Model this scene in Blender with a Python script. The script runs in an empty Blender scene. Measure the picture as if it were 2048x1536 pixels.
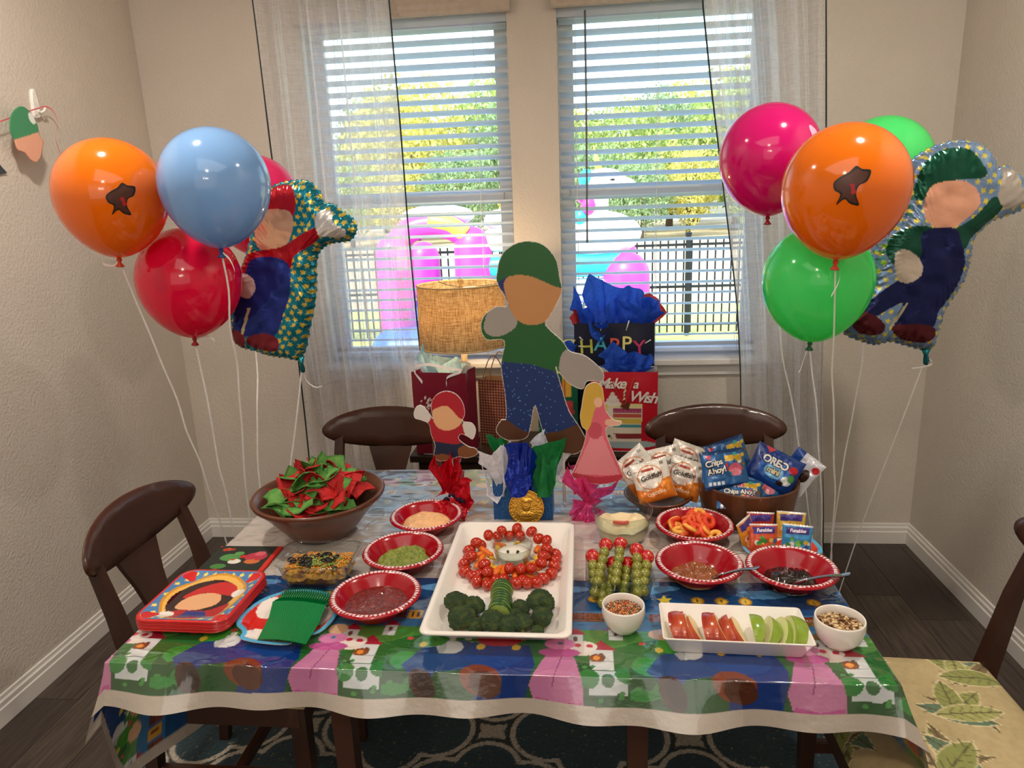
import bpy, bmesh, math, random
import numpy as np
from mathutils import Vector, Matrix, Euler
from mathutils.geometry import delaunay_2d_cdt
random.seed(7); RNG = np.random.default_rng(7)
C = bpy.context.scene.collection
SC = bpy.context.scene
PI = math.pi
# ---------------------------------------------------------------- camera
cam = bpy.data.cameras.new('camera'); cam_ob = bpy.data.objects.new('camera', cam); C.objects.link(cam_ob)
cam.sensor_width = 36.0; cam.lens = 24.68; cam.clip_start = 0.02; cam.clip_end = 300
cam_ob.matrix_world = Matrix(((0.994600, 0.012865, 0.102985, 0.000000), (0.096560, 0.249079, -0.963658, 0.000000), (-0.038048, 0.968398, 0.246492, 1.600000), (0.000000, 0.000000, 0.000000, 1.000000)))
SC.camera = cam_ob
# ---------------------------------------------------------------- world, sun, room and fill lights, exposure
SC.view_settings.view_transform = 'Standard'; SC.view_settings.look = 'None'
SC.view_settings.exposure = 0.0; SC.view_settings.gamma = 1.0
SC.cycles.use_denoising = True
SC.cycles.max_bounces = 10; SC.cycles.transparent_max_bounces = 24
SC.cycles.diffuse_bounces = 5; SC.cycles.transmission_bounces = 8
SC.cycles.caustics_reflective = False; SC.cycles.caustics_refractive = False
SC.cycles.sample_clamp_indirect = 4.0
w = bpy.data.worlds.new('sky'); SC.world = w; w.use_nodes = True
nt = w.node_tree; bg = nt.nodes['Background']
sky = nt.nodes.new('ShaderNodeTexSky'); sky.sky_type = 'NISHITA'
sky.sun_disc = False; sky.sun_elevation = math.radians(48); sky.sun_rotation = math.radians(200)
sky.air_density = 1.2; sky.dust_density = 2.5
nt.links.new(sky.outputs[0], bg.inputs[0]); bg.inputs[1].default_value = 0.95
sl = bpy.data.lights.new('sun', 'SUN'); sl.energy = 5.0; sl.angle = math.radians(0.8); sl.color = (1, .95, .86)
so = bpy.data.objects.new('sun', sl); C.objects.link(so)
so.rotation_euler = Vector((0.35, 0.62, -0.75)).to_track_quat('-Z', 'Y').to_euler()
def area(name, loc, size, power, col, target):
    l = bpy.data.lights.new(name, 'AREA'); l.shape = 'DISK' if not isinstance(size, tuple) else 'RECTANGLE'
    if isinstance(size, tuple): l.size, l.size_y = size
    else: l.size = size
    l.energy = power; l.color = col
    o = bpy.data.objects.new(name, l); C.objects.link(o); o.location = loc
    o.rotation_euler = (Vector(target) - Vector(loc)).to_track_quat('-Z', 'Y').to_euler()
    return o
area('room_fill_light', (-0.2, -2.2, 1.9), (3.2, 1.8), 16, (1.0, .95, .88), (-0.2, 3, 1.0))  # soft fill added behind the camera, stands for no single fixture
area('ceiling_fill_light', (-0.2, .1, 2.72), (1.8, 1.4), 13, (1.0, .95, .87), (-0.2, .1, 0))  # broad overhead fill, added to light the table and walls from above
area('ceiling_downlight', (-1.2, 1.6, 2.72), 0.14, 21, (1.0, .90, .78), (-1.9, 1.7, 0))  # position and tilt set to brighten the left wall
area('ceiling_downlight', (0.85, 1.6, 2.72), 0.14, 20, (1.0, .90, .78), (1.5, 1.7, 0))  # likewise shifted and tilted to brighten the right wall
area('ceiling_downlight', (-0.3, -0.6, 2.72), 0.16, 16, (1.0, .84, .66), (-0.3, -.6, 0))
for i in range(5):
    pl = bpy.data.lights.new('chandelier_bulb', 'POINT'); pl.energy = 3.0; pl.shadow_soft_size = 0.022; pl.color = (1, .86, .68)
    o = bpy.data.objects.new('chandelier_bulb', pl); C.objects.link(o)
    o.location = (-0.35 + .22 * math.cos(i * 1.2566), -1.2 + .22 * math.sin(i * 1.2566), 2.15)

# ================================================================ helpers
def lin(c):
    if isinstance(c, str):
        c = c.lstrip('#'); c = [int(c[i:i + 2], 16) / 255 for i in (0, 2, 4)]
        c = [x / 12.92 if x <= .04045 else ((x + .055) / 1.055) ** 2.4 for x in c]
    return tuple(c)
def _hash(ix, iy, iz):
    h = (ix.astype(np.int64) * 374761393 + iy.astype(np.int64) * 668265263 + iz.astype(np.int64) * 2147483647) & 0x7fffffff
    h = ((h ^ (h >> 13)) * 1274126177) & 0x7fffffff
    return ((h ^ (h >> 16)) & 0xffff) / 65535.0
def vnoise(x, y, z=0.0):
    x, y, z = np.broadcast_arrays(np.asarray(x, float), np.asarray(y, float), np.asarray(z, float))
    ix, iy, iz = np.floor(x), np.floor(y), np.floor(z)
    fx, fy, fz = x - ix, y - iy, z - iz
    fx, fy, fz = [f * f * (3 - 2 * f) for f in (fx, fy, fz)]
    r = 0
    for dx in (0, 1):
        for dy in (0, 1):
            for dz in (0, 1):
                wgt = (fx if dx else 1 - fx) * (fy if dy else 1 - fy) * (fz if dz else 1 - fz)
                r = r + wgt * _hash(ix + dx, iy + dy, iz + dz)
    return r * 2 - 1
def fbm(x, y, z=0.0, o=3):
    r = 0; a = 1; f = 1
    for k in range(o):
        r = r + a * vnoise(np.asarray(x) * f + 17 * k, np.asarray(y) * f + 31 * k, np.asarray(z) * f); a *= .5; f *= 2
    return r
# ---- materials
MATS = {}
def M(name, col='#808080', rough=.5, metal=0., paint=False, bump=None, var=None, trans=0., ior=1.45, alpha=1., emit=None,
      sss=0., coat=0., spec=.5, transl=0., sheen=0., aniso=None, gen=False, cior=1.5):
    if name in MATS: return MATS[name]
    m = bpy.data.materials.new(name); m.use_nodes = True; n = m.node_tree.nodes; L = m.node_tree.links
    b = n['Principled BSDF']; out = n['Material Output']
    b.inputs['Base Color'].default_value = (*lin(col), 1); b.inputs['Roughness'].default_value = rough
    b.inputs['Metallic'].default_value = metal; b.inputs['Transmission Weight'].default_value = trans
    b.inputs['IOR'].default_value = ior; b.inputs['Alpha'].default_value = alpha
    b.inputs['Specular IOR Level'].default_value = spec; b.inputs['Coat Weight'].default_value = coat
    b.inputs['Coat Roughness'].default_value = .06; b.inputs['Coat IOR'].default_value = cior; b.inputs['Sheen Weight'].default_value = sheen
    if sss: b.inputs['Subsurface Weight'].default_value = sss; b.inputs['Subsurface Radius'].default_value = (.01, .005, .003)
    if emit: b.inputs['Emission Color'].default_value = (*lin(emit[0]), 1); b.inputs['Emission Strength'].default_value = emit[1]
    tc = n.new('ShaderNodeTexCoord'); co = tc.outputs['Generated' if gen else 'Object']
    src = None
    if paint:
        at = n.new('ShaderNodeAttribute'); at.attribute_name = 'paint'; src = at.outputs['Color']
    v = var or (40., .08)
    nz = n.new('ShaderNodeTexNoise'); nz.inputs['Scale'].default_value = v[0]; nz.inputs['Detail'].default_value = 4
    mp = n.new('ShaderNodeMapping'); mp.inputs['Scale'].default_value = aniso or (1, 1, 1)
    L.new(co, mp.inputs[0]); L.new(mp.outputs[0], nz.inputs[0])
    if len(v) > 2:
        mx = n.new('ShaderNodeMix'); mx.data_type = 'RGBA'; cr = n.new('ShaderNodeMapRange')
        cr.inputs[1].default_value = .5 - v[3] if len(v) > 3 else .35; cr.inputs[2].default_value = .5 + v[3] if len(v) > 3 else .65
        L.new(nz.outputs['Fac'], cr.inputs[0]); L.new(cr.outputs[0], mx.inputs[0])
        if src: L.new(src, mx.inputs[6])
        else: mx.inputs[6].default_value = (*lin(col), 1)
        mx.inputs[7].default_value = (*lin(v[2]), 1); src = mx.outputs[2]
    else:
        mx = n.new('ShaderNodeMix'); mx.data_type = 'RGBA'; mx.blend_type = 'MULTIPLY'; mx.inputs[0].default_value = 1
        cr = n.new('ShaderNodeMapRange'); cr.inputs[1].default_value = .3; cr.inputs[2].default_value = .7
        cr.inputs[3].default_value = 1 - v[1]; cr.inputs[4].default_value = 1 + v[1]
        L.new(nz.outputs['Fac'], cr.inputs[0]); L.new(cr.outputs[0], mx.inputs[7])
        if src: L.new(src, mx.inputs[6])
        else: mx.inputs[6].default_value = (*lin(col), 1)
        src = mx.outputs[2]
    L.new(src, b.inputs['Base Color'])
    if bump:
        bn = n.new('ShaderNodeTexNoise'); bn.inputs['Scale'].default_value = bump[0]; bn.inputs['Detail'].default_value = bump[2] if len(bump) > 2 else 3
        L.new(mp.outputs[0], bn.inputs[0])
        bp = n.new('ShaderNodeBump'); bp.inputs['Strength'].default_value = bump[1]; bp.inputs['Distance'].default_value = bump[3] if len(bump) > 3 else .002
        L.new(bn.outputs['Fac'], bp.inputs['Height']); L.new(bp.outputs[0], b.inputs['Normal'])
    if transl:
        t = n.new('ShaderNodeBsdfTranslucent'); L.new(src, t.inputs[0]); s = n.new('ShaderNodeMixShader'); s.inputs[0].default_value = transl
        L.new(b.outputs[0], s.inputs[1]); L.new(t.outputs[0], s.inputs[2]); L.new(s.outputs[0], out.inputs[0])
    MATS[name] = m; return m
def glassy(name, tint='#eef6f4', fac=.1, rough=.02):
    """thin clear sheet: mostly see-through with a mirror layer that grows at grazing angles"""
    if name in MATS: return MATS[name]
    m = bpy.data.materials.new(name); m.use_nodes = True; n = m.node_tree.nodes; L = m.node_tree.links
    n.remove(n['Principled BSDF']); out = n['Material Output']
    t = n.new('ShaderNodeBsdfTransparent'); t.inputs[0].default_value = (*lin(tint), 1)
    g = n.new('ShaderNodeBsdfGlossy'); g.inputs['Roughness'].default_value = rough
    nz = n.new('ShaderNodeTexNoise'); nz.inputs['Scale'].default_value = 6
    lw = n.new('ShaderNodeLayerWeight'); lw.inputs[0].default_value = .35
    ad = n.new('ShaderNodeMath'); ad.operation = 'MULTIPLY_ADD'; ad.inputs[1].default_value = .8; ad.inputs[2].default_value = fac
    L.new(lw.outputs['Facing'], ad.inputs[0])
    pw = n.new('ShaderNodeMath'); pw.operation = 'POWER'; pw.inputs[1].default_value = 2.2
    L.new(ad.outputs[0], pw.inputs[0])
    s = n.new('ShaderNodeMixShader'); L.new(pw.outputs[0], s.inputs[0]); L.new(t.outputs[0], s.inputs[1]); L.new(g.outputs[0], s.inputs[2])
    L.new(s.outputs[0], out.inputs[0]); MATS[name] = m; return m
def film(name, col, see=.45, rough=.12, spark=(60, .6)):
    """coloured cellophane / foil film"""
    if name in MATS: return MATS[name]
    m = bpy.data.materials.new(name); m.use_nodes = True; n = m.node_tree.nodes; L = m.node_tree.links
    b = n['Principled BSDF']; out = n['Material Output']
    b.inputs['Base Color'].default_value = (*lin(col), 1); b.inputs['Roughness'].default_value = rough; b.inputs['Metallic'].default_value = .35
    nz = n.new('ShaderNodeTexNoise'); nz.inputs['Scale'].default_value = spark[0]; nz.inputs['Detail'].default_value = 2
    tc = n.new('ShaderNodeTexCoord'); L.new(tc.outputs['Object'], nz.inputs[0])
    bp = n.new('ShaderNodeBump'); bp.inputs['Strength'].default_value = spark[1]; bp.inputs['Distance'].default_value = .01
    L.new(nz.outputs['Fac'], bp.inputs['Height']); L.new(bp.outputs[0], b.inputs['Normal'])
    t = n.new('ShaderNodeBsdfTransparent'); t.inputs[0].default_value = (*lin(col), 1)
    s = n.new('ShaderNodeMixShader'); s.inputs[0].default_value = see
    L.new(b.outputs[0], s.inputs[1]); L.new(t.outputs[0], s.inputs[2]); L.new(s.outputs[0], out.inputs[0])
    MATS[name] = m; return m
def sheer(name, col='#e8ecf2', dens=.5):
    """woven sheer cloth: open weave lets light through, threads scatter it"""
    if name in MATS: return MATS[name]
    m = bpy.data.materials.new(name); m.use_nodes = True; n = m.node_tree.nodes; L = m.node_tree.links
    n.remove(n['Principled BSDF']); out = n['Material Output']
    d = n.new('ShaderNodeBsdfDiffuse'); d.inputs[0].default_value = (*lin(col), 1)
    tl = n.new('ShaderNodeBsdfTranslucent'); tl.inputs[0].default_value = (*lin(col), 1)
    a = n.new('ShaderNodeMixShader'); a.inputs[0].default_value = .62; L.new(d.outputs[0], a.inputs[1]); L.new(tl.outputs[0], a.inputs[2])
    t = n.new('ShaderNodeBsdfTransparent')
    tc = n.new('ShaderNodeTexCoord'); mp = n.new('ShaderNodeMapping'); mp.inputs['Scale'].default_value = (260, 260, 18)
    L.new(tc.outputs['Object'], mp.inputs[0]); nz = n.new('ShaderNodeTexNoise'); nz.inputs['Scale'].default_value = 1; L.new(mp.outputs[0], nz.inputs[0])
    mp2 = n.new('ShaderNodeMapping'); mp2.inputs['Scale'].default_value = (14, 14, 300)
    L.new(tc.outputs['Object'], mp2.inputs[0]); nz2 = n.new('ShaderNodeTexNoise'); nz2.inputs['Scale'].default_value = 1; L.new(mp2.outputs[0], nz2.inputs[0])
    sm = n.new('ShaderNodeMath'); sm.operation = 'ADD'; L.new(nz.outputs['Fac'], sm.inputs[0]); L.new(nz2.outputs['Fac'], sm.inputs[1])
    lw = n.new('ShaderNodeLayerWeight'); lw.inputs[0].default_value = .5
    mr = n.new('ShaderNodeMath'); mr.operation = 'MULTIPLY_ADD'; L.new(sm.outputs[0], mr.inputs[0]); mr.inputs[1].default_value = .35; mr.inputs[2].default_value = dens - .29
    ad = n.new('ShaderNodeMath'); ad.operation = 'MULTIPLY_ADD'; L.new(lw.outputs['Facing'], ad.inputs[0]); ad.inputs[1].default_value = .45; L.new(mr.outputs[0], ad.inputs[2]); ad.use_clamp = True
    s = n.new('ShaderNodeMixShader'); L.new(ad.outputs[0], s.inputs[0]); L.new(t.outputs[0], s.inputs[1]); L.new(a.outputs[0], s.inputs[2])
    L.new(s.outputs[0], out.inputs[0]); MATS[name] = m; return m
# ---- painting of flat print on a surface: colour per vertex
class Art:
    def __init__(s, base): s.base = base; s.l = []
    def add(s, f, col): s.l.append((f, col)); return s
    def ell(s, cx, cy, rx, ry, col, rot=0):
        c, q = math.cos(rot), math.sin(rot)
        return s.add(lambda X, Y: (((X - cx) * c + (Y - cy) * q) / rx) ** 2 + ((-(X - cx) * q + (Y - cy) * c) / ry) ** 2 < 1, col)
    def rect(s, x0, y0, x1, y1, col): return s.add(lambda X, Y: (X >= x0) & (X <= x1) & (Y >= y0) & (Y <= y1), col)
    def poly(s, pts, col): return s.add(lambda X, Y: inpoly(X, Y, pts), col)
    def star(s, cx, cy, r, col, rot=0, n=5, k=.42):
        pts = [(cx + (r if i % 2 == 0 else r * k) * math.sin(rot + i * PI / n), cy + (r if i % 2 == 0 else r * k) * math.cos(rot + i * PI / n)) for i in range(2 * n)]
        return s.poly(pts, col)
    def line(s, pts, wd, col):
        def f(X, Y):
            m = np.zeros(X.shape, bool)
            for (ax, ay), (bx, by) in zip(pts[:-1], pts[1:]):
                dx, dy = bx - ax, by - ay; l2 = dx * dx + dy * dy + 1e-12
                t = np.clip(((X - ax) * dx + (Y - ay) * dy) / l2, 0, 1)
                m |= (X - ax - t * dx) ** 2 + (Y - ay - t * dy) ** 2 < wd * wd / 4
            return m
        return s.add(f, col)
    def __call__(s, X, Y):
        X = np.asarray(X, float); Y = np.asarray(Y, float)
        o = np.empty(X.shape + (3,)); o[:] = lin(s.base)
        for f, c in s.l:
            m = f(X, Y)
            if callable(c): o[m] = c(X[m], Y[m])
            else: o[m] = lin(c)
        return o
def inpoly(X, Y, pts):
    X = np.asarray(X, float); Y = np.asarray(Y, float)
    r = np.zeros(X.shape, bool); n = len(pts); j = n - 1
    for i in range(n):
        xi, yi = pts[i]; xj, yj = pts[j]
        if yi != yj: r ^= ((yi > Y) != (yj > Y)) & (X < (xj - xi) * (Y - yi) / (yj - yi) + xi)
        j = i
    return r
# ---- objects
def mesh(name, V, Fc, m=None, smooth=True, col=None, mats=None, midx=None):
    me = bpy.data.meshes.new(name)
    me.from_pydata([tuple(map(float, v)) for v in V] if not isinstance(V, np.ndarray) else V.tolist(), [], Fc if not isinstance(Fc, np.ndarray) else Fc.tolist())
    for k in (mats or ([m] if m else [])): me.materials.append(k)
    if midx is not None: me.polygons.foreach_set('material_index', np.asarray(midx, np.int32))
    me.polygons.foreach_set('use_smooth', np.full(len(me.polygons), smooth))
    if col is not None:
        a = me.color_attributes.new('paint', 'FLOAT_COLOR', 'POINT')
        c = np.ones((len(me.vertices), 4), np.float32); c[:, :3] = col; a.data.foreach_set('color', c.ravel())
    me.update(); return me
def link(name, me, parent=None, loc=None, rot=None, scale=None, mw=None):
    o = bpy.data.objects.new(name, me); C.objects.link(o)
    if parent: o.parent = parent
    if loc is not None: o.location = loc
    if rot is not None: o.rotation_euler = rot
    if scale is not None: o.scale = scale if hasattr(scale, '__len__') else (scale,) * 3
    if mw is not None: o.matrix_basis = mw
    return o
def tag(o, label, cat, group=None, kind=None):
    if label: o['label'] = label
    if cat: o['category'] = cat
    if group: o['group'] = group
    if kind: o['kind'] = kind
    return o
def thing(name, label, cat, loc=(0, 0, 0), rot=(0, 0, 0), group=None):
    return tag(link(name, None, None, loc, rot), label, cat, group)
def copy_tree(o, parent=None):
    c = o.copy(); C.objects.link(c); c.parent = parent
    for ch in list(o.children): copy_tree(ch, c)
    return c
def box(x0, y0, z0, x1, y1, z1, bev=0):
    if bev <= 0:
        V = [(x, y, z) for z in (z0, z1) for y in (y0, y1) for x in (x0, x1)]
        return V, [(0, 2, 3, 1), (4, 5, 7, 6), (0, 1, 5, 4), (2, 6, 7, 3), (0, 4, 6, 2), (1, 3, 7, 5)]
    b = bmesh.new(); bmesh.ops.create_cube(b, size=1)
    bmesh.ops.scale(b, vec=(x1 - x0, y1 - y0, z1 - z0), verts=b.verts)
    bmesh.ops.translate(b, vec=((x0 + x1) / 2, (y0 + y1) / 2, (z0 + z1) / 2), verts=b.verts)
    bmesh.ops.bevel(b, geom=list(b.edges), offset=bev, segments=2, affect='EDGES', profile=.5)
    b.verts.index_update(); V = [tuple(v.co) for v in b.verts]; Fc = [[v.index for v in f.verts] for f in b.faces]; b.free()
    return V, Fc
def join(*parts):
    V = []; Fc = []
    for v, f in parts:
        k = len(V); V += [tuple(p) for p in v]; Fc += [tuple(i + k for i in q) for q in f]
    return V, Fc
def xf(vf, mat):
    v, f = vf; return [tuple(mat @ Vector(p)) for p in v], f
def grid(nu, nv, fn, wrapu=False, wrapv=False):
    """fn(U,V)->X,Y,Z ; returns verts, faces"""
    u = np.linspace(0, 1, nu + 1)[:nu if wrapu else None]; v = np.linspace(0, 1, nv + 1)[:nv if wrapv else None]
    U, Vv = np.meshgrid(u, v, indexing='ij'); P = np.stack([np.broadcast_to(a, U.shape) for a in fn(U, Vv)], -1)
    a, b = U.shape; idx = np.arange(a * b).reshape(a, b)
    i0 = idx if wrapu else idx[:-1]; i1 = np.roll(idx, -1, 0) if wrapu else idx[1:]
    if wrapv: q = np.stack([i0, i1, np.roll(i1, -1, 1), np.roll(i0, -1, 1)], -1)
    else: q = np.stack([i0[:, :-1], i1[:, :-1], i1[:, 1:], i0[:, 1:]], -1)
    return P.reshape(-1, 3), q.reshape(-1, 4)
def lathe(prof, seg=48, bulge=None):
    """prof: list of (r,z) bottom-outside up, over and down inside"""
    p = np.array(prof, float); n = len(p)
    a = np.arange(seg) * 2 * PI / seg; V = []
    R = p[:, 0][None, :] * np.ones((seg, 1))
    X = R * np.cos(a)[:, None]; Y = R * np.sin(a)[:, None]; Z = np.broadcast_to(p[:, 1], R.shape)
    V = np.stack([X, Y, Z], -1).reshape(-1, 3)
    idx = np.arange(seg * n).reshape(seg, n); j = np.roll(idx, -1, 0)
    q = np.stack([idx[:, :-1], j[:, :-1], j[:, 1:], idx[:, 1:]], -1).reshape(-1, 4)
    return V, q
def tube(pts, r, seg=8, cap=True):
    pts = [Vector(p) for p in pts]; n = len(pts); rs = r if hasattr(r, '__len__') else [r] * n
    V = []; Fc = []; up = Vector((0, 0, 1)); prev = None
    for i, p in enumerate(pts):
        t = (pts[min(i + 1, n - 1)] - pts[max(i - 1, 0)]).normalized()
        if prev is None:
            s = t.cross(up if abs(t.z) < .9 else Vector((1, 0, 0))).normalized()
        else: s = (prev - t * prev.dot(t)).normalized()
        prev = s; q = t.cross(s)
        for k in range(seg):
            a = 2 * PI * k / seg; V.append(tuple(p + (s * math.cos(a) + q * math.sin(a)) * rs[i]))
    for i in range(n - 1):
        for k in range(seg):
            a = i * seg + k; b = i * seg + (k + 1) % seg; Fc.append((a, b, b + seg, a + seg))
    if cap: Fc.append(tuple(range(seg))[::-1]); Fc.append(tuple(range((n - 1) * seg, n * seg)))
    return V, Fc
def ribbon(pts, wd, side=(1, 0, 0)):
    pts = [Vector(p) for p in pts]; s = Vector(side).normalized(); V = []; Fc = []
    for i, p in enumerate(pts):
        V += [tuple(p - s * wd / 2), tuple(p + s * wd / 2)]
        if i: k = 2 * i; Fc.append((k - 2, k - 1, k + 1, k))
    return V, Fc
def smooth_path(pts, n=8):
    P = [np.array(p, float) for p in pts]; P = [2 * P[0] - P[1]] + P + [2 * P[-1] - P[-2]]; o = []
    for i in range(1, len(P) - 2):
        for k in range(n):
            t = k / n; o.append(tuple(.5 * ((2 * P[i]) + (P[i + 1] - P[i - 1]) * t + (2 * P[i - 1] - 5 * P[i] + 4 * P[i + 1] - P[i + 2]) * t * t + (3 * P[i] - P[i - 1] - 3 * P[i + 1] + P[i + 2]) * t ** 3)))
    o.append(tuple(P[-2])); return o
def closed_path(pts, n=6):
    P = [np.array(p, float) for p in pts]; m = len(P); o = []
    for i in range(m):
        a, b, c, d = P[i - 1], P[i], P[(i + 1) % m], P[(i + 2) % m]
        for k in range(n):
            t = k / n; o.append(tuple(.5 * (2 * b + (c - a) * t + (2 * a - 5 * b + 4 * c - d) * t * t + (3 * b - a - 3 * c + d) * t ** 3)))
    return o
def rrect(hx, hy, r, n=6):
    o = []
    for k, (sx, sy) in enumerate(((1, 1), (-1, 1), (-1, -1), (1, -1))):
        for i in range(n + 1):
            a = PI / 2 * k + PI / 2 * i / n; o.append((sx * (hx - r) + r * math.cos(a), sy * (hy - r) + r * math.sin(a)))
    return o
def loft(loops, cap0=True, cap1=False):
    """loops: list of lists of 3D points of equal length"""
    n = len(loops[0]); V = [tuple(p) for l in loops for p in l]; Fc = []
    for i in range(len(loops) - 1):
        for k in range(n): a = i * n + k; b = i * n + (k + 1) % n; Fc.append((a, b, b + n, a + n))
    if cap0: Fc.append(tuple(range(n))[::-1])
    if cap1: Fc.append(tuple(range((len(loops) - 1) * n, len(loops) * n)))
    return V, Fc
def rloops(spec, n=6): return [[(x, y, z) for x, y in rrect(hx, hy, r, n)] for hx, hy, r, z in spec]
def sheet(outline, sp, jit=0.):
    """triangulated flat region inside outline, returns XY array, tris, distance to the outline"""
    o = [Vector(p[:2]) for p in outline]; n = len(o); P = np.array([tuple(p) for p in o])
    x0, y0 = P.min(0); x1, y1 = P.max(0)
    gx, gy = np.meshgrid(np.arange(x0 + sp / 2, x1, sp), np.arange(y0 + sp / 2, y1, sp)); gx = gx + (np.arange(gx.shape[0]) % 2)[:, None] * sp / 2
    g = np.stack([gx.ravel(), gy.ravel()], -1); g = g[inpoly(g[:, 0], g[:, 1], P.tolist())]
    d = edge_dist(g, P); g = g[d > sp * .45]
    vs = o + [Vector(p) for p in g.tolist()]
    r = delaunay_2d_cdt(vs, [(i, (i + 1) % n) for i in range(n)], [list(range(n))], 1, 1e-6)
    XY = np.array([tuple(v) for v in r[0]]); return XY, [tuple(f) for f in r[2]], edge_dist(XY, P)
def edge_dist(g, P):
    d = np.full(len(g), 1e9); n = len(P)
    for i in range(n):
        a = P[i]; b = P[(i + 1) % n]; e = b - a; l2 = (e ** 2).sum() + 1e-12
        t = np.clip(((g - a) @ e) / l2, 0, 1); q = g - a - t[:, None] * e; d = np.minimum(d, (q ** 2).sum(1))
    return np.sqrt(d)
def slab(outline, sp, th):
    """flat board with thickness th in Y (front at -th/2), outline in XZ; returns V, F, XY of each vertex"""
    XY, T, d = sheet(outline, sp); n = len(XY); m = len(outline)
    V = [(x, -th / 2, z) for x, z in XY] + [(x, th / 2, z) for x, z in XY]
    Fc = [t for t in T] + [tuple(i + n for i in t[::-1]) for t in T]
    # rim from boundary edges
    cnt = {}
    for t in T:
        for i in range(len(t)):
            e = (t[i], t[(i + 1) % len(t)]); k = tuple(sorted(e)); cnt.setdefault(k, []).append(e)
    for k, e in cnt.items():
        if len(e) == 1: a, b = e[0]; Fc.append((b, a, a + n, b + n))
    return V, Fc, np.vstack([XY, XY])
def text_geo(s, size, shear=0., bold=0., align='CENTER', space=1.):
    cu = bpy.data.curves.new('t', 'FONT'); cu.body = s; cu.size = size; cu.shear = shear; cu.offset = bold
    cu.align_x = align; cu.align_y = 'CENTER'; cu.resolution_u = 4; cu.space_character = space
    o = bpy.data.objects.new('t', cu); C.objects.link(o); bpy.context.view_layer.update()
    me = o.evaluated_get(bpy.context.evaluated_depsgraph_get()).to_mesh()
    V = [tuple(v.co) for v in me.vertices]; Fc = [tuple(p.vertices) for p in me.polygons]
    bpy.data.objects.remove(o); bpy.data.curves.remove(cu); return V, Fc
def ico(r=1., sub=2):
    b = bmesh.new(); bmesh.ops.create_icosphere(b, subdivisions=sub, radius=r); b.verts.index_update()
    V = [tuple(v.co) for v in b.verts]; Fc = [tuple(v.index for v in f.verts) for f in b.faces]; b.free(); return V, Fc
def obj(name, vf, m, parent=None, smooth=True, loc=None, rot=None, col=None, scale=None, mw=None):
    return link(name, mesh(name, vf[0], vf[1], m, smooth, col), parent, loc, rot, scale, mw)
def structure(o): o['kind'] = 'structure'; return o
def look(loc, face, roll=0.):
    """matrix: local +Y(-normal) ... local X right, Z up, -Y towards 'face' direction"""
    y = -Vector(face).normalized(); x = y.cross(Vector((0, 0, 1))).normalized(); z = x.cross(y)
    m = Matrix((x, y, z)).transposed().to_4x4() @ Matrix.Rotation(roll, 4, 'Y'); m.translation = loc; return m
# ================================================================ the room
XL, XR, YB, YF, ZC = -1.935, 1.495, 3.165, -2.6, 2.75
WT = .14
wallm = M('wall_paint', '#cbc2b7', .75, bump=(95., .42, 2, .006), var=(3., .03), spec=.25)
whitem = M('white_trim_paint', '#ddd9d4', .35, var=(5., .02))
ceilm = M('ceiling_paint', '#d8d3ca', .8, bump=(70., .4, 2, .004), var=(3., .02))
win = [(-1.19, -.303, .90, 2.385), (-.097, .775, .90, 2.385)]
bw = [box(XL - WT, YB, -.2, win[0][0], YB + WT, ZC + .1), box(win[0][1], YB, -.2, win[1][0], YB + WT, ZC + .1), box(win[1][1], YB, -.2, XR + WT, YB + WT, ZC + .1)]
for a in win: bw += [box(a[0], YB, -.2, a[1], YB + WT, a[2]), box(a[0], YB, a[3], a[1], YB + WT, ZC + .1)]
structure(obj('wall_back', join(*bw), wallm, smooth=False))
structure(obj('wall_left', box(XL - WT, YF, -.2, XL, YB, ZC + .1), wallm, smooth=False))
structure(obj('wall_right', box(XR, YF, -.2, XR + WT, YB, ZC + .1), wallm, smooth=False))
structure(obj('wall_front', box(XL - WT, YF - WT, -.2, XR + WT, YF, ZC + .1), wallm, smooth=False))
structure(obj('ceiling', box(XL - WT, YF - WT, ZC, XR + WT, YB + WT, ZC + .12), ceilm, smooth=False))
# baseboards, stepped profile
def base_prof(): return [(0, 0), (.016, 0), (.016, .058), (.012, .062), (.012, .078), (.007, .084), (.006, .096), (0, .098)]
def extr(prof, p0, p1, nrm):
    V = []; n = len(prof)
    for p in (p0, p1):
        for d, z in prof: V.append((p[0] + nrm[0] * d, p[1] + nrm[1] * d, z))
    return V, [(i, (i + 1) % n, (i + 1) % n + n, i + n) for i in range(n)]
for nm, a, b, nr in (('baseboard_left', (XL, YF), (XL, YB), (1, 0)), ('baseboard_back', (XL, YB), (XR, YB), (0, -1)), ('baseboard_right', (XR, YB), (XR, YF), (-1, 0))):
    structure(obj(nm, extr(base_prof(), a, b, nr), whitem, smooth=False))
# floor: planks of their own
fl = structure(obj('floor', box(XL, YF, -.2, XR, YB, -.006), M('underlay', '#1d1815', .9), smooth=False))
def plank_mat(i, c):
    return M(f'plank_{i}', c, .42, bump=(10., .35, 6, .002), var=(7., .5, '#312925', .22), aniso=(9, .9, 1), gen=False)
pm = [plank_mat(i, c) for i, c in enumerate(('#544942', '#4a403a', '#5b4f45', '#453b36'))]
PW = .178; pmesh = {}
x = XL; r = 0
while x < XR - .002:
    wd = min(PW, XR - x); y = YF - random.random() * 1.1
    while y < YB:
        y0, y1 = max(y, YF), min(y + 1.22, YB)
        if y1 > y0 + .02 and y1 > .2:
            m_ = random.choice(pm)
            o = obj('plank', box(-wd / 2 + .0008, y0 - (y0 + y1) / 2 + .0008, -.006, wd / 2 - .0008, y1 - (y0 + y1) / 2 - .0008, 0, .0012), m_, fl, smooth=False, loc=(x + wd / 2, (y0 + y1) / 2, 0))
        y += 1.22
    x += PW; r += 1
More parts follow.
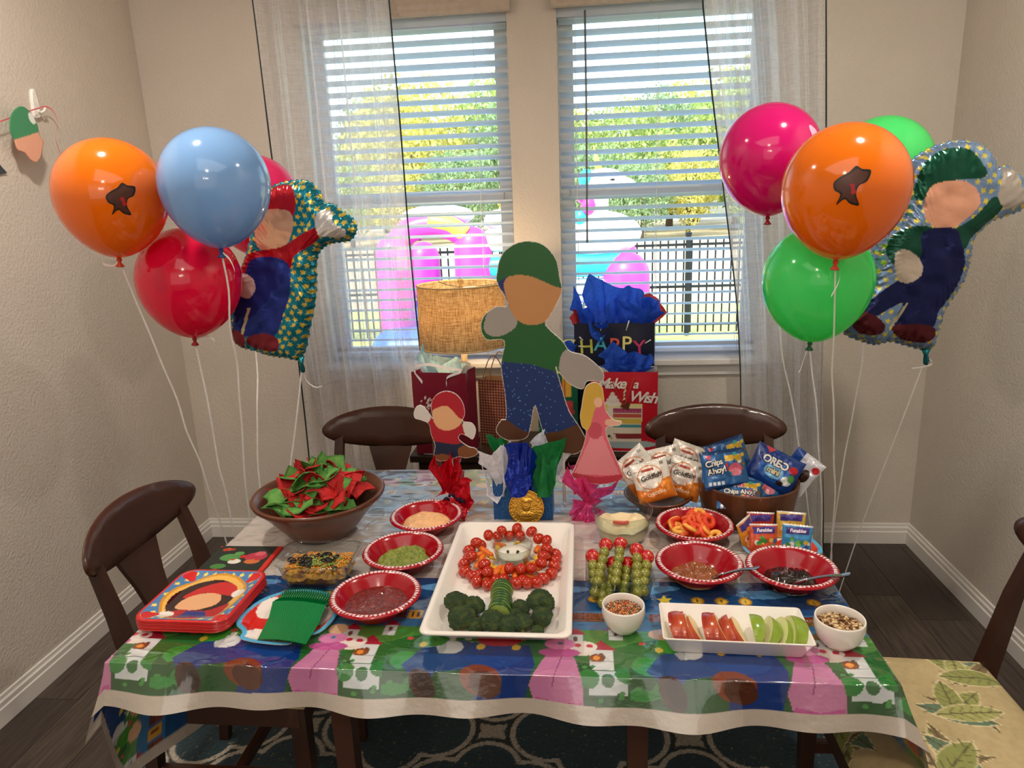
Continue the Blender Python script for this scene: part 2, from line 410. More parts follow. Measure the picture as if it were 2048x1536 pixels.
# windows
glass = glassy('window_glass', '#f4f8f6', .06, .01)
frm = M('window_vinyl', '#d2d0cc', .4, var=(4., .02))
for k, (x0, x1, z0, z1) in enumerate(win, 1):
    y0, y1 = YB + .085, YB + .125
    wv = join(box(x0, y0, z0, x0 + .045, y1, z1), box(x1 - .045, y0, z0, x1, y1, z1), box(x0, y0, z1 - .045, x1, y1, z1), box(x0, y0, z0, x1, y1, z0 + .06))
    wo = structure(obj(f'window_{k}', wv, frm, smooth=False))
    obj('meeting_rail', box(x0 + .045, y0 - .008, 1.615, x1 - .045, y1, 1.662, .003), frm, wo, smooth=False)
    for za, zb in ((z0 + .06, 1.615), (1.662, z1 - .045)):
        obj('pane', box(x0 + .045, y0 + .02, za, x1 - .045, y0 + .023, zb), glass, wo, smooth=False)
        for s in (0, 1):
            xa = x0 + .045 if s == 0 else x1 - .065
            obj('sash_stile', box(xa, y0 + .006, za, xa + .02, y1 - .006, zb), frm, wo, smooth=False)
    t = structure(obj(f'trim_{k}', box(x0 - .05, YB - .05, z0 - .022, x1 + .05, y0, z0 + .006, .005), whitem, smooth=False))
    obj('apron', box(x0 - .035, YB - .016, z0 - .075, x1 + .035, YB, z0 - .022, .004), whitem, t, smooth=False)
# blinds: every slat its own part
slatm = M('blind_slat_vinyl', '#e4ecf6', .4, var=(5., .02), transl=.45)
cordm = M('blind_cord', '#e4e4e0', .7)
def slat_mesh(w):
    def f(U, V):
        y = (V - .5) * .05; return (U - .5) * w, y, .0035 * (1 - (2 * V - 1) ** 2) * 1.0
    P, q = grid(1, 6, f); P2 = P.copy(); P2[:, 2] -= .0026; n = len(P)
    return mesh('slat', np.vstack([P, P2]), [tuple(a) for a in q.tolist()] + [tuple(i + n for i in a[::-1]) for a in q.tolist()] + [(0, 6 + 0, 6 + n, n)][:0], slatm, True)
for k, (x0, x1, z0, z1) in enumerate(win, 1):
    cx = (x0 + x1) / 2; yb = YB + .035
    b = thing('window_blind', 'white slatted blind in the left window behind the lamp' if k == 1 else 'white slatted blind in the right window with a long tilt wand', 'blind', (cx, yb, z1), group='white horizontal window blinds')
    sm_ = slat_mesh(x1 - x0 - .012)
    z = z1 - .055; i = 0
    while z > z0 + .062:
        link('slat', sm_, b, (0, 0, z - z1), (math.radians(-17 + (hash((k, i)) % 5) * .5), math.radians(.15), 0)); z -= .0473; i += 1
    obj('bottom_rail', box(-(x1 - x0) / 2 + .006, -.024, z0 + .030 - z1, (x1 - x0) / 2 - .006, .024, z0 + .048 - z1, .004), slatm, b, smooth=False)
    obj('headrail', box(-(x1 - x0) / 2, -.028, -.045, (x1 - x0) / 2, .028, -.002), slatm, b, smooth=False)
    vp = [(0, 0), (.012, .004), (.012, .018), (.018, .026), (.018, .044), (.026, .054), (.030, .066), (0, .066)]
    V = []; n = len(vp)
    for xx in (-(x1 - x0) / 2 - .02, (x1 - x0) / 2 + .02):
        for d, zz in vp: V.append((xx, -.062 - d, zz - .018))
    obj('valance', (V, [(j, (j + 1) % n, (j + 1) % n + n, j + n) for j in range(n)] + [tuple(range(n)), tuple(range(n, 2 * n))]), M('valance_wood', '#b9ab9d', .5), b, smooth=False)  # white valance, with its shade put into the base colour
    for fx in (-.3, .3) if k == 1 else (-.36, -.02, .34):
        for dy in (-.027, .027):
            obj('ladder_cord', tube([(fx, dy, -.04), (fx, dy, z0 + .03 - z1)], .0011, 5), cordm, b)
    if k == 2:
        obj('tilt_wand', tube([(.02 - cx, -.052, -.03), (.0215 - cx, -.054, -.35), (.019 - cx, -.05, -.955)], .0042, 8), M('wand_plastic', '#6f7175', .3, alpha=.9), b)
# ---------------------------------------------------------------- sheer curtains
shm = sheer('sheer_fabric', '#f4f6fa', .42); edgem = M('curtain_edge_binding', '#1c2a2c', .7)
def curtain(name, label, L, Rr, seed, nf):
    """L,Rr: polylines (x,z) top to bottom for both edges"""
    L = np.array(L); Rr = np.array(Rr); ph = RNG.random(8) * 6.28
    zt, zb = 2.70, .015
    def fold(U, z):
        amp = .018 + .012 * np.clip((2.4 - z) / 2, 0, 1)
        u = U + .015 * np.sin(3 * z + ph[0])
        return amp * (np.sin(u * nf * 6.283 + ph[1] + .5 * np.sin(z * 1.3)) + .55 * np.sin(u * nf * 2.3 * 6.283 + ph[2] + .8 * np.sin(z * 1.1 + ph[3])) + .25 * np.sin(u * nf * 4.7 * 6.283 + ph[4] + 1.2 * z))
    def f(U, V):
        z = zt + (zb - zt) * V
        xl = np.interp(-z, -L[:, 1], L[:, 0]); xr = np.interp(-z, -Rr[:, 1], Rr[:, 0])
        g = U + .028 * np.sin(U * nf * 6.283 + ph[5]) * np.sin(PI * U)
        return xl + (xr - xl) * g, YB - .115 + fold(U, z), z
    t = thing(name, label, 'curtain', (0, 0, 0))
    P, q = grid(150, 60, f); obj('sheer_panel', (P, q), shm, t)
    for u in (0., 1.):
        z = np.linspace(zt, zb, 50); X, Y, Z = f(np.full(50, u), (zt - z) / (zt - zb))
        obj('edge_binding', tube(np.stack([X, np.broadcast_to(Y, X.shape) - .001, Z], -1).tolist(), .0036, 5), edgem, t)
    zz = f(np.linspace(0, 1, 60), np.full(60, 1.))
    obj('hem', tube(np.stack([zz[0], zz[1], np.full(60, zb)], -1).tolist(), .004, 5), MATS['sheer_fabric'], t)
    return t
curtain('sheer_curtain', 'long white sheer curtain with dark side binding, hanging left of the lamp', [(-1.325, 2.7), (-1.32, 2.44), (-1.30, .4), (-1.29, 0)], [(-.775, 2.7), (-.765, 2.4), (-.755, 1.6), (-.74, .9), (-.74, 0)], 3, 4.2)
curtain('sheer_curtain', 'long white sheer curtain with dark side binding, behind the pink and green balloons', [(.46, 2.7), (.474, 2.33), (.52, 2.0), (.56, 1.75), (.605, 1.45), (.645, 1.15), (.668, .88), (.684, .62), (.69, 0)], [(.915, 2.7), (.93, 2.3), (1.02, 1.0), (1.07, .03), (1.07, 0)], 5, 4.6)
rodm = M('curtain_rod_metal', '#2a2a2c', .4, 1.)
obj('curtain_rod', tube([(-1.5, YB - .115, 2.705), (1.2, YB - .115, 2.705)], .01, 10), rodm)
tag(bpy.data.objects['curtain_rod'], 'dark metal curtain rod above both windows', 'rod')
# ================================================================ outside
GZ = -.15
lawn = structure(obj('lawn', grid(60, 40, lambda U, V: ((U - .5) * 60, YB + WT + V * 9, GZ + .02 * fbm(U * 20, V * 12))), M('grass_lawn', '#a9b45a', .9, var=(30., .5, '#c9c07c', .3), bump=(200., .6))))
fieldo = structure(obj('field', grid(80, 40, lambda U, V: ((U - .5) * 120, YB + WT + 9 + V * 60, GZ + .05 * fbm(U * 40, V * 30))), M('dry_field_grass', '#bda88c', .95, var=(8., .5, '#a3906f', .2), bump=(60., .6))))
fm = M('fence_iron', '#23262b', .5, .6)
fe = thing('iron_fence', 'black iron picket fence across the back yard beyond the windows', 'fence', (0, 9.4, GZ))
pk = mesh('picket', *box(-.009, -.009, 0, .009, .009, 1.2), fm, False)
for i in range(62): link('picket', pk, fe, (-4.1 + i * .1, 0, .03))
ps = mesh('post', *join(box(-.03, -.03, 0, .03, .03, 1.3), box(-.036, -.036, 1.3, .036, .036, 1.33)), fm, False)
for xx in (-3.45, -1.05, 1.35): link('post', ps, fe, (xx, -.035, 0))
for z in (.12, .62, 1.16): obj('rail', box(-4.2, -.02, z, 2.2, .02, z + .03), fm, fe, smooth=False)
# trees
leafms = [M('leaf_green', '#a3b568', .6, transl=.4, var=(3., .45)), M('leaf_yellow', '#cfc873', .6, transl=.4, var=(3., .4)), M('leaf_dark', '#8fa87c', .6, transl=.4, var=(3., .45))]
bark = M('bark', '#5d5044', .9, bump=(30., .8))
def leaf_mesh(seed, n=5200):
    g = np.random.default_rng(seed); d = g.normal(size=(n, 3)); d /= np.linalg.norm(d, axis=1)[:, None]
    rr = (.35 + .65 * g.random(n) ** .45)[:, None]; lump = 1 + .28 * fbm(d[:, 0] * 2 + seed, d[:, 1] * 2, d[:, 2] * 2)[:, None]
    c = d * rr * lump * np.array([1, 1, .95]); a = g.normal(size=(n, 3)); b = g.normal(size=(n, 3))
    a /= np.linalg.norm(a, axis=1)[:, None]; b -= (b * a).sum(1)[:, None] * a; b /= np.linalg.norm(b, axis=1)[:, None]
    s = (.030 + .038 * g.random(n))[:, None]
    V = np.stack([c - a * s, c + b * s * .5, c + a * s, c - b * s * .5], 1).reshape(-1, 3)
    return mesh('foliage', V, np.arange(4 * n).reshape(n, 4), leafms[seed % 3], False)
lm = [leaf_mesh(i) for i in range(3)]
trk = mesh('trunk', *join(tube([(0, 0, 0), (.03, .02, .5), (0, 0, 1.1)], [.06, .045, .02], 7), tube([(0, 0, .4), (.2, .1, .9)], [.03, .01], 5), tube([(0, 0, .5), (-.2, -.1, .95)], [.03, .01], 5)), bark)
spec = [(-22, 44, 9.5, 2), (-17, 40, 7.6, 0), (-12.6, 48, 9.2, 1), (-9.4, 40, 8.6, 1), (-5.6, 48, 9.6, 0), (-3.0, 40, 7.6, 2), (.2, 48, 6.9, 0), (2.6, 40, 6.8, 0), (5.6, 47.5, 8.4, 2), (8.2, 40, 7.8, 0), (11.8, 47, 10, 1), (14.5, 40, 8.6, 2), (19, 46, 9.6, 0), (-15.5, 56, 10, 2), (-2.4, 56, 9.6, 1), (8.6, 56, 10, 1), (.4, 35, 4.4, 2), (-6.0, 35, 4.6, 2), (5.0, 35, 4.2, 1), (11, 35, 4.4, 0), (-11.5, 35, 4.2, 0), (-2.7, 34, 3.6, 1), (8, 34, 3.8, 0), (-8.8, 34, 3.8, 1), (2.7, 33.6, 3.6, 2)]
PLACE = [f'standing {o} from the left in the tree line' for o in ('first', 'second', 'fourth', 'fifth', 'sixth', 'seventh', 'ninth', 'eleventh', 'twelfth', 'fourteenth', 'fifteenth', 'sixteenth', 'seventeenth')] + ['behind the tree line, leftmost of the rear trees', 'behind the tree line, middle of the rear trees', 'behind the tree line, rightmost of the rear trees'] + [f'before the tree line, {o} shrub from the left' for o in ('sixth', 'fourth', 'seventh', 'ninth', 'first', 'fifth', 'eighth', 'third', 'tenth')]
adj = ['olive green', 'yellow-green', 'dark green']
for i, (tx, ty, h, k) in enumerate(spec):
    big = h > 5; pos = f'{i + 1}'
    t = thing('tree' if big else 'shrub', f'{adj[k]} {"leafy tree" if big else "rounded shrub"} {PLACE[i]}', 'tree' if big else 'shrub', (tx, ty, GZ), (0, 0, i * 1.3), 'trees beyond the field' if big else 'shrubs in front of the trees')
    lo = link('foliage', lm[k], t, (0, 0, h * .56), None, (h * .40, h * .36, h * .46)); lo['kind'] = 'stuff'
    link('trunk', trk, t, (0, 0, 0), None, h * .5)
# bounce house at about 7.5 m
bt = thing('bounce_house', 'inflatable white unicorn bounce house with pink and blue tubes in the yard', 'bounce house', (0, 7.5, GZ))
vin = lambda n, c: M('vinyl_' + n, c, .35, var=(2., .04), bump=(4., .15, 2, .03))
pinkv, cyanv, whitev, bluev, yelv = vin('pink', '#e83fae'), vin('cyan', '#2fb4cf'), vin('white', '#f2f2f4'), vin('blue', '#3f6fd8'), vin('yellow', '#eec64e')
def capsule(p, q, r, seg=18):
    p, q = Vector(p), Vector(q); d = (q - p).normalized(); P = []; Rr = []
    for a in np.linspace(0, PI / 2, 6): P.append(p - d * r * math.cos(a)); Rr.append(max(r * math.sin(a), .002))
    for s in (.33, .66): P.append(p.lerp(q, s)); Rr.append(r * 1.03)
    for a in np.linspace(PI / 2, 0, 6): P.append(q + d * r * math.cos(a)); Rr.append(max(r * math.sin(a), .002))
    return tube(P, Rr, seg)
def ellipsoid(c, rx, ry, rz, sub=3):
    v, f = ico(1, sub); return [(c[0] + p[0] * rx, c[1] + p[1] * ry, c[2] + p[2] * rz) for p in v], f
obj('base_tube', capsule((-2.0, -.3, .28), (.45, -.3, .28), .26), bluev, bt)
obj('base_tube', capsule((-2.05, .2, .62), (-1.3, .1, .62), .2), bluev, bt)
obj('jumping_floor', box(-2.1, -.2, .1, .55, 1.55, .45, .1), bluev, bt)
for xx, zz, rr in ((-2.02, 1.3, .2), (-1.16, 1.35, .2), (.45, 1.0, .24)):
    obj('corner_column', capsule((xx, 0, .4), (xx, 0, zz), rr), pinkv, bt)
for xx in (-2.02, .45): obj('corner_column', capsule((xx, 1.42, .4), (xx, 1.42, 1.15), .2), pinkv, bt)
obj('entry_arch', tube(smooth_path([(-2.02, 0, 1.35), (-1.85, 0, 1.52), (-1.6, 0, 1.58), (-1.35, 0, 1.53), (-1.16, 0, 1.38)], 6), .13, 14), pinkv, bt)
obj('entry_arch_stripe', tube(smooth_path([(-1.6, -.06, 1.62), (-1.38, -.07, 1.58), (-1.22, -.07, 1.47)], 6), .09, 12), yelv, bt)
obj('roof_bulge', ellipsoid((-1.62, .5, 1.66), .42, .4, .13), whitev, bt)
obj('wall_tube', capsule((-.95, .02, 1.12), (.35, .02, 1.12), .13), cyanv, bt)
obj('wall_tube', capsule((-.95, .02, 1.40), (.25, .02, 1.36), .12), whitev, bt)
obj('wall_tube', capsule((-.95, .05, .84), (.35, .05, .84), .13), whitev, bt)
obj('unicorn_body', ellipsoid((.12, .15, 1.42), .5, .35, .25), whitev, bt)
obj('unicorn_rump', ellipsoid((-.85, .3, 1.6), .22, .2, .12), whitev, bt)
obj('unicorn_neck', capsule((.12, .0, 1.5), (.14, -.02, 1.78), .13), whitev, bt)
hd = obj('unicorn_head', ellipsoid((.22, -.05, 1.93), .24, .16, .15), whitev, bt)
obj('muzzle', ellipsoid((.43, -.05, 1.88), .12, .12, .1), whitev, hd)
obj('horn', tube([(.18, -.05, 2.0), (.12, -.05, 2.3)], [.05, .006], 10), yelv, hd)
obj('eye', ellipsoid((.3, -.2, 1.96), .03, .01, .012, 1), M('eye_black', '#15151a', .5), hd)
for c, cc in (((.04, -.1, 1.98), cyanv), ((.0, -.1, 1.84), pinkv), ((.06, -.12, 1.72), pinkv), ((-.02, -.08, 1.6), cyanv)):
    obj('mane_lobe', ellipsoid(c, .08, .09, .1, 2), cc, bt)
# ================================================================ rug
def rug_color(X, Y):
    px, py = .60, .46; X = X / 1.0
    best = np.full(X.shape, 9.)
    for ox, oy in ((0, 0), (.5, .5)):
        u = (X / px + ox); v = (Y / py + oy); u = (u - np.round(u)) * px; v = (v - np.round(v)) * py
        u, v = np.abs(u) / 1.43, np.abs(v) / 1.43
        d = np.hypot(u - .088, v) - .072; d = np.minimum(d, np.hypot(u, v - .058) - .062)
        d = np.minimum(d, np.maximum(u - .082, v - .062)); d = np.minimum(d, (u * .75 + v) - .118)
        best = np.minimum(best, d)
    c = np.empty(X.shape + (3,)); c[:] = lin('#b5ab9a')
    c[best < .022] = lin('#16282c'); c[best < .011] = lin('#c2b9a8'); c[best < 0] = lin('#173a45')
    e = np.minimum(np.minimum(X - RX0, RX1 - X), np.minimum(Y - RY0, RY1 - Y)); c[e < .025] = lin('#a08f72')
    return c
RX0, RX1, RY0, RY1 = -1.36, 1.02, .62, 2.42
P, q = grid(560, 430, lambda U, V: (RX0 + (RX1 - RX0) * U, RY0 + (RY1 - RY0) * V, .009 + .0015 * vnoise(U * 500, V * 400)))
t = thing('area_rug', 'teal rug with a beige trellis pattern under the dining table', 'rug')
obj('pile', (P, q), M('rug_pile', '#888888', .95, paint=True, bump=(500., .9, 3, .004), var=(160., .3), sheen=.2), t, col=rug_color(P[:, 0], P[:, 1]))
obj('backing', box(RX0, RY0, .0005, RX1, RY1, .008), M('rug_backing', '#8d7e63', .9), t, smooth=False)
# ================================================================ dining table
woodd = M('walnut_dark', '#4a2a1c', .38, bump=(14., .25, 5, .002), var=(5., .6, '#2b1710', .25), aniso=(1, 1, .12), coat=.2)
woodd2 = M('walnut_rail', '#4b2b1d', .36, bump=(14., .2, 5, .002), var=(6., .6, '#34190f', .25), aniso=(.2, 1, 1), coat=.25)
TX0, TX1, TY0, TY1, TZ = -.943, .543, 1.113, 2.145, .760
tb = thing('dining_table', 'dark wooden dining table hidden under the printed party cloth', 'table', (0, 0, 0))
obj('tabletop', box(TX0, TY0, TZ - .03, TX1, TY1, TZ - .003, .006), woodd2, tb)
lg = mesh('leg', *xf(tube([(0, 0, .0105), (0, 0, .4), (0, 0, .73)], [.02, .027, .03], 4), Matrix.Rotation(PI / 4, 4, 'Z')), woodd, False)
for xx in (-.505, .095):
    for yy in (1.2, 2.0): link('leg', lg, tb, (xx, yy, 0))
for yy in (1.2, 2.0): obj('apron', box(-.5, yy - .012, TZ - .10, .09, yy + .012, TZ - .03), woodd2, tb, smooth=False)
for xx in (-.505, .095): obj('apron', box(xx - .012, 1.2, TZ - .10, xx + .012, 2.0, TZ - .03), woodd2, tb, smooth=False)
# ================================================================ printed plastic table cover
def cloth_print(X, Y):
    t = np.where(Y < 1.62, Y - TY0, TY1 - Y)            # distance in from the long edges, print mirrored on the far side
    p = np.mod(X + .385, .46)
    a = Art('#1b5228')
    a.add(lambda x, y: y > .03 + .012 * np.sin(x * 40), '#2a6a30').add(lambda x, y: y > .10 + .015 * np.sin(x * 27), '#4c8a3c').add(lambda x, y: y > .145, '#3a72a4')
    a.add(lambda x, y: y > .215, '#174c80')
    for cx, cy, r in ((.05, .30, .03), (.09, .31, .024), (.30, .29, .034), (.35, .30, .026)): a.ell(cx, cy, r * 1.6, r * .5, '#5fa0d6')
    for cx in (.16, .21, .26, .40): a.ell(cx, .262, .014, .014, '#c58a1e').ell(cx, .262, .010, .010, '#efc84c').rect(cx - .002, .256, cx + .002, .268, '#8a5a14')
    a.star(.09, .262, .02, '#e6c83e')
    def brick(x, y): 
        c = np.empty(x.shape + (3,)); c[:] = lin('#7a3d2b'); m = (np.mod(y, .008) < .0012) | (np.mod(x + .008 * (np.floor(y / .008) % 2), .016) < .0015); c[m] = lin('#3d1d15'); return c
    a.add(lambda x, y: (y > .175) & (y < .207) & (np.mod(x, .23) > .05), brick)
    for cx in (.02, .25): a.rect(cx - .016, .172, cx + .016, .206, '#d89a30').rect(cx - .008, .18, cx - .003, .198, '#5a3512').rect(cx + .003, .18, cx + .008, .198, '#5a3512')
    # castles: white towers, red roofs
    for cx, cy, s in ((.41, .05, 1.), (.36, .11, .7), (.44, .13, .6)):
        a.rect(cx - .022 * s, cy - .03 * s, cx + .022 * s, cy + .03 * s, '#d9dde0').poly([(cx - .03 * s, cy + .03 * s), (cx + .03 * s, cy + .03 * s), (cx, cy + .062 * s)], '#a8243a')
        a.ell(cx, cy + .008 * s, .007 * s, .012 * s, '#6b4a3a').line([(cx - .022 * s, cy - .005 * s), (cx + .022 * s, cy - .005 * s)], .0015, '#9aa3a8')
    a.rect(.385, -.03, .455, .018, '#c7d0d4').ell(.42, -.004, .012, .014, '#356b3d').ell(.455, .01, .022, .02, '#257a33').ell(.385, .0, .02, .02, '#2b7d38')
    rg_ = random.Random(17)
    for k in range(22):
        gx, gy = rg_.uniform(0, .46), rg_.uniform(-.055, .03); a.ell(gx, gy, .006, .004, '#174a24').ell(gx + .004, gy + .003, .005, .004, '#3d8a40')
    for k in range(10): a.ell(rg_.uniform(0, .46), rg_.uniform(.09, .14), .007, .005, rg_.choice(['#e9d34a', '#d94f4f', '#e8e4d8', '#3f9a4a']))
    a.rect(.235, .105, .262, .15, '#b9862e').rect(.238, .112, .259, .118, '#7a5218').ell(.30, .12, .016, .022, '#1f7a44').ell(.30, .12, .009, .014, '#3fa05c')
    # toadstools and round trees
    a.ell(.375, .075, .020, .014, '#e9ddd0').ell(.375, .09, .028, .018, '#efe6df').ell(.365, .094, .007, .006, '#c8304a').ell(.388, .092, .007, .006, '#c8304a').ell(.40, .055, .014, .012, '#8a4a22').ell(.40, .055, .007, .006, '#e9963a')
    a.ell(.035, .035, .03, .026, '#2c8b36').ell(.06, -.02, .02, .014, '#1f7a30').ell(.02, -.03, .03, .01, '#268537')
    # blue hills with brown boulders
    a.poly([(.03, .02), (.075, -.035), (.10, .0), (.19, .02), (.2, .09), (.13, .10), (.06, .07)], '#173f7c').poly([(.17, -.085), (.26, -.085), (.285, .03), (.27, .09), (.15, .09), (.14, .045), (.18, .02)], '#12347c').ell(.205, .06, .06, .04, '#164088')
    a.ell(.075, -.022, .022, .034, '#3d1f18', .5).ell(.079, -.022, .014, .026, '#2a1511', .5).ell(.185, -.006, .040, .032, '#7a3a1c', -.4).ell(.195, -.018, .032, .024, '#4f2616', -.5)
    a.ell(.115, .078, .026, .022, '#dfe1e2').ell(.10, .075, .008, .018, '#b9bdc2').ell(.08, .10, .026, .024, '#3e9a33').ell(.06, .085, .008, .008, '#e6c83e').ell(.175, .082, .009, .009, '#edc23a').ell(.245, .082, .009, .009, '#edc23a').ell(.21, .11, .045, .026, '#c01f2c').ell(.07, .135, .026, .018, '#e8b894').ell(.15, .135, .032, .02, '#e2ad88')
    # pink bell-shaped blossoms
    a.poly([(.285, -.055), (.275, -.02), (.30, .05), (.315, .08), (.345, .08), (.36, .05), (.375, -.02), (.375, -.055), (.35, -.045), (.33, -.06), (.31, -.045)], '#c27aa6').poly([(.283, -.055), (.375, -.055), (.372, -.043), (.33, -.05), (.288, -.043)], '#b94f92').ell(.33, .07, .04, .014, '#c65a9e').ell(.33, .098, .03, .018, '#e58cc0').ell(.33, .13, .02, .018, '#f0c49e').line([(.335, .06), (.318, -.02)], .002, '#8a3c73').ell(.33, .1, .005, .005, '#3c8fb4')
    c = a(p, t)
    c[(Y > 1.452) & (Y < 1.80)] = lin('#cfc6c0')
    far = Y >= 1.80; c[far] = c[far] * .55 + np.array(lin('#c3d6de')) * .45  # far print blended with pale blue: window reflection put into its colour
    return c
ns = (50, 700, 50); ntt = (44, 480, 12)
fs = np.concatenate([np.linspace(-1, 0, ns[0] + 1)[:-1], np.linspace(0, 1, ns[1] + 1), 1 + np.linspace(0, 1, ns[2] + 1)[1:]])
ft = np.concatenate([np.linspace(-1, 0, ntt[0] + 1)[:-1], np.linspace(0, 1, ntt[1] + 1), 1 + np.linspace(0, 1, ntt[2] + 1)[1:]])
S, T = np.meshgrid(fs, ft, indexing='ij')
oyf = np.clip(-T, 0, 1); oyb = np.clip(T - 1, 0, 1); oxl = np.clip(-S, 0, 1); oxr = np.clip(S - 1, 0, 1)
xs = TX0 + np.clip(S, 0, 1) * (TX1 - TX0); ys = TY0 + np.clip(T, 0, 1) * (TY1 - TY0)
dF = .080 + .004 * np.sin(xs * 5) ; dB = .10
near = np.clip((ys - TY0) / .12, 0, 1) * (1 - oyf); dL = .15 + .27 * near; dR = .14 + .20 * near
a_ = oyf * dF; b_ = oyb * dB; l_ = oxl * dL; r_ = oxr * dR
X = xs - l_ * .16 - oyf * oxl * .035 + r_ * .30 + oyf * oxr * .02; Y = ys - a_ * .34 + b_ * .1 - oyf * oxl * .0 + .018 * oxl * np.sin(ys * 9) * 0
Z = TZ + .0025 - np.maximum(np.maximum(a_, b_) * .95, np.maximum(l_, r_) * .96)
Z = Z - .35 * np.minimum(np.maximum(a_, b_), np.maximum(l_, r_))
X = X - l_ * .25 * np.sin(ys * 11 + 1) * (1 - oyf) * .5 + r_ * .2 * np.sin(ys * 12) * .5
Y = Y - a_ * .12 * np.sin(xs * 13) - a_ * .1 * np.sin(xs * 31 + 2)
hang = np.clip(oyf + oyb + oxl + oxr, 0, 1)
cr = np.abs(fbm(xs * 9, ys * 14, 3, 3)); crease = np.clip(.10 - cr, 0, 1) * 10
Z = Z + (1 - hang) * (.0014 * crease + .0008 * vnoise(xs * 30, ys * 45) * (1 + 1.0 * (ys > 1.5)))
UX = xs - l_ + r_; UY = ys - a_ + b_
col = cloth_print(UX, UY)
hem = ((a_ > dF - .031) & (oyf > 0)) | ((l_ > dL - .034) & (oxl > 0)) | ((r_ > dR - .034) & (oxr > 0)) | ((b_ > dB - .03) & (oyb > 0))
col[hem] = lin('#bfb4a9')
n0, n1 = S.shape; idx = np.arange(n0 * n1).reshape(n0, n1)
q = np.stack([idx[:-1, :-1], idx[1:, :-1], idx[1:, 1:], idx[:-1, 1:]], -1).reshape(-1, 4)
tcm = M('printed_plastic_film', '#888888', .13, paint=True, bump=(34., .45, 4, .005), var=(3., .03), transl=.12, aniso=(1, 1.8, 1), spec=.8, coat=1., cior=1.9)
tc_ = obj('table_cover', (np.stack([X, Y, Z], -1).reshape(-1, 3), q), tcm, col=col.reshape(-1, 3))
tag(tc_, 'glossy plastic table cover printed with green hills, castles and coins', 'tablecloth')
# ================================================================ chairs
def leaf_print(X, Y):
    a = Art('#b7a47a'); rg = random.Random(5)
    for i in range(44):
        cx, cy, an = -.21 + .07 * (i % 7) + rg.uniform(-.03, .03), -.21 + .07 * (i * 3 % 7) + rg.uniform(-.03, .03), rg.uniform(0, 6.28); L = rg.uniform(.045, .085); c, s = math.cos(an), math.sin(an)
        def pt(u, v): return (cx + c * u - s * v, cy + s * u + c * v)
        if i % 3 == 0: ins = '#7d6a4c'; wv = .18
        elif i % 3 == 1: ins = '#8f9455'; wv = .42
        else: ins = '#5f7c68' if i % 2 else '#a5a566'; wv = .36
        top = [pt(L * k, L * wv * math.sin(PI * (k + 1) / 2) ** .8) for k in np.linspace(-1, 1, 9)]; bot = [pt(L * k, -L * wv * math.sin(PI * (k + 1) / 2) ** .8) for k in np.linspace(1, -1, 9)]
        big = [((x - cx) * 1.09 + cx, (y - cy) * 1.09 + cy) for x, y in top + bot]
        a.poly(big, '#d6c79c').poly(top + bot, ins).line([pt(-L, 0), pt(L, 0)], .0035, '#5a5236')
        if wv > .3:
            for k in (-.6, -.3, 0, .3, .6): a.line([pt(L * k, 0), pt(L * (k + .25), L * wv * .7)], .0022, '#6c6a3e').line([pt(L * k, 0), pt(L * (k + .25), -L * wv * .7)], .0022, '#6c6a3e')
    return a(X, Y)
cush = M('leaf_print_fabric', '#999999', .85, paint=True, bump=(600., .4), var=(60., .08))
def seat_geo():
    def f(U, V):
        u, v = 2 * U - 1, 2 * V - 1; hw = .225 - .018 * (v < 0) * -v
        X = u * (.205 + .02 * (v + 1) / 2); Y = v * .215; e = np.maximum(np.abs(u), np.abs(v)); return X, Y, .445 + .042 * np.clip(1 - e ** 9, 0, 1) ** .5 + .006 * (1 - u * u) * (1 - v * v)
    P, q = grid(130, 130, f); return P, q
sg, sq = seat_geo(); seat_me = mesh('seat', sg, sq, cush, True, leaf_print(sg[:, 0], sg[:, 1]))
def oval_rail():
    """oval crest rail, curved in plan"""
    V = []; n = 48; th = .011
    out = [(.240 * math.cos(a) , .075 * math.sin(a) * (1 + .0 * math.cos(a))) for a in np.linspace(0, 2 * PI, n, False)]
    XY, T, d = sheet(out, .02)
    def cy(x, z): return -.262 - .05 * (1 - (x / .237) ** 2) - .14 * (z)
    k = len(XY); thk = th * np.sqrt(np.clip(d / .012, .02, 1))
    F1 = [(x, cy(x, z) + t, .815 + z) for (x, z), t in zip(XY, thk)]; B1 = [(x, cy(x, z) - t, .815 + z) for (x, z), t in zip(XY, thk)]
    Fc = list(T) + [tuple(i + k for i in t[::-1]) for t in T]
    for i in range(n): j = (i + 1) % n; Fc.append((j, i, i + k, j + k))
    return F1 + B1, Fc
def taper_box(p0, s0, p1, s1):
    V = []
    for p, s in ((p0, s0), (p1, s1)):
        for sx, sy in ((-1, -1), (1, -1), (1, 1), (-1, 1)): V.append((p[0] + sx * s[0], p[1] + sy * s[1], p[2]))
    return V, [(3, 2, 1, 0), (4, 5, 6, 7), (0, 1, 5, 4), (1, 2, 6, 5), (2, 3, 7, 6), (3, 0, 4, 7)]
def multi_taper(lst):
    V = []; Fc = []
    for i, (p, s) in enumerate(lst):
        for sx, sy in ((-1, -1), (1, -1), (1, 1), (-1, 1)): V.append((p[0] + sx * s[0], p[1] + sy * s[1], p[2]))
        if i:
            for k in range(4): a = 4 * (i - 1) + k; b = 4 * (i - 1) + (k + 1) % 4; Fc.append((a, b, b + 4, a + 4))
    Fc += [(3, 2, 1, 0), tuple(range(len(V) - 4, len(V)))]
    return V, Fc
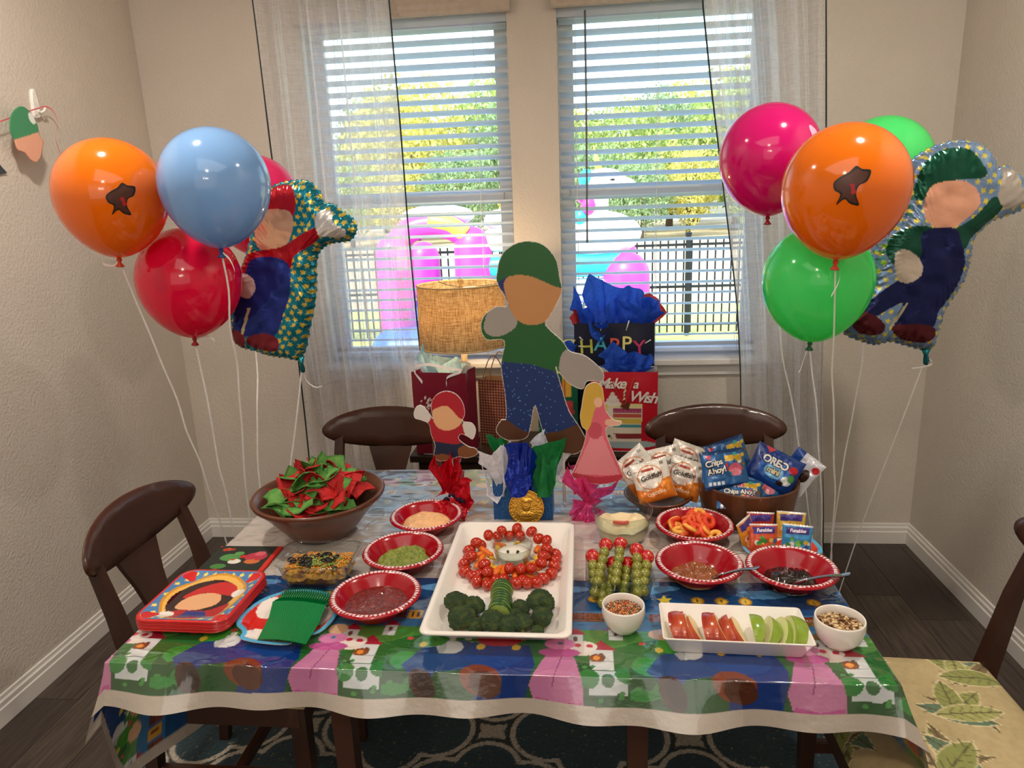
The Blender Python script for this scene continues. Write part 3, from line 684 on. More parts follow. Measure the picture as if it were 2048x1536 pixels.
def make_chair(label):
    t = thing('dining_chair', label, 'chair', group='dark wooden dining chairs around the table')
    link('seat', seat_me, t)
    obj('crest_rail', oval_rail(), woodd2, t)
    for s in (-1, 1):
        obj('rear_leg', multi_taper([((s * .175, -.25, 0), (.014, .014)), ((s * .185, -.215, .30), (.018, .018)), ((s * .19, -.21, .45), (.02, .02)), ((s * .187, -.248, .66), (.017, .014)), ((s * .182, -.285, .80), (.015, .011))]), woodd, t, smooth=False)
        obj('front_leg', multi_taper([((s * .19, .19, 0), (.013, .013)), ((s * .195, .19, .30), (.019, .019)), ((s * .195, .19, .435), (.02, .02))]), woodd, t, smooth=False)
        obj('seat_rail', multi_taper([((s * .205, 0, .385), (.011, .195)), ((s * .205, 0, .445), (.011, .195))]), woodd2, t, smooth=False)
        obj('stretcher', box(s * .19 - .009, -.20, .20, s * .19 + .009, .19, .235, .003), woodd2, t, smooth=False)
    obj('seat_rail', box(-.19, .185, .385, .19, .21, .445, .003), woodd2, t, smooth=False)
    obj('seat_rail', box(-.19, -.225, .385, .19, -.20, .445, .003), woodd2, t, smooth=False)
    obj('stretcher', box(-.185, -.012, .205, .185, .012, .232, .003), woodd2, t, smooth=False)
    pr = []
    for z, hw in ((.44, .032), (.50, .034), (.58, .042), (.66, .056), (.72, .074), (.765, .086)): pr.append(((0, -.213 - (z - .44) * .26 - .012, z), (hw, .007)))
    obj('back_splat', multi_taper(pr), woodd, t, smooth=False)
    return t
c0 = make_chair('worn dark wooden chair at the left end of the table'); c0.location = (-.89, 1.595, .0105); c0.rotation_euler = (0, 0, -PI / 2)
for lab, loc, rz in (('dark wooden chair behind the table, in front of the maroon gift bag', (-.72, 2.11, .0105), PI), ('dark wooden chair behind the table, behind the snack packets', (.445, 2.10, .0105), PI), ('dark wooden chair with leaf-print seat at the right end of the table', (.745, 1.39, .0105), PI / 2)):
    c = copy_tree(c0); c['label'] = lab; c.location = loc; c.rotation_euler = (0, 0, rz)
# ================================================================ sideboard
sb = thing('sideboard', 'low dark sideboard with woven cane doors under the windows', 'sideboard', (-.13, 2.86, 0))
obj('cabinet_body', box(-.57, -.13, .08, .57, .15, .575, .003), M('sideboard_wood', '#2f1d15', .4, var=(5., .4, '#1d110c', .3), aniso=(.2, 1, 1)), sb, smooth=False)
obj('top', box(-.60, -.16, .575, .60, .165, .605, .005), MATS['sideboard_wood'], sb, smooth=False)
cane = M('woven_cane', '#6d5640', .7, bump=(260., 1., 2, .003), var=(240., .5, '#2b2018', .2))
for k, xx in enumerate((-.38, 0, .38)):
    d = obj('door', join(box(xx - .185, -.142, .10, xx - .145, -.130, .56), box(xx + .145, -.142, .10, xx + .185, -.130, .56), box(xx - .145, -.142, .10, xx + .145, -.130, .14), box(xx - .145, -.142, .52, xx + .145, -.130, .56)), MATS['sideboard_wood'], sb, smooth=False)
    obj('cane_panel', box(xx - .145, -.137, .14, xx + .145, -.132, .52), cane, d, smooth=False)
    obj('knob', xf(lathe([(.001, 0), (.006, 0), (.005, .012), (.010, .018), (.008, .024), (.001, .026)], 12), Matrix.Translation((xx + .165, -.142, .34)) @ Matrix.Rotation(PI / 2, 4, 'X')), M('brass', '#b08a4a', .3, 1.), d)
for xx in (-.53, .53):
    for yy in (-.10, .12): obj('leg', tube([(xx, yy, 0), (xx, yy, .08)], [.012, .02], 10), MATS['sideboard_wood'], sb)
# ================================================================ lamp
lx, ly = -.51, 2.90
lp = thing('table_lamp', 'lit table lamp with a round tan linen shade on the sideboard', 'lamp', (lx, ly, .606))
shd = bpy.data.materials.new('linen_shade'); shd.use_nodes = True; n = shd.node_tree.nodes; L = shd.node_tree.links
b = n['Principled BSDF']; b.inputs['Roughness'].default_value = .9
tcn = n.new('ShaderNodeTexCoord'); fac = []
for sc in ((30, 30, 420), (300, 300, 26)):
    mp = n.new('ShaderNodeMapping'); mp.inputs['Scale'].default_value = sc; L.new(tcn.outputs['Object'], mp.inputs[0]); z = n.new('ShaderNodeTexNoise'); z.inputs['Scale'].default_value = 1; z.inputs['Detail'].default_value = 2; L.new(mp.outputs[0], z.inputs[0]); fac.append(z)
mn = n.new('ShaderNodeMath'); mn.operation = 'ADD'; L.new(fac[0].outputs['Fac'], mn.inputs[0]); L.new(fac[1].outputs['Fac'], mn.inputs[1])
mr = n.new('ShaderNodeMapRange'); mr.inputs[1].default_value = .8; mr.inputs[2].default_value = 1.2; L.new(mn.outputs[0], mr.inputs[0])
mx = n.new('ShaderNodeMix'); mx.data_type = 'RGBA'; mx.inputs[6].default_value = (*lin('#9a7c52'), 1); mx.inputs[7].default_value = (*lin('#e6cfa2'), 1); L.new(mr.outputs[0], mx.inputs[0]); L.new(mx.outputs[2], b.inputs['Base Color'])
tr = n.new('ShaderNodeBsdfTranslucent'); L.new(mx.outputs[2], tr.inputs[0]); ms = n.new('ShaderNodeMixShader'); ms.inputs[0].default_value = .6
L.new(b.outputs[0], ms.inputs[1]); L.new(tr.outputs[0], ms.inputs[2]); L.new(ms.outputs[0], n['Material Output'].inputs[0]); MATS['linen_shade'] = shd
z0, z1 = .428, .685
obj('lamp_shade', lathe([(.186, z0), (.182, z1), (.180, z1), (.184, z0), (.186, z0)], 64), shd, lp)
metl = M('lamp_metal', '#8b8578', .35, 1.)
for zz, rr in ((z0, .186), (z1, .182)):
    P, q = grid(64, 8, lambda U, V: ((rr + .0025 * np.cos(V * 6.283)) * np.cos(U * 6.283), (rr + .0025 * np.cos(V * 6.283)) * np.sin(U * 6.283), zz + .003 * np.sin(V * 6.283)), True, True)
    obj('shade_trim', (P, q), M('shade_trim_tape', '#b79a6d', .8), lp)
obj('base', lathe([(.001, 0), (.047, 0), (.049, .008), (.042, .02), (.025, .03), (.012, .045), (.001, .045)], 32), metl, lp)
obj('pole', tube([(0, 0, .04), (0, 0, .50)], .0135, 12), M('lamp_pole', '#c9b48c', .4), lp)
obj('socket', tube([(0, 0, .50), (0, 0, .55)], .017, 12), metl, lp)
for s in (-1, 1): obj('harp', tube(smooth_path([(s * .02, 0, .53), (s * .055, 0, .58), (s * .05, 0, .64), (0, 0, .667)], 5), .0022, 6), metl, lp)
for k in range(3): a = k * 2.094 + .2; obj('spider_arm', tube([(0, 0, z1 - .012), (.1 * math.cos(a), .1 * math.sin(a), z1 - .012), (.181 * math.cos(a), .181 * math.sin(a), z1 - .002)], .0018, 6), metl, lp)
obj('finial', lathe([(.001, .664), (.011, .666), (.012, .672), (.006, .680), (.014, .692), (.012, .704), (.001, .712)], 16), glassy('finial_glass', '#e8dcc4', .3), lp)
obj('bulb', lathe([(.012, .55), (.02, .565), (.028, .59), (.024, .612), (.001, .622)], 20), M('bulb_glow', '#ffe2b0', .4, emit=('#ffc982', 14.)), lp)
bl = bpy.data.lights.new('lamp_bulb_light', 'POINT'); bl.energy = 24; bl.color = (1., .72, .42); bl.shadow_soft_size = .035
o = bpy.data.objects.new('lamp_bulb_light', bl); C.objects.link(o); o.location = (lx, ly, .606 + .60); 
# ================================================================ tissue paper helper
def crumple(name, base, tips, m, parent, seed=0, n=22, rough=.018, fan=.03):
    """a gathered sheet: starts narrow at base, opens through the tip polyline"""
    tips = [np.array(p, float) for p in tips]; b = np.array(base, float); k = len(tips)
    def f(U, V):
        tt = U * (k - 1); i = np.clip(np.floor(tt).astype(int), 0, k - 2); fr = (tt - i)[..., None]; fr = fr * fr * (3 - 2 * fr)
        A = np.array(tips); tp = A[i] * (1 - fr) + A[i + 1] * fr
        bb = b + np.stack([(U - .5) * fan, 0 * U, 0 * U], -1)
        v = V[..., None]; P = bb * (1 - v) + tp * v
        nz = rough * V * (vnoise(U * 5 + seed, V * 3 + seed, .5)) + rough * .5 * V * vnoise(U * 11 + seed, V * 6, 2.) + rough * .8 * V * np.sin(U * 14 + seed)
        P = P + np.stack([.4 * nz, nz, .5 * nz * np.cos(U * 9)], -1)
        return P[..., 0], P[..., 1], P[..., 2]
    P, q = grid(n * 2, n, f); return obj(name, (P, q), m, parent)
def tissue(nm, c): return M('tissue_' + nm, c, .7, transl=.45, bump=(70., .5, 4, .003), var=(90., .18))
t_blue, t_white, t_lblue, t_green = tissue('blue', '#2c5fd6'), tissue('white', '#e9e9f2'), tissue('light_blue', '#b4d4dc'), tissue('green', '#127a3c')
# ================================================================ gift bags
def gift_bag(label, group, loc, w, d, h, rz, front, side, inner='#d9d6d2', res=.006, rough=.35, handle=None, hcol='#d8d3cf'):
    t = thing('gift_bag', label, 'gift bag', loc, (0, 0, rz), group)
    pm_ = M('bag_paper', '#999999', .35, paint=True, bump=(20., .12, 2, .003), var=(6., .03), coat=.1) if rough < .5 else M('bag_kraft', '#999999', .8, paint=True, bump=(90., .2), var=(40., .08))
    im = M('bag_inside_' + inner[1:], inner, .6)
    def panel(nm, fn, colf):
        P, q = grid(max(6, int(w / res)) if 'side' not in nm else max(6, int(d / res)), int(h / res), fn)
        return P, q
    def fr(U, V): return (U - .5) * w, -d / 2 - .004 * np.sin(PI * V) * np.sin(PI * U) + .002 * vnoise(U * 4, V * 5), V * h
    P, q = grid(int(w / res), int(h / res), fr); fp = obj('front_panel', (P, q), pm_, t, col=front(P[:, 0], P[:, 2]))
    P, q = grid(10, 12, lambda U, V: ((U - .5) * w, d / 2 + 0 * U, V * h)); obj('back_panel', (P, q[:, ::-1]), pm_, t, col=np.tile(lin(side if isinstance(side, str) else '#555555'), (len(P), 1)))
    for s in (-1, 1):
        def sd(U, V): return s * (w / 2 - .014 * (1 - np.abs(2 * U - 1)) * np.clip((V - .25) * 1.3, 0, 1)), (U - .5) * d, V * h
        P, q = grid(int(d / res), int(h / res), sd); c = np.tile(lin(side), (len(P), 1)) if isinstance(side, str) else side(P[:, 1], P[:, 2])
        obj('side_panel', (P, q if s > 0 else q[:, ::-1]), pm_, t, col=c)
    obj('bottom', box(-w / 2, -d / 2, 0, w / 2, d / 2, .002), im, t, smooth=False)
    obj('lining', box(-w / 2 + .002, d / 2 - .004, h * .6, w / 2 - .002, d / 2 - .002, h - .001), im, t, smooth=False)
    return t, fp
def lettering(s, size, loc, m, parent, name='lettering', shear=0., bold=0., rz=0., mat=None, align='CENTER', space=1.):
    V, Fc = text_geo(s, size, shear, bold, align, space); c, q = math.cos(rz), math.sin(rz)
    V = [(loc[0] + v[0] * c - v[1] * q, loc[1], loc[2] + v[0] * q + v[1] * c) for v in V]
    return obj(name, (V, Fc), m, parent, smooth=False)
inkw = M('print_white', '#ece6e2', .4)
# maroon
def fire(X, Y):
    a = Art('#6d1025')
    for k in range(26):
        an = k * 2.4; 
        for r in (.010, .017, .024, .030): a.ell(-.062 + r * math.cos(an + r * 30), .215 + r * math.sin(an + r * 30) * 1.1, .0017, .0017, '#e6dcd8')
    return a(X, Y)
def lattice(X, Y):
    c = np.empty(X.shape + (3,)); c[:] = lin('#7d1233'); m = (np.abs(np.mod(X + Y, .03) - .015) < .0022) | (np.abs(np.mod(X - Y, .03) - .015) < .0022); c[m] = lin('#5a0c26'); return c
g1, _ = gift_bag('maroon gift bag with a white firework print and pale blue tissue', 'gift bags on the sideboard', (-.577, 2.768, .606), .235, .12, .352, math.radians(-9), fire, lattice, '#cfe0e4')
for i, (bp, tp) in enumerate((((-.06, 0, .30), [(-.115, -.02, .40), (-.085, 0, .46), (-.05, .01, .40), (-.02, 0, .37)]), ((.02, 0, .30), [(-.06, .02, .38), (.0, -.03, .375), (.05, -.02, .40), (.10, -.03, .365)]), ((.0, .02, .30), [(-.09, .03, .39), (-.04, .04, .40), (.03, .04, .385), (.09, .03, .37)]))):
    crumple('tissue_paper', bp, tp, t_lblue, g1, i * 3.3, 16, .012)
for yy in (-.058, .058): obj('ribbon_handle', ribbon(smooth_path([(-.07, yy - .006, .31), (-.105, yy, .365), (-.05, yy, .385), (.03, yy, .372), (.10, yy, .36), (.04, yy - .008, .335), (.035, yy - .01, .30)], 6), .012, (.2, .3, 1)), M('ribbon_white', '#dcd6d8', .4, transl=.3), g1)
# kraft plaid
def plaid(X, Y):
    c = np.empty(X.shape + (3,)); c[:] = lin('#a8764f'); a = np.mod(X, .012) < .006; b = np.mod(Y, .012) < .006; c[a | b] = lin('#7a3a30'); c[a & b] = lin('#4a1118'); return c
def kraft(X, Y):
    c = np.empty(X.shape + (3,)); c[:] = lin('#a58058'); c[np.mod(X, .012) < .003] = lin('#8a6845'); return c
g2, _ = gift_bag('brown paper bag with red plaid print and twisted handles, beside the maroon bag', 'gift bags on the sideboard', (-.365, 2.88, .606), .155, .085, .285, math.radians(-14), plaid, kraft, '#8d6a48', .003, .8)
for yy in (-.045, .035): obj('twisted_handle', tube(smooth_path([(-.045, yy, .25), (-.05, yy, .30), (-.015, yy, .385), (.02, yy, .375), (.05, yy, .29), (.05, yy, .25)], 6), .0022, 6), M('twisted_paper_cord', '#7b5940', .8), g2)
# green
def greenp(X, Y):
    a = Art('#0f5a3f')
    for k in range(40): a.ell(random.Random(k).uniform(-.1, .1), random.Random(k + 50).uniform(0, .38), .0018, .0018, '#cfe0d0')
    a.rect(-.03, .17, .02, .26, '#b5343c').line([(-.005, .17), (-.005, .26)], .008, '#d9b13c').rect(.02, .2, .06, .30, '#d6a63a').line([(.03, .2), (.03, .3)], .004, '#a93a3a').line([(.045, .2), (.045, .3)], .004, '#a93a3a').poly([(.02, .12), (.07, .12), (.06, .18), (.03, .18)], '#c23a44').rect(-.09, .1, -.04, .16, '#1f7a5a').ell(-.01, .30, .03, .012, '#d8d23e', .6)
    return a(X, Y)
g3, _ = gift_bag('dark green gift bag with printed presents, mostly behind the large cutout', 'gift bags on the sideboard', (-.115, 2.93, .606), .17, .09, .37, 0, greenp, '#0f5a3f')
crumple('tissue_paper', (0, 0, .34), [(-.08, 0, .42), (-.04, -.02, .455), (.0, 0, .44), (.03, 0, .43), (.08, 0, .435)], tissue('yellow', '#e3e29a'), g3, 2.2, 16, .012)
crumple('tissue_paper', (.03, 0, .34), [(.0, -.02, .40), (.04, -.03, .435), (.09, -.02, .415)], t_blue, g3, 4.2, 12, .012)
# navy with dotted sides
def dots(X, Y):
    a = Art('#dcd8d4'); cs = ['#b3263a', '#2f7a55', '#c29a2e', '#1f2836', '#b3263a', '#3d6aa0']
    rg = random.Random(3)
    for i in range(26):
        a.ell(-.045 + (i % 2) * .06 + rg.uniform(-.008, .008), .02 + i * .02, .011, .011, cs[i % 6])
    return a(X, Y)
g4, _ = gift_bag('tall navy gift bag with HAPPY in candle letters and dotted sides', 'gift bags on the sideboard', (.128, 2.985, .606), .335, .10, .50, math.radians(-3), Art('#10142a'), dots, '#b3263a')
for i, (ch, xx, zz, cc) in enumerate((('H', -.115, .40, '#b9c04a'), ('A', -.055, .41, '#3f9fb0'), ('P', .0, .405, '#c9503f'), ('P', .052, .412, '#d9cf7a'), ('Y', .105, .395, '#b8325f'))):
    lettering(ch, .085, (xx, -.0585, zz), M('letter_' + cc[1:], cc, .5), g4, 'letter', 0, .0008, random.uniform(-.08, .08))
for i, (xa, za, xb, zb) in enumerate(((-.145, .445, -.13, .43), (.128, .415, .152, .43), (-.15, .405, -.128, .402), (-.055, .47, -.052, .5), (.05, .47, .062, .512))):
    obj('candle_stroke', tube([(xa, -.059, za), (xb, -.059, zb)], .0028, 6), M('stroke_white', '#d9d8cf', .5), g4)
for i, (bp, tp) in enumerate((((-.10, 0, .43), [(-.185, -.03, .56), (-.17, -.01, .66), (-.14, -.05, .59), (-.11, -.06, .53)]), ((-.03, 0, .44), [(-.14, .0, .60), (-.10, .02, .70), (-.04, .02, .67), (.03, .03, .62), (.06, .02, .58)]), ((-.04, -.02, .46), [(-.10, -.07, .56), (-.08, -.10, .50), (-.03, -.10, .51), (-.02, -.07, .585)]), ((.07, 0, .44), [(-.01, .0, .58), (.06, .0, .655), (.13, -.01, .62), (.185, -.02, .58)]), ((.10, -.02, .46), [(.02, -.06, .60), (.08, -.09, .58), (.15, -.09, .55), (.20, -.05, .53), (.185, 0, .60)]), ((-.04, -.03, .47), [(-.12, -.06, .53), (-.08, -.085, .44), (-.05, -.09, .42), (-.02, -.07, .50)]), ((.0, .03, .45), [(-.16, .04, .55), (-.05, .05, .57), (.08, .05, .57), (.18, .04, .56)]))):
    crumple('tissue_paper', bp, tp, t_blue, g4, i * 2.7, 20, .022, .06)
crumple('tissue_paper', (.12, .04, .45), [(.10, .05, .60), (.15, .045, .61), (.19, .04, .58), (.22, .02, .53)], tissue('red', '#c03a3c'), g4, 7.7, 14, .01)
crumple('tissue_paper', (-.14, .0, .45), [(-.185, -.01, .52), (-.17, -.03, .56), (-.15, -.03, .52)], MATS['tissue_red'], g4, 3.7, 10, .01)
# red MAKE A WISH
def cake(X, Y):
    a = Art('#c3172b')
    a.ell(-.0, .033, .13, .018, '#a9bfc2').poly([(-.075, .045), (.07, .045), (.072, .20), (-.075, .205)], '#e8dfcb')
    for y0, y1, c in ((.055, .078, '#8e3238'), (.086, .104, '#e8dfcb'), (.104, .118, '#4e9a9a'), (.122, .142, '#ddc255'), (.146, .162, '#c45a49'), (.166, .184, '#a53c63')): a.rect(-.045, y0, .07, y1, c)
    for k in range(8): a.line([(-.04 + k * .014, .175), (-.034 + k * .014, .170)], .002, '#d98aa8')
    a.rect(-.075, .19, .072, .203, '#e6d99a').ell(-.045, .205, .034, .012, '#efe8df').ell(-.045, .218, .026, .012, '#e6ded4').ell(-.044, .23, .017, .011, '#efe8df').ell(-.045, .243, .009, .010, '#e9e1d6')
    a.poly([(-.078, .2), (-.066, .2), (-.068, .15), (-.073, .14)], '#e6d36a').poly([(-.07, .05), (-.03, .05), (-.035, .075), (-.06, .08)], '#e8dfcb').ell(-.06, .066, .006, .006, '#2b2b2b').ell(-.05, .058, .004, .004, '#c79a3a')
    a.line([(-.002, .20), (.004, .262)], .007, '#e8dcc0').line([(-.002, .215), (.004, .22)], .003, '#2f2f35').line([(-.001, .23), (.006, .236)], .003, '#2f2f35').line([(.0, .245), (.007, .25)], .003, '#2f2f35').ell(.002, .278, .0065, .012, '#eec13d').poly([(-.015, .19), (.02, .175), (.024, .205), (.0, .22)], '#6b3a2a')
    return a(X, Y)
g5, _ = gift_bag('red gift bag reading Make a Wish with a printed cake slice', 'gift bags on the sideboard', (.160, 2.80, .606), .265, .11, .335, math.radians(-4), cake, dots, '#e6e2dd', .0032)
lettering('Make', .060, (-.050, -.0625, .288), inkw, g5, shear=.3, bold=.0012, space=.84)
lettering('a', .052, (.045, -.0625, .286), inkw, g5, shear=.3, bold=.0006)
lettering('Wish', .062, (.074, -.0625, .232), inkw, g5, shear=.3, bold=.0012, space=.8, rz=-.08)
for i, (bp, tp) in enumerate((((-.03, .0, .30), [(-.10, -.02, .40), (-.04, .0, .445), (.02, -.02, .39), (.05, -.02, .36)]), ((.04, 0, .30), [(-.02, -.02, .39), (.04, .0, .41), (.09, -.01, .385), (.125, -.01, .36)]), ((.0, -.02, .31), [(-.09, -.04, .36), (-.03, -.05, .37), (.05, -.05, .36), (.12, -.04, .35)]))):
    crumple('tissue_paper', bp, tp, t_blue, g5, 1 + i * 2.2, 18, .016, .05)
hm = M('handle_ribbon_orange', '#d8432e', .4, transl=.2)
for s in (-1, 1): obj('ribbon_handle', tube(smooth_path([(s * .045 - .005, -.060, .31), (s * .03 - .005, -.066, .27), (s * .012, -.068, .225), (0, -.066, .20)], 6), [.0022] * 19, 6), hm, g5)
# ================================================================ balloons
def latex(n, c, see=.35):
    m = M('latex_' + n, c, .12, transl=see, var=(3., .04), coat=.6, sss=0., spec=.6); return m
ribm = M('curling_ribbon', '#f2f0ee', .3, transl=.25)
def bprof(R, nt_=40):
    o = []
    for k in range(nt_ + 1):
        a = PI * k / nt_
        if a <= PI / 2: o.append((R * math.sin(a), R * math.cos(a) * 1.02))
        else:
            u = -math.cos(a); o.append((R * max(math.sin(a), 0) ** 1.12 * (1 - .06 * u * u), -R * 1.20 * u))
    o[0] = (.0005, R * 1.02); o[-1] = (.004, -R * 1.20); return o
def balloon(label, group, c, R, cm, tilt, wt, seed, knotc, ribs=True, curl=None):
    t = thing('balloon', label, 'balloon', c, tilt, group)
    obj('skin', lathe(bprof(R), 64), cm, t)
    zk = -R * 1.20
    kn = lathe([(.004, .004), (.006, -.002), (.0075, -.006), (.004, -.011), (.006, -.015), (.0115, -.022), (.010, -.024), (.001, -.018)], 14)
    obj('knot', ([(p[0], p[1], p[2] + zk) for p in kn[0]], kn[1]), knotc, t)
    inv = (Matrix.Translation(c) @ Euler(tilt).to_matrix().to_4x4()).inverted()
    K = Matrix.Translation(c) @ Euler(tilt).to_matrix().to_4x4() @ Vector((0, 0, zk - .008)); W = Vector(wt); rg = random.Random(seed); pts = []
    for k in range(15):
        u = k / 14; p = K.lerp(W, u); s = math.sin(PI * u); p += Vector((rg.uniform(-.004, .004) + .02 * s * math.sin(seed + 3 * u), rg.uniform(-.004, .004), 0)) if 0 < k < 14 else Vector((0, 0, 0)); pts.append(inv @ p)
    obj('ribbon', ribbon(smooth_path([tuple(p) for p in pts], 3), .0052, (1, .3, 0)), ribm, t)
    if curl:
        q = [inv @ (K + Vector((x, 0, z))) for x, z in curl]; obj('ribbon_end', ribbon(smooth_path([tuple(p) for p in q], 5), .006, (0, .3, 1)), ribm, t)
    return t
def balloon_print(t, R, az, elev, shapes, sc=1.):
    """flat ink on the skin: shapes are outlines (m) around a facing direction"""
    prof = bprof(R)
    zs = np.array([p[1] for p in prof])[::-1]; rs = np.array([p[0] for p in prof])[::-1]
    for i, (out, m) in enumerate(shapes):
        XY, T, d = sheet(out, .005); V = []
        for x, y in XY:
            z = R * math.sin(elev) + y * sc; r = float(np.interp(z, zs, rs)) + .0006 + .0002 * i; a = az + x * sc / R; V.append((r * math.cos(a), r * math.sin(a), z))
        obj('print', (V, T), m, t)
WL, WR = (-1.20, 2.20, .012), (.86, 2.36, .003)
blob = lambda cx, cy, rx, ry, n=14, w=.15, s=0: [(cx + rx * math.cos(a) * (1 + w * math.sin(3 * a + s)), cy + ry * math.sin(a) * (1 + w * math.cos(2 * a + s))) for a in np.linspace(0, 2 * PI, n, False)]
inkb, inkr, inkt, inkk = M('ink_brown', '#4e281c', .4), M('ink_red', '#b01822', .4), M('ink_tan', '#a06a4c', .4), M('ink_black', '#1d1512', .4)
def emblem(): return [(closed_path([(-.020, .004), (-.012, .012), (-.002, .018), (.006, .026), (.014, .022), (.026, .020), (.022, .006), (.012, .0), (.010, -.012), (.016, -.026), (.004, -.024), (-.004, -.018), (-.014, -.026), (-.010, -.012), (-.018, -.006)], 4), inkk), (closed_path([(-.018, .004), (-.010, .010), (0, .016), (.008, .022), (.014, .019), (.022, .017), (.018, .006), (.010, .0), (.008, -.012), (.013, -.023), (.004, -.021), (-.004, -.015), (-.012, -.023), (-.007, -.010), (-.015, -.005)], 4), inkb), ([(.0, .002), (.006, .003), (.010, -.010), (.004, -.012)], inkr)]
gl, gr = 'balloon bunch tied at the left of the table', 'balloon bunch tied at the right of the table'
b1 = balloon('orange balloon with a small brown print, leftmost of all the balloons', gl, (-1.236, 1.81, 1.669), .139, latex('orange', '#f07a0c', .25), (.02, .08, 0), WL, 1, M('knot_orange', '#c9401a', .3), curl=[(0, 0), (-.02, -.012), (-.045, -.008), (-.05, .004)])
az = math.atan2(-1.81, 1.234); balloon_print(b1, .139, az + .12, -.05, emblem(), 1.5)
balloon('pale blue balloon in front of the red one, with no print', gl, (-.955, 1.825, 1.684), .139, latex('pale_blue', '#86b4e8', .22), (.02, .06, 0), WL, 2, M('knot_blue', '#2a4a8a', .3), curl=[(0, 0), (.02, -.02), (.03, -.05), (.025, -.075)])
b3 = balloon('deep red balloon with a dark print, lowest of the left bunch', gl, (-1.155, 1.98, 1.425), .146, latex('red', '#ee1248', .35), (.02, .08, 0), WL, 3, M('knot_red', '#a00d1c', .3), curl=[(0, 0), (.03, .012), (.06, .0), (.055, -.03)])
balloon_print(b3, .143, math.atan2(-1.98, 1.155) - .55, .10, [(closed_path(blob(0, 0, .022, .034, 12, .2, 3), 3), M('ink_dark_red', '#93102a', .4))])
b4 = balloon('bright pink balloon half hidden behind the pale blue balloon', gl, (-1.130, 2.42, 1.645), .155, latex('hot_pink', '#f0337a', .4), (0, .08, 0), WL, 4, M('knot_pink', '#b01040', .3))
b5 = balloon('magenta balloon at the top left of the right bunch, against the sheer curtain', gr, (.54, 2.189, 1.71), .142, latex('magenta', '#e3127f', .35), (.02, -.02, 0), WR, 5, M('knot_red', '#a00d1c', .3))
balloon_print(b5, .142, math.atan2(-2.189, -.54) + .98, .35, [(closed_path(blob(0, 0, .016, .024, 12, .2, 1), 3), M('ink_pale', '#e9a8c8', .4))])
b6 = balloon('orange balloon with a small brown print, front of the right bunch', gr, (.62, 1.798, 1.612), .143, latex('orange', '#f07a0c', .25), (.02, .04, 0), WR, 6, M('knot_orange', '#c9401a', .3), curl=[(0, 0), (.01, .01), (.012, -.04), (-.004, -.08)])
balloon_print(b6, .143, math.atan2(-1.798, -.62) + .06, .02, emblem(), 1.6)
balloon('light green balloon below the orange one in the right bunch', gr, (.632, 1.989, 1.372), .143, latex('green', '#5cf089', .5), (.02, .04, 0), WR, 7, M('knot_green', '#0f5a2e', .3), curl=[(0, 0), (-.01, -.03), (-.02, -.07), (-.025, -.08)])
balloon('light green balloon highest behind the orange one in the right bunch', gr, (.895, 2.30, 1.67), .142, latex('green', '#5cf089', .5), (0, .03, 0), WR, 8, M('knot_green', '#0f5a2e', .3))
# ---- foil figure balloons, plain stand-in artwork
def foil(label, group, out, y, art, back, th, wt, seed, ycurve=0.):
    """out: outline in x,z at depth y"""
    P = np.array(closed_path(out, 8)); cx, cz = P.mean(0)
    P = P - [cx, cz]; s = np.arange(len(P)); nrm = np.roll(P, -1, 0) - np.roll(P, 1, 0); nrm = np.stack([nrm[:, 1], -nrm[:, 0]], 1) / (np.linalg.norm(nrm, axis=1)[:, None] + 1e-9)
    P = P + nrm * (.0025 * np.sin(s * 2.1))[:, None]
    XY, T, d = sheet(P.tolist(), .0030); dm = th
    h = th * np.sqrt(np.clip(1 - (1 - np.clip(d / dm, 0, 1)) ** 2, 0, 1)) * np.clip((d - .004) / .006, 0, 1)
    ang = np.arctan2(XY[:, 1], XY[:, 0]); wr = 1 + .10 * np.sin(ang * 60) * np.exp(-d / .018) + .06 * vnoise(XY[:, 0] * 30, XY[:, 1] * 30)
    h = h * wr + .0006; t = thing('foil_balloon', label, 'balloon', (cx, y, cz), (0, 0, 0), group); k = len(XY)
    F = np.stack([XY[:, 0], -h, XY[:, 1]], 1); B = np.stack([XY[:, 0], h, XY[:, 1]], 1)
    colr = art(XY[:, 0] + cx, XY[:, 1] + cz)
    fm_ = M('printed_foil', '#888888', .17, .55, paint=True, bump=(28., .35, 3, .006), var=(4., .03))
    obj('front_foil', (F, T), fm_, t, col=colr); obj('back_foil', (B, [tuple(i for i in q[::-1]) for q in T]), M('silver_foil', back, .2, .9), t)
    i = int(np.argmin(XY[:, 1] + .3 * np.abs(XY[:, 0]))); bx, bz = XY[i]
    obj('tail', tube([(bx, 0, bz + .012), (bx + .002, 0, bz - .012), (bx + .004, -.002, bz - .028), (bx + .004, 0, bz - .04)], [.016, .006, .009, .006], 8), MATS['silver_foil'], t)
    K = Vector((bx + .003, 0, bz - .016)); W = Vector(wt) - Vector((cx, y, cz)); pts = [tuple(K.lerp(W, u) + Vector((.012 * math.sin(PI * u) * math.sin(seed + 2.5 * u), 0, 0))) for u in np.linspace(0, 1, 14)]
    obj('ribbon', ribbon(smooth_path(pts, 3), .0052, (1, .3, 0)), ribm, t)
    obj('ribbon_end', ribbon(smooth_path([tuple(K + Vector(p)) for p in ((0, 0, 0), (.008, 0, -.05), (.035, 0, -.075), (.06, 0, -.072))] if seed % 2 else [tuple(K + Vector(p)) for p in ((0, 0, 0), (.02, 0, -.02), (0, 0, -.03), (-.035, 0, -.035))], 6), .004, (0, .3, 1)), ribm, t)
    return t
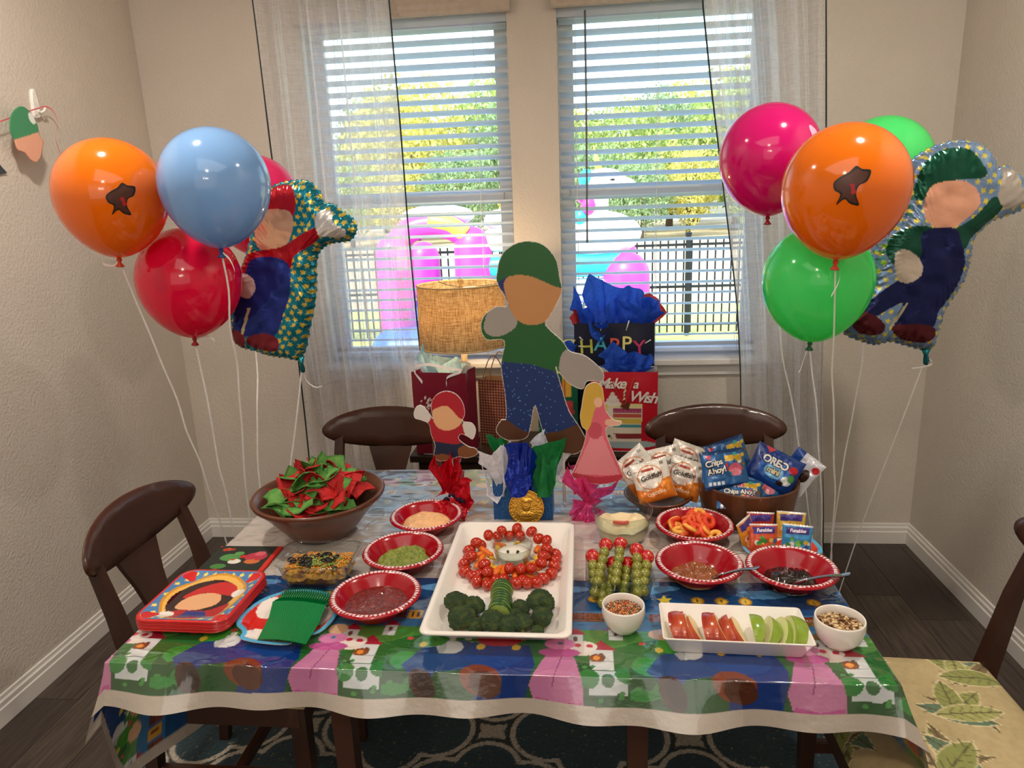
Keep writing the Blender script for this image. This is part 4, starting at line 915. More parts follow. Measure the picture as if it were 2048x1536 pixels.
def starfield(a, x0, x1, z0, z1, st, col, r):
    rg = random.Random(9); z = z0; k = 0
    while z < z1:
        x = x0 + (k % 2) * st / 2
        while x < x1: a.star(x + rg.uniform(-.004, .004), z + rg.uniform(-.004, .004), r, col, rg.uniform(0, 1), 5, .5); x += st
        z += st * .8; k += 1
    return a
outL = [(-0.9593, 1.6769), (-0.9172, 1.6944), (-0.8690, 1.6998), (-0.8254, 1.6950), (-0.7941, 1.6645), (-0.7819, 1.6315), (-0.7542, 1.6246), (-0.7223, 1.5982), (-0.6930, 1.5748), (-0.6899, 1.5417), (-0.7149, 1.5124), (-0.7600, 1.5078), (-0.7964, 1.4968), (-0.8223, 1.4654), (-0.8332, 1.3959), (-0.8434, 1.3331), (-0.8688, 1.2535), (-0.8947, 1.1724), (-0.9220, 1.1398), (-0.9684, 1.1472), (-1.0183, 1.1547), (-1.0670, 1.1722), (-1.1128, 1.1863), (-1.1361, 1.2265), (-1.1301, 1.2918), (-1.1092, 1.3558), (-1.0826, 1.4265), (-1.0553, 1.4804), (-1.0306, 1.5412), (-1.0127, 1.6014), (-0.9938, 1.6456)]
aL = starfield(Art('#157a8e'), -1.3, -.6, 1.05, 1.8, .026, '#e0c44a', .0095)
def A2(y, pts): return pts
aL.poly(closed_path([(-0.9466, 1.6513), (-0.9185, 1.6842), (-0.8711, 1.6822), (-0.8561, 1.6477), (-0.8685, 1.5961), (-0.9070, 1.5825), (-0.9532, 1.5992)], 4), '#b8222e')
aL.poly(closed_path([(-0.9921, 1.5855), (-0.9673, 1.6147), (-0.9190, 1.6159), (-0.8770, 1.6054), (-0.8720, 1.5661), (-0.8902, 1.5212), (-0.9262, 1.4918), (-0.9677, 1.4854), (-0.9962, 1.5171)], 4), '#dcae8c')
aL.poly(closed_path([(-1.0422, 1.4800), (-0.9911, 1.4938), (-0.9166, 1.5037), (-0.8563, 1.5353), (-0.8059, 1.5563), (-0.7925, 1.5331), (-0.8277, 1.5039), (-0.8795, 1.4749), (-0.9011, 1.4290), (-0.9539, 1.3992), (-1.0341, 1.4172), (-1.0610, 1.4022), (-1.0639, 1.4417)], 4), '#a81424')
aL.poly(closed_path([(-0.8035, 1.5787), (-0.7813, 1.6078), (-0.7504, 1.6007), (-0.7473, 1.5692), (-0.7117, 1.5455), (-0.7296, 1.5250), (-0.7705, 1.5294), (-0.7956, 1.5332)], 4), '#d8d2cc')
aL.poly(closed_path([(-1.0246, 1.4639), (-0.9447, 1.4738), (-0.8993, 1.4445), (-0.9044, 1.3742), (-0.9326, 1.3033), (-0.9754, 1.2265), (-1.0426, 1.2279), (-1.1084, 1.2424), (-1.0903, 1.3232), (-1.0549, 1.3862)], 4), '#20307e')
aL.poly(closed_path([(-1.0628, 1.4259), (-1.0259, 1.4170), (-1.0156, 1.3820), (-1.0397, 1.3508), (-1.0688, 1.3580), (-1.0744, 1.3899)], 4), '#d8d0c8')
aL.poly(closed_path([(-1.1241, 1.2509), (-1.0750, 1.2384), (-1.0813, 1.1924), (-1.1182, 1.1964), (-1.1349, 1.2232)], 4), '#7a2430').poly(closed_path([(-1.0595, 1.2282), (-0.9993, 1.2368), (-0.9636, 1.2132), (-0.9727, 1.1804), (-1.0313, 1.1848), (-1.0664, 1.2020)], 4), '#7a2430')
aL.poly([(-1.0506, 1.3190), (-1.0406, 1.3188), (-1.0755, 1.2351), (-1.0835, 1.2386)], '#c9c49a')
foil('foil balloon with red cap, blue body and yellow stars on teal', gl, outL, 2.15, aL, '#2b7f8c', .045, WL, 21)
outR = [(0.8686, 1.6457), (0.8812, 1.6750), (0.9169, 1.7016), (0.9657, 1.7198), (1.0158, 1.7226), (1.0613, 1.7078), (1.0899, 1.6786), (1.1024, 1.6487), (1.1268, 1.6541), (1.1582, 1.6335), (1.1830, 1.6068), (1.1932, 1.5675), (1.1846, 1.5378), (1.1475, 1.5207), (1.1072, 1.5063), (1.0843, 1.4831), (1.0652, 1.4595), (1.0624, 1.4053), (1.0548, 1.3574), (1.0338, 1.3091), (1.0118, 1.2673), (1.0018, 1.2104), (0.9934, 1.1612), (0.9657, 1.1530), (0.9195, 1.1655), (0.8746, 1.1781), (0.8341, 1.1701), (0.7918, 1.1826), (0.7459, 1.2041), (0.7290, 1.2452), (0.7425, 1.2853), (0.7693, 1.3274), (0.7827, 1.3791), (0.8009, 1.4340), (0.8179, 1.4841), (0.8569, 1.5206), (0.8650, 1.5737)]
aR = starfield(Art('#6f8bb0'), .6, 1.4, 1.05, 1.85, .028, '#cfc24a', .009)
aR.poly(closed_path([(0.8833, 1.5862), (0.8958, 1.6576), (0.9427, 1.6979), (1.0060, 1.6976), (1.0421, 1.6577), (1.0522, 1.6251), (0.9891, 1.6212), (0.9390, 1.6102), (0.9041, 1.5722)], 4), '#0e4a38')
aR.poly(closed_path([(0.9067, 1.5721), (0.9261, 1.6108), (0.9894, 1.6186), (1.0297, 1.6000), (1.0471, 1.5601), (1.0194, 1.5214), (0.9833, 1.4960), (0.9372, 1.5016), (0.9107, 1.5320)], 4), '#dca388')
aR.poly(closed_path([(0.8244, 1.4402), (0.8407, 1.4806), (0.8976, 1.5057), (0.9772, 1.4922), (1.0383, 1.5247), (1.0776, 1.5720), (1.1103, 1.5642), (1.0959, 1.5253), (1.0441, 1.4737), (1.0161, 1.4340), (0.9584, 1.4222), (0.8815, 1.3970), (0.8408, 1.4052)], 4), '#0f4536')
aR.poly(closed_path([(1.0903, 1.5715), (1.0975, 1.6168), (1.1129, 1.6444), (1.1393, 1.6343), (1.1468, 1.5953), (1.1852, 1.5899), (1.1865, 1.5613), (1.1441, 1.5472), (1.1129, 1.5431)], 4), '#a8a29a')
aR.poly(closed_path([(0.9123, 1.4890), (0.9898, 1.4957), (1.0146, 1.4477), (1.0298, 1.3926), (1.0084, 1.3238), (0.9743, 1.2682), (0.9584, 1.2257), (0.8627, 1.2350), (0.8772, 1.2990), (0.7994, 1.2580), (0.7727, 1.2845), (0.8329, 1.3426), (0.8835, 1.3762), (0.9121, 1.4237)], 4), '#10194a')
aR.poly(closed_path([(0.8450, 1.4327), (0.8774, 1.4412), (0.9148, 1.4098), (0.9172, 1.3710), (0.8857, 1.3524), (0.8549, 1.3672)], 4), '#b9aca0')
aR.poly(closed_path([(0.7420, 1.2565), (0.7635, 1.2790), (0.8128, 1.2606), (0.8374, 1.2283), (0.8172, 1.2084), (0.7685, 1.2153)], 4), '#4e1820').poly(closed_path([(0.8535, 1.2309), (0.9099, 1.2383), (0.9649, 1.2284), (0.9732, 1.1994), (0.9424, 1.1826), (0.8840, 1.1954)], 4), '#4e1820')
aR.poly([(0.8856, 1.2960), (0.8934, 1.2986), (0.8565, 1.2279), (0.8478, 1.2339)], '#a7a28a')
foil('foil balloon with dark green cap, navy body and stars on grey-blue', gr, outR, 2.08, aR, '#5c6878', .05, WR, 22)
# ================================================================ wall party string
WX_ = XL + .004
hk = thing('adhesive_hook', 'small white adhesive hook on the left wall holding a pink ribbon', 'hook', (XL, 0, 0))
ho = [(2.4767, 2.0508), (2.4948, 2.0567), (2.5002, 1.9806), (2.4816, 1.9651), (2.4697, 1.9738)]
XY, T, d = sheet(closed_path(ho, 4), .004); V = [(.012, y, z) for y, z in XY] + [(.0, y, z) for y, z in XY]; k = len(XY); no = len(closed_path(ho, 4))
obj('hook_plate', (V, list(T) + [(i, (i + 1) % no, (i + 1) % no + k, i + k) for i in range(no)]), M('hook_white', '#e9e7e2', .3), hk)
hy, hz = [(2.4882, 1.9893)][0]; obj('hook_arm', tube(smooth_path([(.010, hy, hz), (.022, hy + .003, hz - .004), (.030, hy + .010, hz + .004), (.030, hy + .013, hz + .012)], 5), .004, 8), MATS['hook_white'], hk)
rp = [(2.2107, 1.9134), (2.2756, 1.9308), (2.3456, 1.9556), (2.4191, 1.9801), (2.4646, 1.9938), (2.5087, 2.0059), (2.5376, 1.9941), (2.5472, 1.9558), (2.5286, 1.9247), (2.5209, 1.8965), (2.5319, 1.8627), (2.5483, 1.8287)]
tag(obj('party_ribbon', ribbon(smooth_path([(-1.903 + .004 * math.sin(i), y, z) for i, (y, z) in enumerate(rp)], 5), .005, (0, .3, 1)), M('ribbon_pink', '#d8606a', .4)), 'thin pink curling ribbon strung from the hook on the left wall', 'ribbon')
mo = closed_path([(2.2965, 1.9374), (2.3218, 1.9684), (2.3592, 1.9871), (2.3931, 1.9736), (2.4149, 1.9370), (2.4181, 1.8977), (2.4293, 1.8787), (2.4189, 1.8579), (2.4067, 1.8304), (2.3795, 1.8072), (2.3540, 1.8141), (2.3332, 1.8356), (2.3048, 1.8434), (2.2971, 1.8778), (2.2890, 1.9022)], 5)
XY, T, d = sheet(mo, .004); am = Art('#e2a488'); am.add(lambda X, Y: Y > 1.905 + .0 * X + .30 * (X - 2.40), '#3f8a5e').ell(2.40, 1.955, .018, .02, '#dfe6df')
k = len(XY); no = len(mo); V = [(-1.880, y, z) for y, z in XY] + [(-1.883, y, z) for y, z in XY]
mk = thing('paper_mask', 'oval paper cut-out with green top and tan lower half, hung on the pink ribbon', 'mask')
obj('printed_card', (V, list(T) + [tuple(i + k for i in q[::-1]) for q in T] + [(i, (i + 1) % no, (i + 1) % no + k, i + k) for i in range(no)]), M('printed_card', '#888888', .4, paint=True, var=(5., .03)), mk, col=am(np.r_[XY[:, 0], XY[:, 0]], np.r_[XY[:, 1], XY[:, 1]]))
ho = [(2.2041, 1.8381), (2.2731, 1.7952), (2.2959, 1.7705), (2.2220, 1.7582), (2.1820, 1.7568)]
XY, T, d = sheet(ho, .02); V = [(-1.929, y, z) for y, z in XY]
tag(obj('dark_poster', (V, T), M('poster_dark', '#323a40', .4)), 'corner of a dark grey paper banner on the left wall', 'poster')
# ================================================================ cutout boards and their stands
boardm = M('painted_board', '#888888', .45, paint=True, var=(8., .05))
def board(name, label, out, y, art, th=.005, sp=.006):
    P = closed_path(out, 5); V, Fc, XY = slab(P, sp, th); a = np.array(V)
    c = art(XY[:, 0], XY[:, 1]); e = edge_dist(XY, np.array(P)); c[e < .0009] = lin('#d9d3cc')
    return [(x, yy + y, z) for x, yy, z in V], Fc, c
YC = 1.80
big = [(-0.2197, 1.4348), (-0.2076, 1.4762), (-0.1772, 1.5027), (-0.1376, 1.5113), (-0.0975, 1.5001), (-0.0681, 1.4643), (-0.0590, 1.4175), (-0.0545, 1.3857), (-0.0654, 1.3552), (-0.0868, 1.3195), (-0.0978, 1.2962), (-0.0560, 1.2533), (-0.0370, 1.2264), (0.0043, 1.2123), (0.0468, 1.1715), (0.0453, 1.1446), (0.0075, 1.1451), (-0.0059, 1.1235), (-0.0386, 1.1375), (-0.0669, 1.1692), (-0.0744, 1.1828), (-0.0623, 1.1351), (-0.0425, 1.0660), (-0.0114, 1.0127), (0.0015, 0.9745), (-0.0285, 0.9418), (-0.0890, 0.9592), (-0.1147, 1.0105), (-0.1329, 1.0781), (-0.1453, 1.0249), (-0.1600, 0.9881), (-0.2107, 0.9826), (-0.2410, 1.0085), (-0.2261, 1.0396), (-0.2122, 1.0466), (-0.2123, 1.1095), (-0.2196, 1.1919), (-0.2090, 1.2562), (-0.2525, 1.2598), (-0.2684, 1.2867), (-0.2615, 1.3209), (-0.2288, 1.3463), (-0.1974, 1.3481), (-0.2017, 1.3703), (-0.2208, 1.4094)]
G_, BL_, TN_, BR_, GY_ = '#1a5424', '#0f2a60', '#b57f4e', '#4e2c14', '#958e88'
ab = Art(BL_)
def glit(X, Y):
    c = np.empty(X.shape + (3,)); c[:] = lin(BL_); m = _hash(np.floor(X / .0025), np.floor(Y / .0025), X * 0) > .985; c[m] = lin('#5f8ac4'); return c
ab = Art(BL_); ab.add(lambda X, Y: Y > -9, glit)
ab.poly(closed_path([(-0.2737, 1.3656), (-0.2020, 1.3638), (-0.1389, 1.3102), (-0.0745, 1.2957), (-0.0302, 1.2422), (-0.0312, 1.1821), (-0.0747, 1.1733), (-0.1426, 1.1933), (-0.2152, 1.2026), (-0.2737, 1.2333)], 4), G_).poly(closed_path([(-0.1291, 1.2904), (-0.0874, 1.2960), (-0.0367, 1.2423), (-0.0312, 1.1821), (-0.0774, 1.1693), (-0.1156, 1.2171), (-0.1380, 1.2575)], 4), G_)
ab.poly(closed_path([(-0.0666, 1.1827), (-0.0499, 1.2293), (-0.0046, 1.2218), (0.0597, 1.1740), (0.0595, 1.1267), (-0.0126, 1.1140), (-0.0516, 1.1418)], 4), GY_).poly(closed_path([(-0.2598, 1.2998), (-0.2422, 1.3388), (-0.2024, 1.3534), (-0.1707, 1.3306), (-0.1787, 1.2914), (-0.2190, 1.2698), (-0.2517, 1.2757)], 4), GY_)
ab.poly(closed_path([(-0.1999, 1.4152), (-0.1476, 1.4391), (-0.0906, 1.4248), (-0.0493, 1.3919), (-0.0629, 1.3526), (-0.0923, 1.3092), (-0.1393, 1.2971), (-0.1777, 1.3177), (-0.1968, 1.3637)], 5), TN_)
ab.poly(closed_path([(-0.2325, 1.4097), (-0.2232, 1.4729), (-0.1831, 1.5153), (-0.1321, 1.5235), (-0.0700, 1.4930), (-0.0439, 1.4108), (-0.0621, 1.3923), (-0.1353, 1.4235), (-0.1866, 1.4250)], 5), G_)
ab.poly(closed_path([(-0.2498, 1.0256), (-0.2217, 1.0452), (-0.1621, 1.0080), (-0.1282, 1.0078), (-0.1366, 0.9536), (-0.2528, 0.9612)], 4), BR_).poly(closed_path([(-0.1082, 0.9992), (-0.0677, 1.0074), (-0.0072, 1.0267), (0.0189, 0.9744), (-0.0288, 0.9245), (-0.1028, 0.9463)], 4), BR_)
bd = thing('cutout_board', 'large painted cutout board with green top and glittery blue body in the blue box', 'cutout', (0, 0, 0))
V, Fc, c = board('b', '', big, YC, ab, .005, .0026); obj('board', (V, Fc), boardm, bd, smooth=False, col=c)
for px_ in (-.205, -.06): obj('stick', tube([(px_, YC + .006, .80), (px_, YC + .006, 1.02)], .004, 8), M('white_stick', '#dcd8d0', .5), bd)
# second board with red top
sm1 = [(-0.4691, 1.0584), (-0.4594, 1.0755), (-0.4426, 1.0753), (-0.4272, 1.0551), (-0.4170, 1.0407), (-0.4201, 1.0780), (-0.4043, 1.1062), (-0.3759, 1.1172), (-0.3488, 1.1084), (-0.3309, 1.0827), (-0.3271, 1.0514), (-0.3338, 1.0314), (-0.3091, 1.0254), (-0.2990, 1.0052), (-0.3087, 0.9791), (-0.3250, 0.9879), (-0.3415, 0.9938), (-0.3479, 0.9793), (-0.3238, 0.9588), (-0.3018, 0.9514), (-0.2984, 0.9352), (-0.3285, 0.9235), (-0.3509, 0.9280), (-0.3697, 0.9206), (-0.4055, 0.9148), (-0.4216, 0.9296), (-0.4166, 0.9621), (-0.4257, 0.9943), (-0.4294, 1.0234), (-0.4511, 1.0352), (-0.4676, 1.0411)]
a1 = Art('#17233f'); a1.poly(closed_path([(-0.4378, 1.0638), (-0.3976, 1.0376), (-0.3289, 1.0198), (-0.3387, 0.9691), (-0.4019, 0.9708), (-0.4360, 0.9886)], 4), '#a51828').poly(closed_path([(-0.3639, 1.0172), (-0.3425, 1.0257), (-0.3182, 1.0111), (-0.3281, 0.9821), (-0.3653, 0.9940)], 4), '#a51828')
a1.poly(closed_path([(-0.4699, 1.0856), (-0.4363, 1.0853), (-0.4218, 1.0522), (-0.4348, 1.0264), (-0.4710, 1.0324)], 4), '#cfc9c4').poly(closed_path([(-0.3310, 1.0313), (-0.2922, 1.0310), (-0.2921, 0.9761), (-0.3174, 0.9734), (-0.3326, 1.0025)], 4), '#cfc9c4')
a1.poly(closed_path([(-0.4155, 1.0636), (-0.3809, 1.0804), (-0.3455, 1.0687), (-0.3335, 1.0371), (-0.3544, 1.0113), (-0.3884, 1.0057), (-0.4125, 1.0233)], 4), '#dba77c').poly(closed_path([(-0.4300, 1.0552), (-0.4209, 1.1064), (-0.3752, 1.1284), (-0.3312, 1.1026), (-0.3186, 1.0542), (-0.3390, 1.0371), (-0.3743, 1.0747), (-0.4125, 1.0665)], 4), '#a51828')
a1.poly(closed_path([(-0.4273, 0.9296), (-0.3900, 0.9355), (-0.3654, 0.9206), (-0.4203, 0.9058)], 4), '#7a4a28').poly(closed_path([(-0.3524, 0.9501), (-0.3179, 0.9646), (-0.2880, 0.9469), (-0.2988, 0.9264), (-0.3416, 0.9176)], 4), '#7a4a28')
b2 = thing('cutout_board', 'small painted cutout with red top and navy body above the red cellophane', 'cutout')
V, Fc, c = board('b', '', sm1, 1.82, a1, .004, .0022); obj('board', (V, Fc), boardm, b2, smooth=False, col=c)
sx, sz = [(-0.3722, 0.9251)][0]; obj('stick', tube([(sx, 1.826, .775), (sx, 1.826, sz + .03)], .003, 8), MATS['white_stick'], b2)
# third board: pink bell shape
pk_ = [(-0.0048, 1.1070), (0.0034, 1.1343), (0.0270, 1.1448), (0.0452, 1.1310), (0.0502, 1.0996), (0.0553, 1.0679), (0.0736, 1.0428), (0.0946, 1.0371), (0.0894, 1.0260), (0.0604, 1.0234), (0.0550, 1.0067), (0.0707, 0.9586), (0.0920, 0.9071), (0.1000, 0.8783), (0.0786, 0.8667), (0.0381, 0.8593), (-0.0052, 0.8665), (-0.0376, 0.8840), (-0.0290, 0.9101), (-0.0066, 0.9674), (0.0019, 1.0098), (-0.0086, 1.0239), (-0.0135, 1.0519), (-0.0091, 1.0796)]
ap = Art('#cf5f70'); ap.poly([(0.0151, 0.9985), (0.0457, 0.9983), (0.0920, 0.8841), (-0.0321, 0.8898)], '#d9848e').poly(closed_path([(-0.0361, 0.8927), (0.0315, 0.8811), (0.1027, 0.8884), (0.0920, 0.8579), (0.0244, 0.8490), (-0.0406, 0.8665)], 4), '#b03848').ell(*[(0.0259, 1.0125)][0], .018, .024, '#b84a5c')
ap.poly(closed_path([(-0.0163, 1.0380), (-0.0127, 1.1071), (0.0035, 1.1411), (0.0271, 1.1502), (0.0504, 1.1309), (0.0476, 1.0927), (0.0264, 1.0723), (0.0127, 1.0238), (-0.0061, 1.0070)], 4), '#c9a23f').ell(*[(0.0344, 1.0901)][0], .011, .014, '#dfb193').poly(closed_path([(0.0525, 1.0402), (0.0736, 1.0456), (0.0999, 1.0398), (0.0920, 1.0232), (0.0577, 1.0262)], 4), '#d9a890')
b3_ = thing('cutout_board', 'pink bell-shaped cutout with yellow top above the pink cellophane', 'cutout')
V, Fc, c = board('b', '', pk_, 1.788, ap, .004, .0022); obj('board', (V, Fc), boardm, b3_, smooth=False, col=c)
sx, sz = [(0.0043, 0.8666)][0]; obj('stick', tube([(sx, 1.806, .775), (sx, 1.806, sz + .05)], .003, 8), MATS['white_stick'], b3_)
# blue glitter box with tissue and coin
gb = thing('glitter_box', 'square blue glitter box stuffed with white, green and blue tissue', 'box', (-.172, 1.812, TZ + .0035))
gm = M('blue_glitter', '#0c3c74', .35, .3, bump=(700., .8, 1, .003), var=(520., .5, '#2f6fb0', .08))
obj('box_walls', join(box(-.081, -.045, 0, .081, -.041, .124), box(-.081, .041, 0, .081, .045, .124), box(-.081, -.041, 0, -.077, .041, .124), box(.077, -.041, 0, .081, .041, .124), box(-.077, -.041, 0, .077, .041, .004)), gm, gb, smooth=False)
gpos = (-.172, 1.812, TZ + .0035)
def TP(name, base, tips, m, y, parent, off, seed, rough=.010, fan=.03):
    crumple(name, (base[0] - off[0], y - off[1], base[1] - off[2]), [(x - off[0], y - .03 * math.sin(PI * i / (len(tips) - 1)) - off[1], z - off[2]) for i, (x, z) in enumerate(tips)], m, parent, seed, 18, rough, fan)
TP('tissue_paper', [(-0.2200, 0.8260)][0], [(-0.2873, 0.9317), (-0.2827, 0.9692), (-0.2517, 0.9576), (-0.2231, 0.9861), (-0.2041, 0.9502)], t_white, 1.775, gb, gpos, 1)
TP('tissue_paper', [(-0.2364, 0.8334)][0], [(-0.2833, 0.9577), (-0.2706, 0.8481), (-0.2367, 0.8260), (-0.2127, 0.8703), (-0.2136, 0.9861)], t_white, 1.762, gb, gpos, 5, .012)
TP('tissue_paper', [(-0.2217, 0.9065)][0], [(-0.2706, 0.9910), (-0.2644, 1.0054), (-0.2319, 0.9937), (-0.2160, 0.9792)], t_green, 1.81, gb, gpos, 2)
TP('tissue_paper', [(-0.1176, 0.8423)][0], [(-0.1504, 0.9644), (-0.1338, 0.9813), (-0.0935, 0.9951), (-0.0578, 0.9922), (-0.0656, 0.9359)], t_green, 1.775, gb, gpos, 3)
TP('tissue_paper', [(-0.1078, 0.9572)][0], [(-0.1568, 0.8930), (-0.1312, 0.8423), (-0.0972, 0.8468), (-0.0759, 0.8931), (-0.0606, 0.9852)], t_green, 1.758, gb, gpos, 6, .012)
TP('tissue_paper', [(-0.1183, 0.9172)][0], [(-0.1483, 0.9754), (-0.1157, 1.0111), (-0.1061, 1.0154), (-0.0935, 0.9752)], t_white, 1.82, gb, gpos, 4)
TP('tissue_paper', [(-0.0854, 0.8691)][0], [(-0.0837, 0.9426), (-0.0425, 0.9396), (-0.0640, 0.8987)], t_white, 1.83, gb, gpos, 8, .006)
bf = film('blue_foil', '#0a2c9c', .05, .12, (30, .8))
for i, (bp, tp) in enumerate((([(-0.1915, 0.8464)][0], [(-0.2162, 0.9753), (-0.1993, 0.9963), (-0.1727, 0.9934), (-0.1603, 0.9681)]), ([(-0.1643, 0.8465)][0], [(-0.1798, 0.9822), (-0.1592, 0.9989), (-0.1385, 0.9820), (-0.1282, 0.9256)]), ([(-0.1763, 0.9681)][0], [(-0.2167, 0.8970), (-0.2024, 0.8463), (-0.1645, 0.8421), (-0.1388, 0.8827)]))):
    TP('foil_sheet', bp, tp, bf, 1.768 - .006 * i, gb, gpos, i * 2, .008)
# gold coin
def coin_geo(R, th):
    def f(U, V):
        r = V * R; a = U * 2 * PI; x = r * np.cos(a); z = r * np.sin(a); u = r / R
        h = np.where(u > .93, .0030, .0012) + .0005 * ((u > .84) & (u < .92) & (np.mod(a, .22) < .11))
        bx, bz = x / R, z / R
        bust = np.clip(1 - ((bx + .02) / .26) ** 2 - ((bz - .12) / .36) ** 2, 0, 1) ** .5 * .0022 + np.clip(1 - ((bx) / .42) ** 2 - ((bz + .42) / .2) ** 2, 0, 1) ** .5 * .0016 + np.clip(1 - ((bx - .02) / .34) ** 2 - ((bz - .40) / .12) ** 2, 0, 1) ** .5 * .0014
        return x, -(th / 2 + h + bust * (u < .8) + .0003 * vnoise(x * 500, z * 500)), z
    P, q = grid(120, 60, f, True); n = len(P); B = P.copy(); B[:, 1] = th / 2
    rim = np.arange(120) * 61 + 60; j = np.roll(rim, -1)
    return np.vstack([P, B]), [tuple(a) for a in q.tolist()] + [tuple(i + n for i in a[::-1]) for a in q.tolist()] + [(int(a), int(b), int(b) + n, int(a) + n) for a, b in zip(rim, j)]
cn = obj('chocolate_coin', coin_geo(.0475, .006), M('gold_foil', '#cf9a3c', .27, .9, bump=(40., .15)), rot=(math.radians(-12), 0, 0), loc=(-.160, 1.742, TZ + .0515))
tag(cn, 'large gold foil coin leaning against the blue glitter box', 'coin')
# cellophane wraps
rc, pc = film('red_cellophane', '#d0122a', .35, .1, (45, .9)), film('pink_cellophane', '#f2559a', .5, .1, (45, .9))
rw = thing('cellophane_wrap', 'gathered red cellophane treat wrap with dark twist ties', 'wrap', (0, 0, 0))
def CW(base, tips, m, y, par, seed, bend=.04, rough=.012): crumple('film_sheet', (base[0], y, base[1]), [(x, y - bend * math.sin(PI * i / (len(tips) - 1)), z) for i, (x, z) in enumerate(tips)], m, par, seed, 20, rough, .014)
nb = [(-0.3761, 0.8241)][0]
CW(nb, [(-0.3957, 0.8286), (-0.4215, 0.9105), (-0.4132, 0.9516), (-0.3943, 0.9179), (-0.3721, 0.9369)], rc, 1.80, rw, 1); CW(nb, [(-0.3770, 0.9471), (-0.3564, 0.9178), (-0.3368, 0.9426), (-0.3320, 0.9031), (-0.3574, 0.8287)], rc, 1.80, rw, 2); CW(nb, [(-0.4004, 0.9326), (-0.3741, 0.9031), (-0.3444, 0.9324)], rc, 1.83, rw, 3, -.04)
CW(nb, [(-0.3399, 0.8883), (-0.3122, 0.8810), (-0.3119, 0.8063), (-0.3366, 0.7683)], rc, 1.79, rw, 4); CW(nb, [(-0.4255, 0.8088), (-0.4097, 0.7877), (-0.3749, 0.7726), (-0.3328, 0.7607), (-0.3155, 0.7912)], rc, 1.775, rw, 5, .03); CW(nb, [(-0.4285, 0.8058), (-0.4079, 0.8150), (-0.3369, 0.8153), (-0.3168, 0.7942)], rc, 1.81, rw, 7, -.04, .008)
for p in [(-0.3824, 0.8223), (-0.3677, 0.8328), (-0.3473, 0.8209), (-0.3393, 0.8150)]: obj('twist_tie', tube(smooth_path([(p[0] - .008, 1.772, p[1] - .004), (p[0], 1.764, p[1] + .006), (p[0] + .006, 1.77, p[1] - .004)], 4), .0035, 6), M('tie_dark_blue', '#1c2440', .3, .5), rw)
pw = thing('cellophane_wrap', 'gathered pink cellophane wrap under the pink cutout', 'wrap', (0, 0, 0))
nb = [(0.0048, 0.8048)][0]
CW(nb, [(-0.0301, 0.8341), (-0.0592, 0.8778), (-0.0530, 0.9212), (-0.0293, 0.8851), (-0.0025, 0.8735)], pc, 1.79, pw, 1); CW(nb, [(-0.0158, 0.8851), (0.0311, 0.8634), (0.0714, 0.8779), (0.0848, 0.8852), (0.0673, 0.8344)], pc, 1.785, pw, 2, .05); CW(nb, [(-0.0493, 0.8996), (0.0111, 0.8779), (0.0848, 0.8923)], pc, 1.84, pw, 3, -.04)
CW(nb, [(-0.0382, 0.7599), (-0.0108, 0.7527), (0.0234, 0.7529), (0.0576, 0.7829)], pc, 1.775, pw, 4, .03); CW(nb, [(-0.0373, 0.8120), (-0.0419, 0.7823), (-0.0314, 0.7555)], pc, 1.79, pw, 6); CW(nb, [(-0.0313, 0.7600), (0.0099, 0.7677), (0.0509, 0.7902)], pc, 1.83, pw, 8, -.03)
# ================================================================ things on the table
TS = TZ + .0035
def put(o, c, z=TS): o.location = (c[0], c[1], z); return o
# ---- plastic bowls with a printed rim
def rim_dots(P):
    r = np.hypot(P[:, 0], P[:, 1]); a = np.arctan2(P[:, 1], P[:, 0]); c = np.empty((len(P), 3)); c[:] = lin('#a30a1e')
    band = (r > .0845) & (P[:, 2] > .0425); k = np.mod(a * 64 / (2 * PI), 1)
    c[band & (r > .0845) & (r < .0915) & (k < .62)] = lin('#eadfe0'); c[band & (r >= .0905) & (r < .0945) & (k > .2) & (k < .5)] = lin('#eadfe0')
    return c
redp = M('red_plastic', '#999999', .18, paint=True, var=(5., .03), coat=.4, transl=.12)
def rb_profile():
    return [(.001, 0), (.050, 0), (.054, .004), (.064, .018), (.078, .038), (.0835, .0435), (.085, .0445), (.087, .0452), (.089, .0455), (.091, .0452), (.093, .0446), (.0955, .043), (.0975, .041), (.097, .0425), (.0945, .0458), (.092, .0466), (.090, .0470), (.088, .0468), (.086, .0462), (.084, .0452), (.081, .043), (.076, .038), (.062, .018), (.052, .0055), (.046, .003), (.001, .003)]
_v, _f = lathe(rb_profile(), 256); rb_me = mesh('shell', _v, _f, redp, True, rim_dots(_v))
def red_bowl(c, label, n=1):
    t = thing('plastic_bowl', label, 'bowl', (c[0], c[1], TS), (0, 0, random.random()), 'red plastic bowls with a white printed rim')
    link('shell', rb_me, t)
    if n > 1: link('lower_shell', rb_me, t, (0, 0, .0), None, (1.0, 1.0, .94)).location = (.0008, -.0008, -.0005)
    return t
BC = {'cheese': (-.426, 1.702), 'guac': (-.440, 1.505), 'salsa': (-.451, 1.308), 'peach': (.270, 1.662), 'caramel': (.251, 1.466), 'choc': (.448, 1.449)}
for k, l in (('cheese', 'red plastic bowl of pale cheese dip, behind the other dip bowls'), ('guac', 'red plastic bowl of green guacamole, middle of the three dips'), ('salsa', 'red plastic bowl of red salsa beside the green forks'), ('peach', 'red plastic bowl of orange gummy rings'), ('caramel', 'red plastic bowl of caramel sauce with a fork handle'), ('choc', 'red plastic bowl of dark chocolate sauce by the table edge')): red_bowl(BC[k], l)
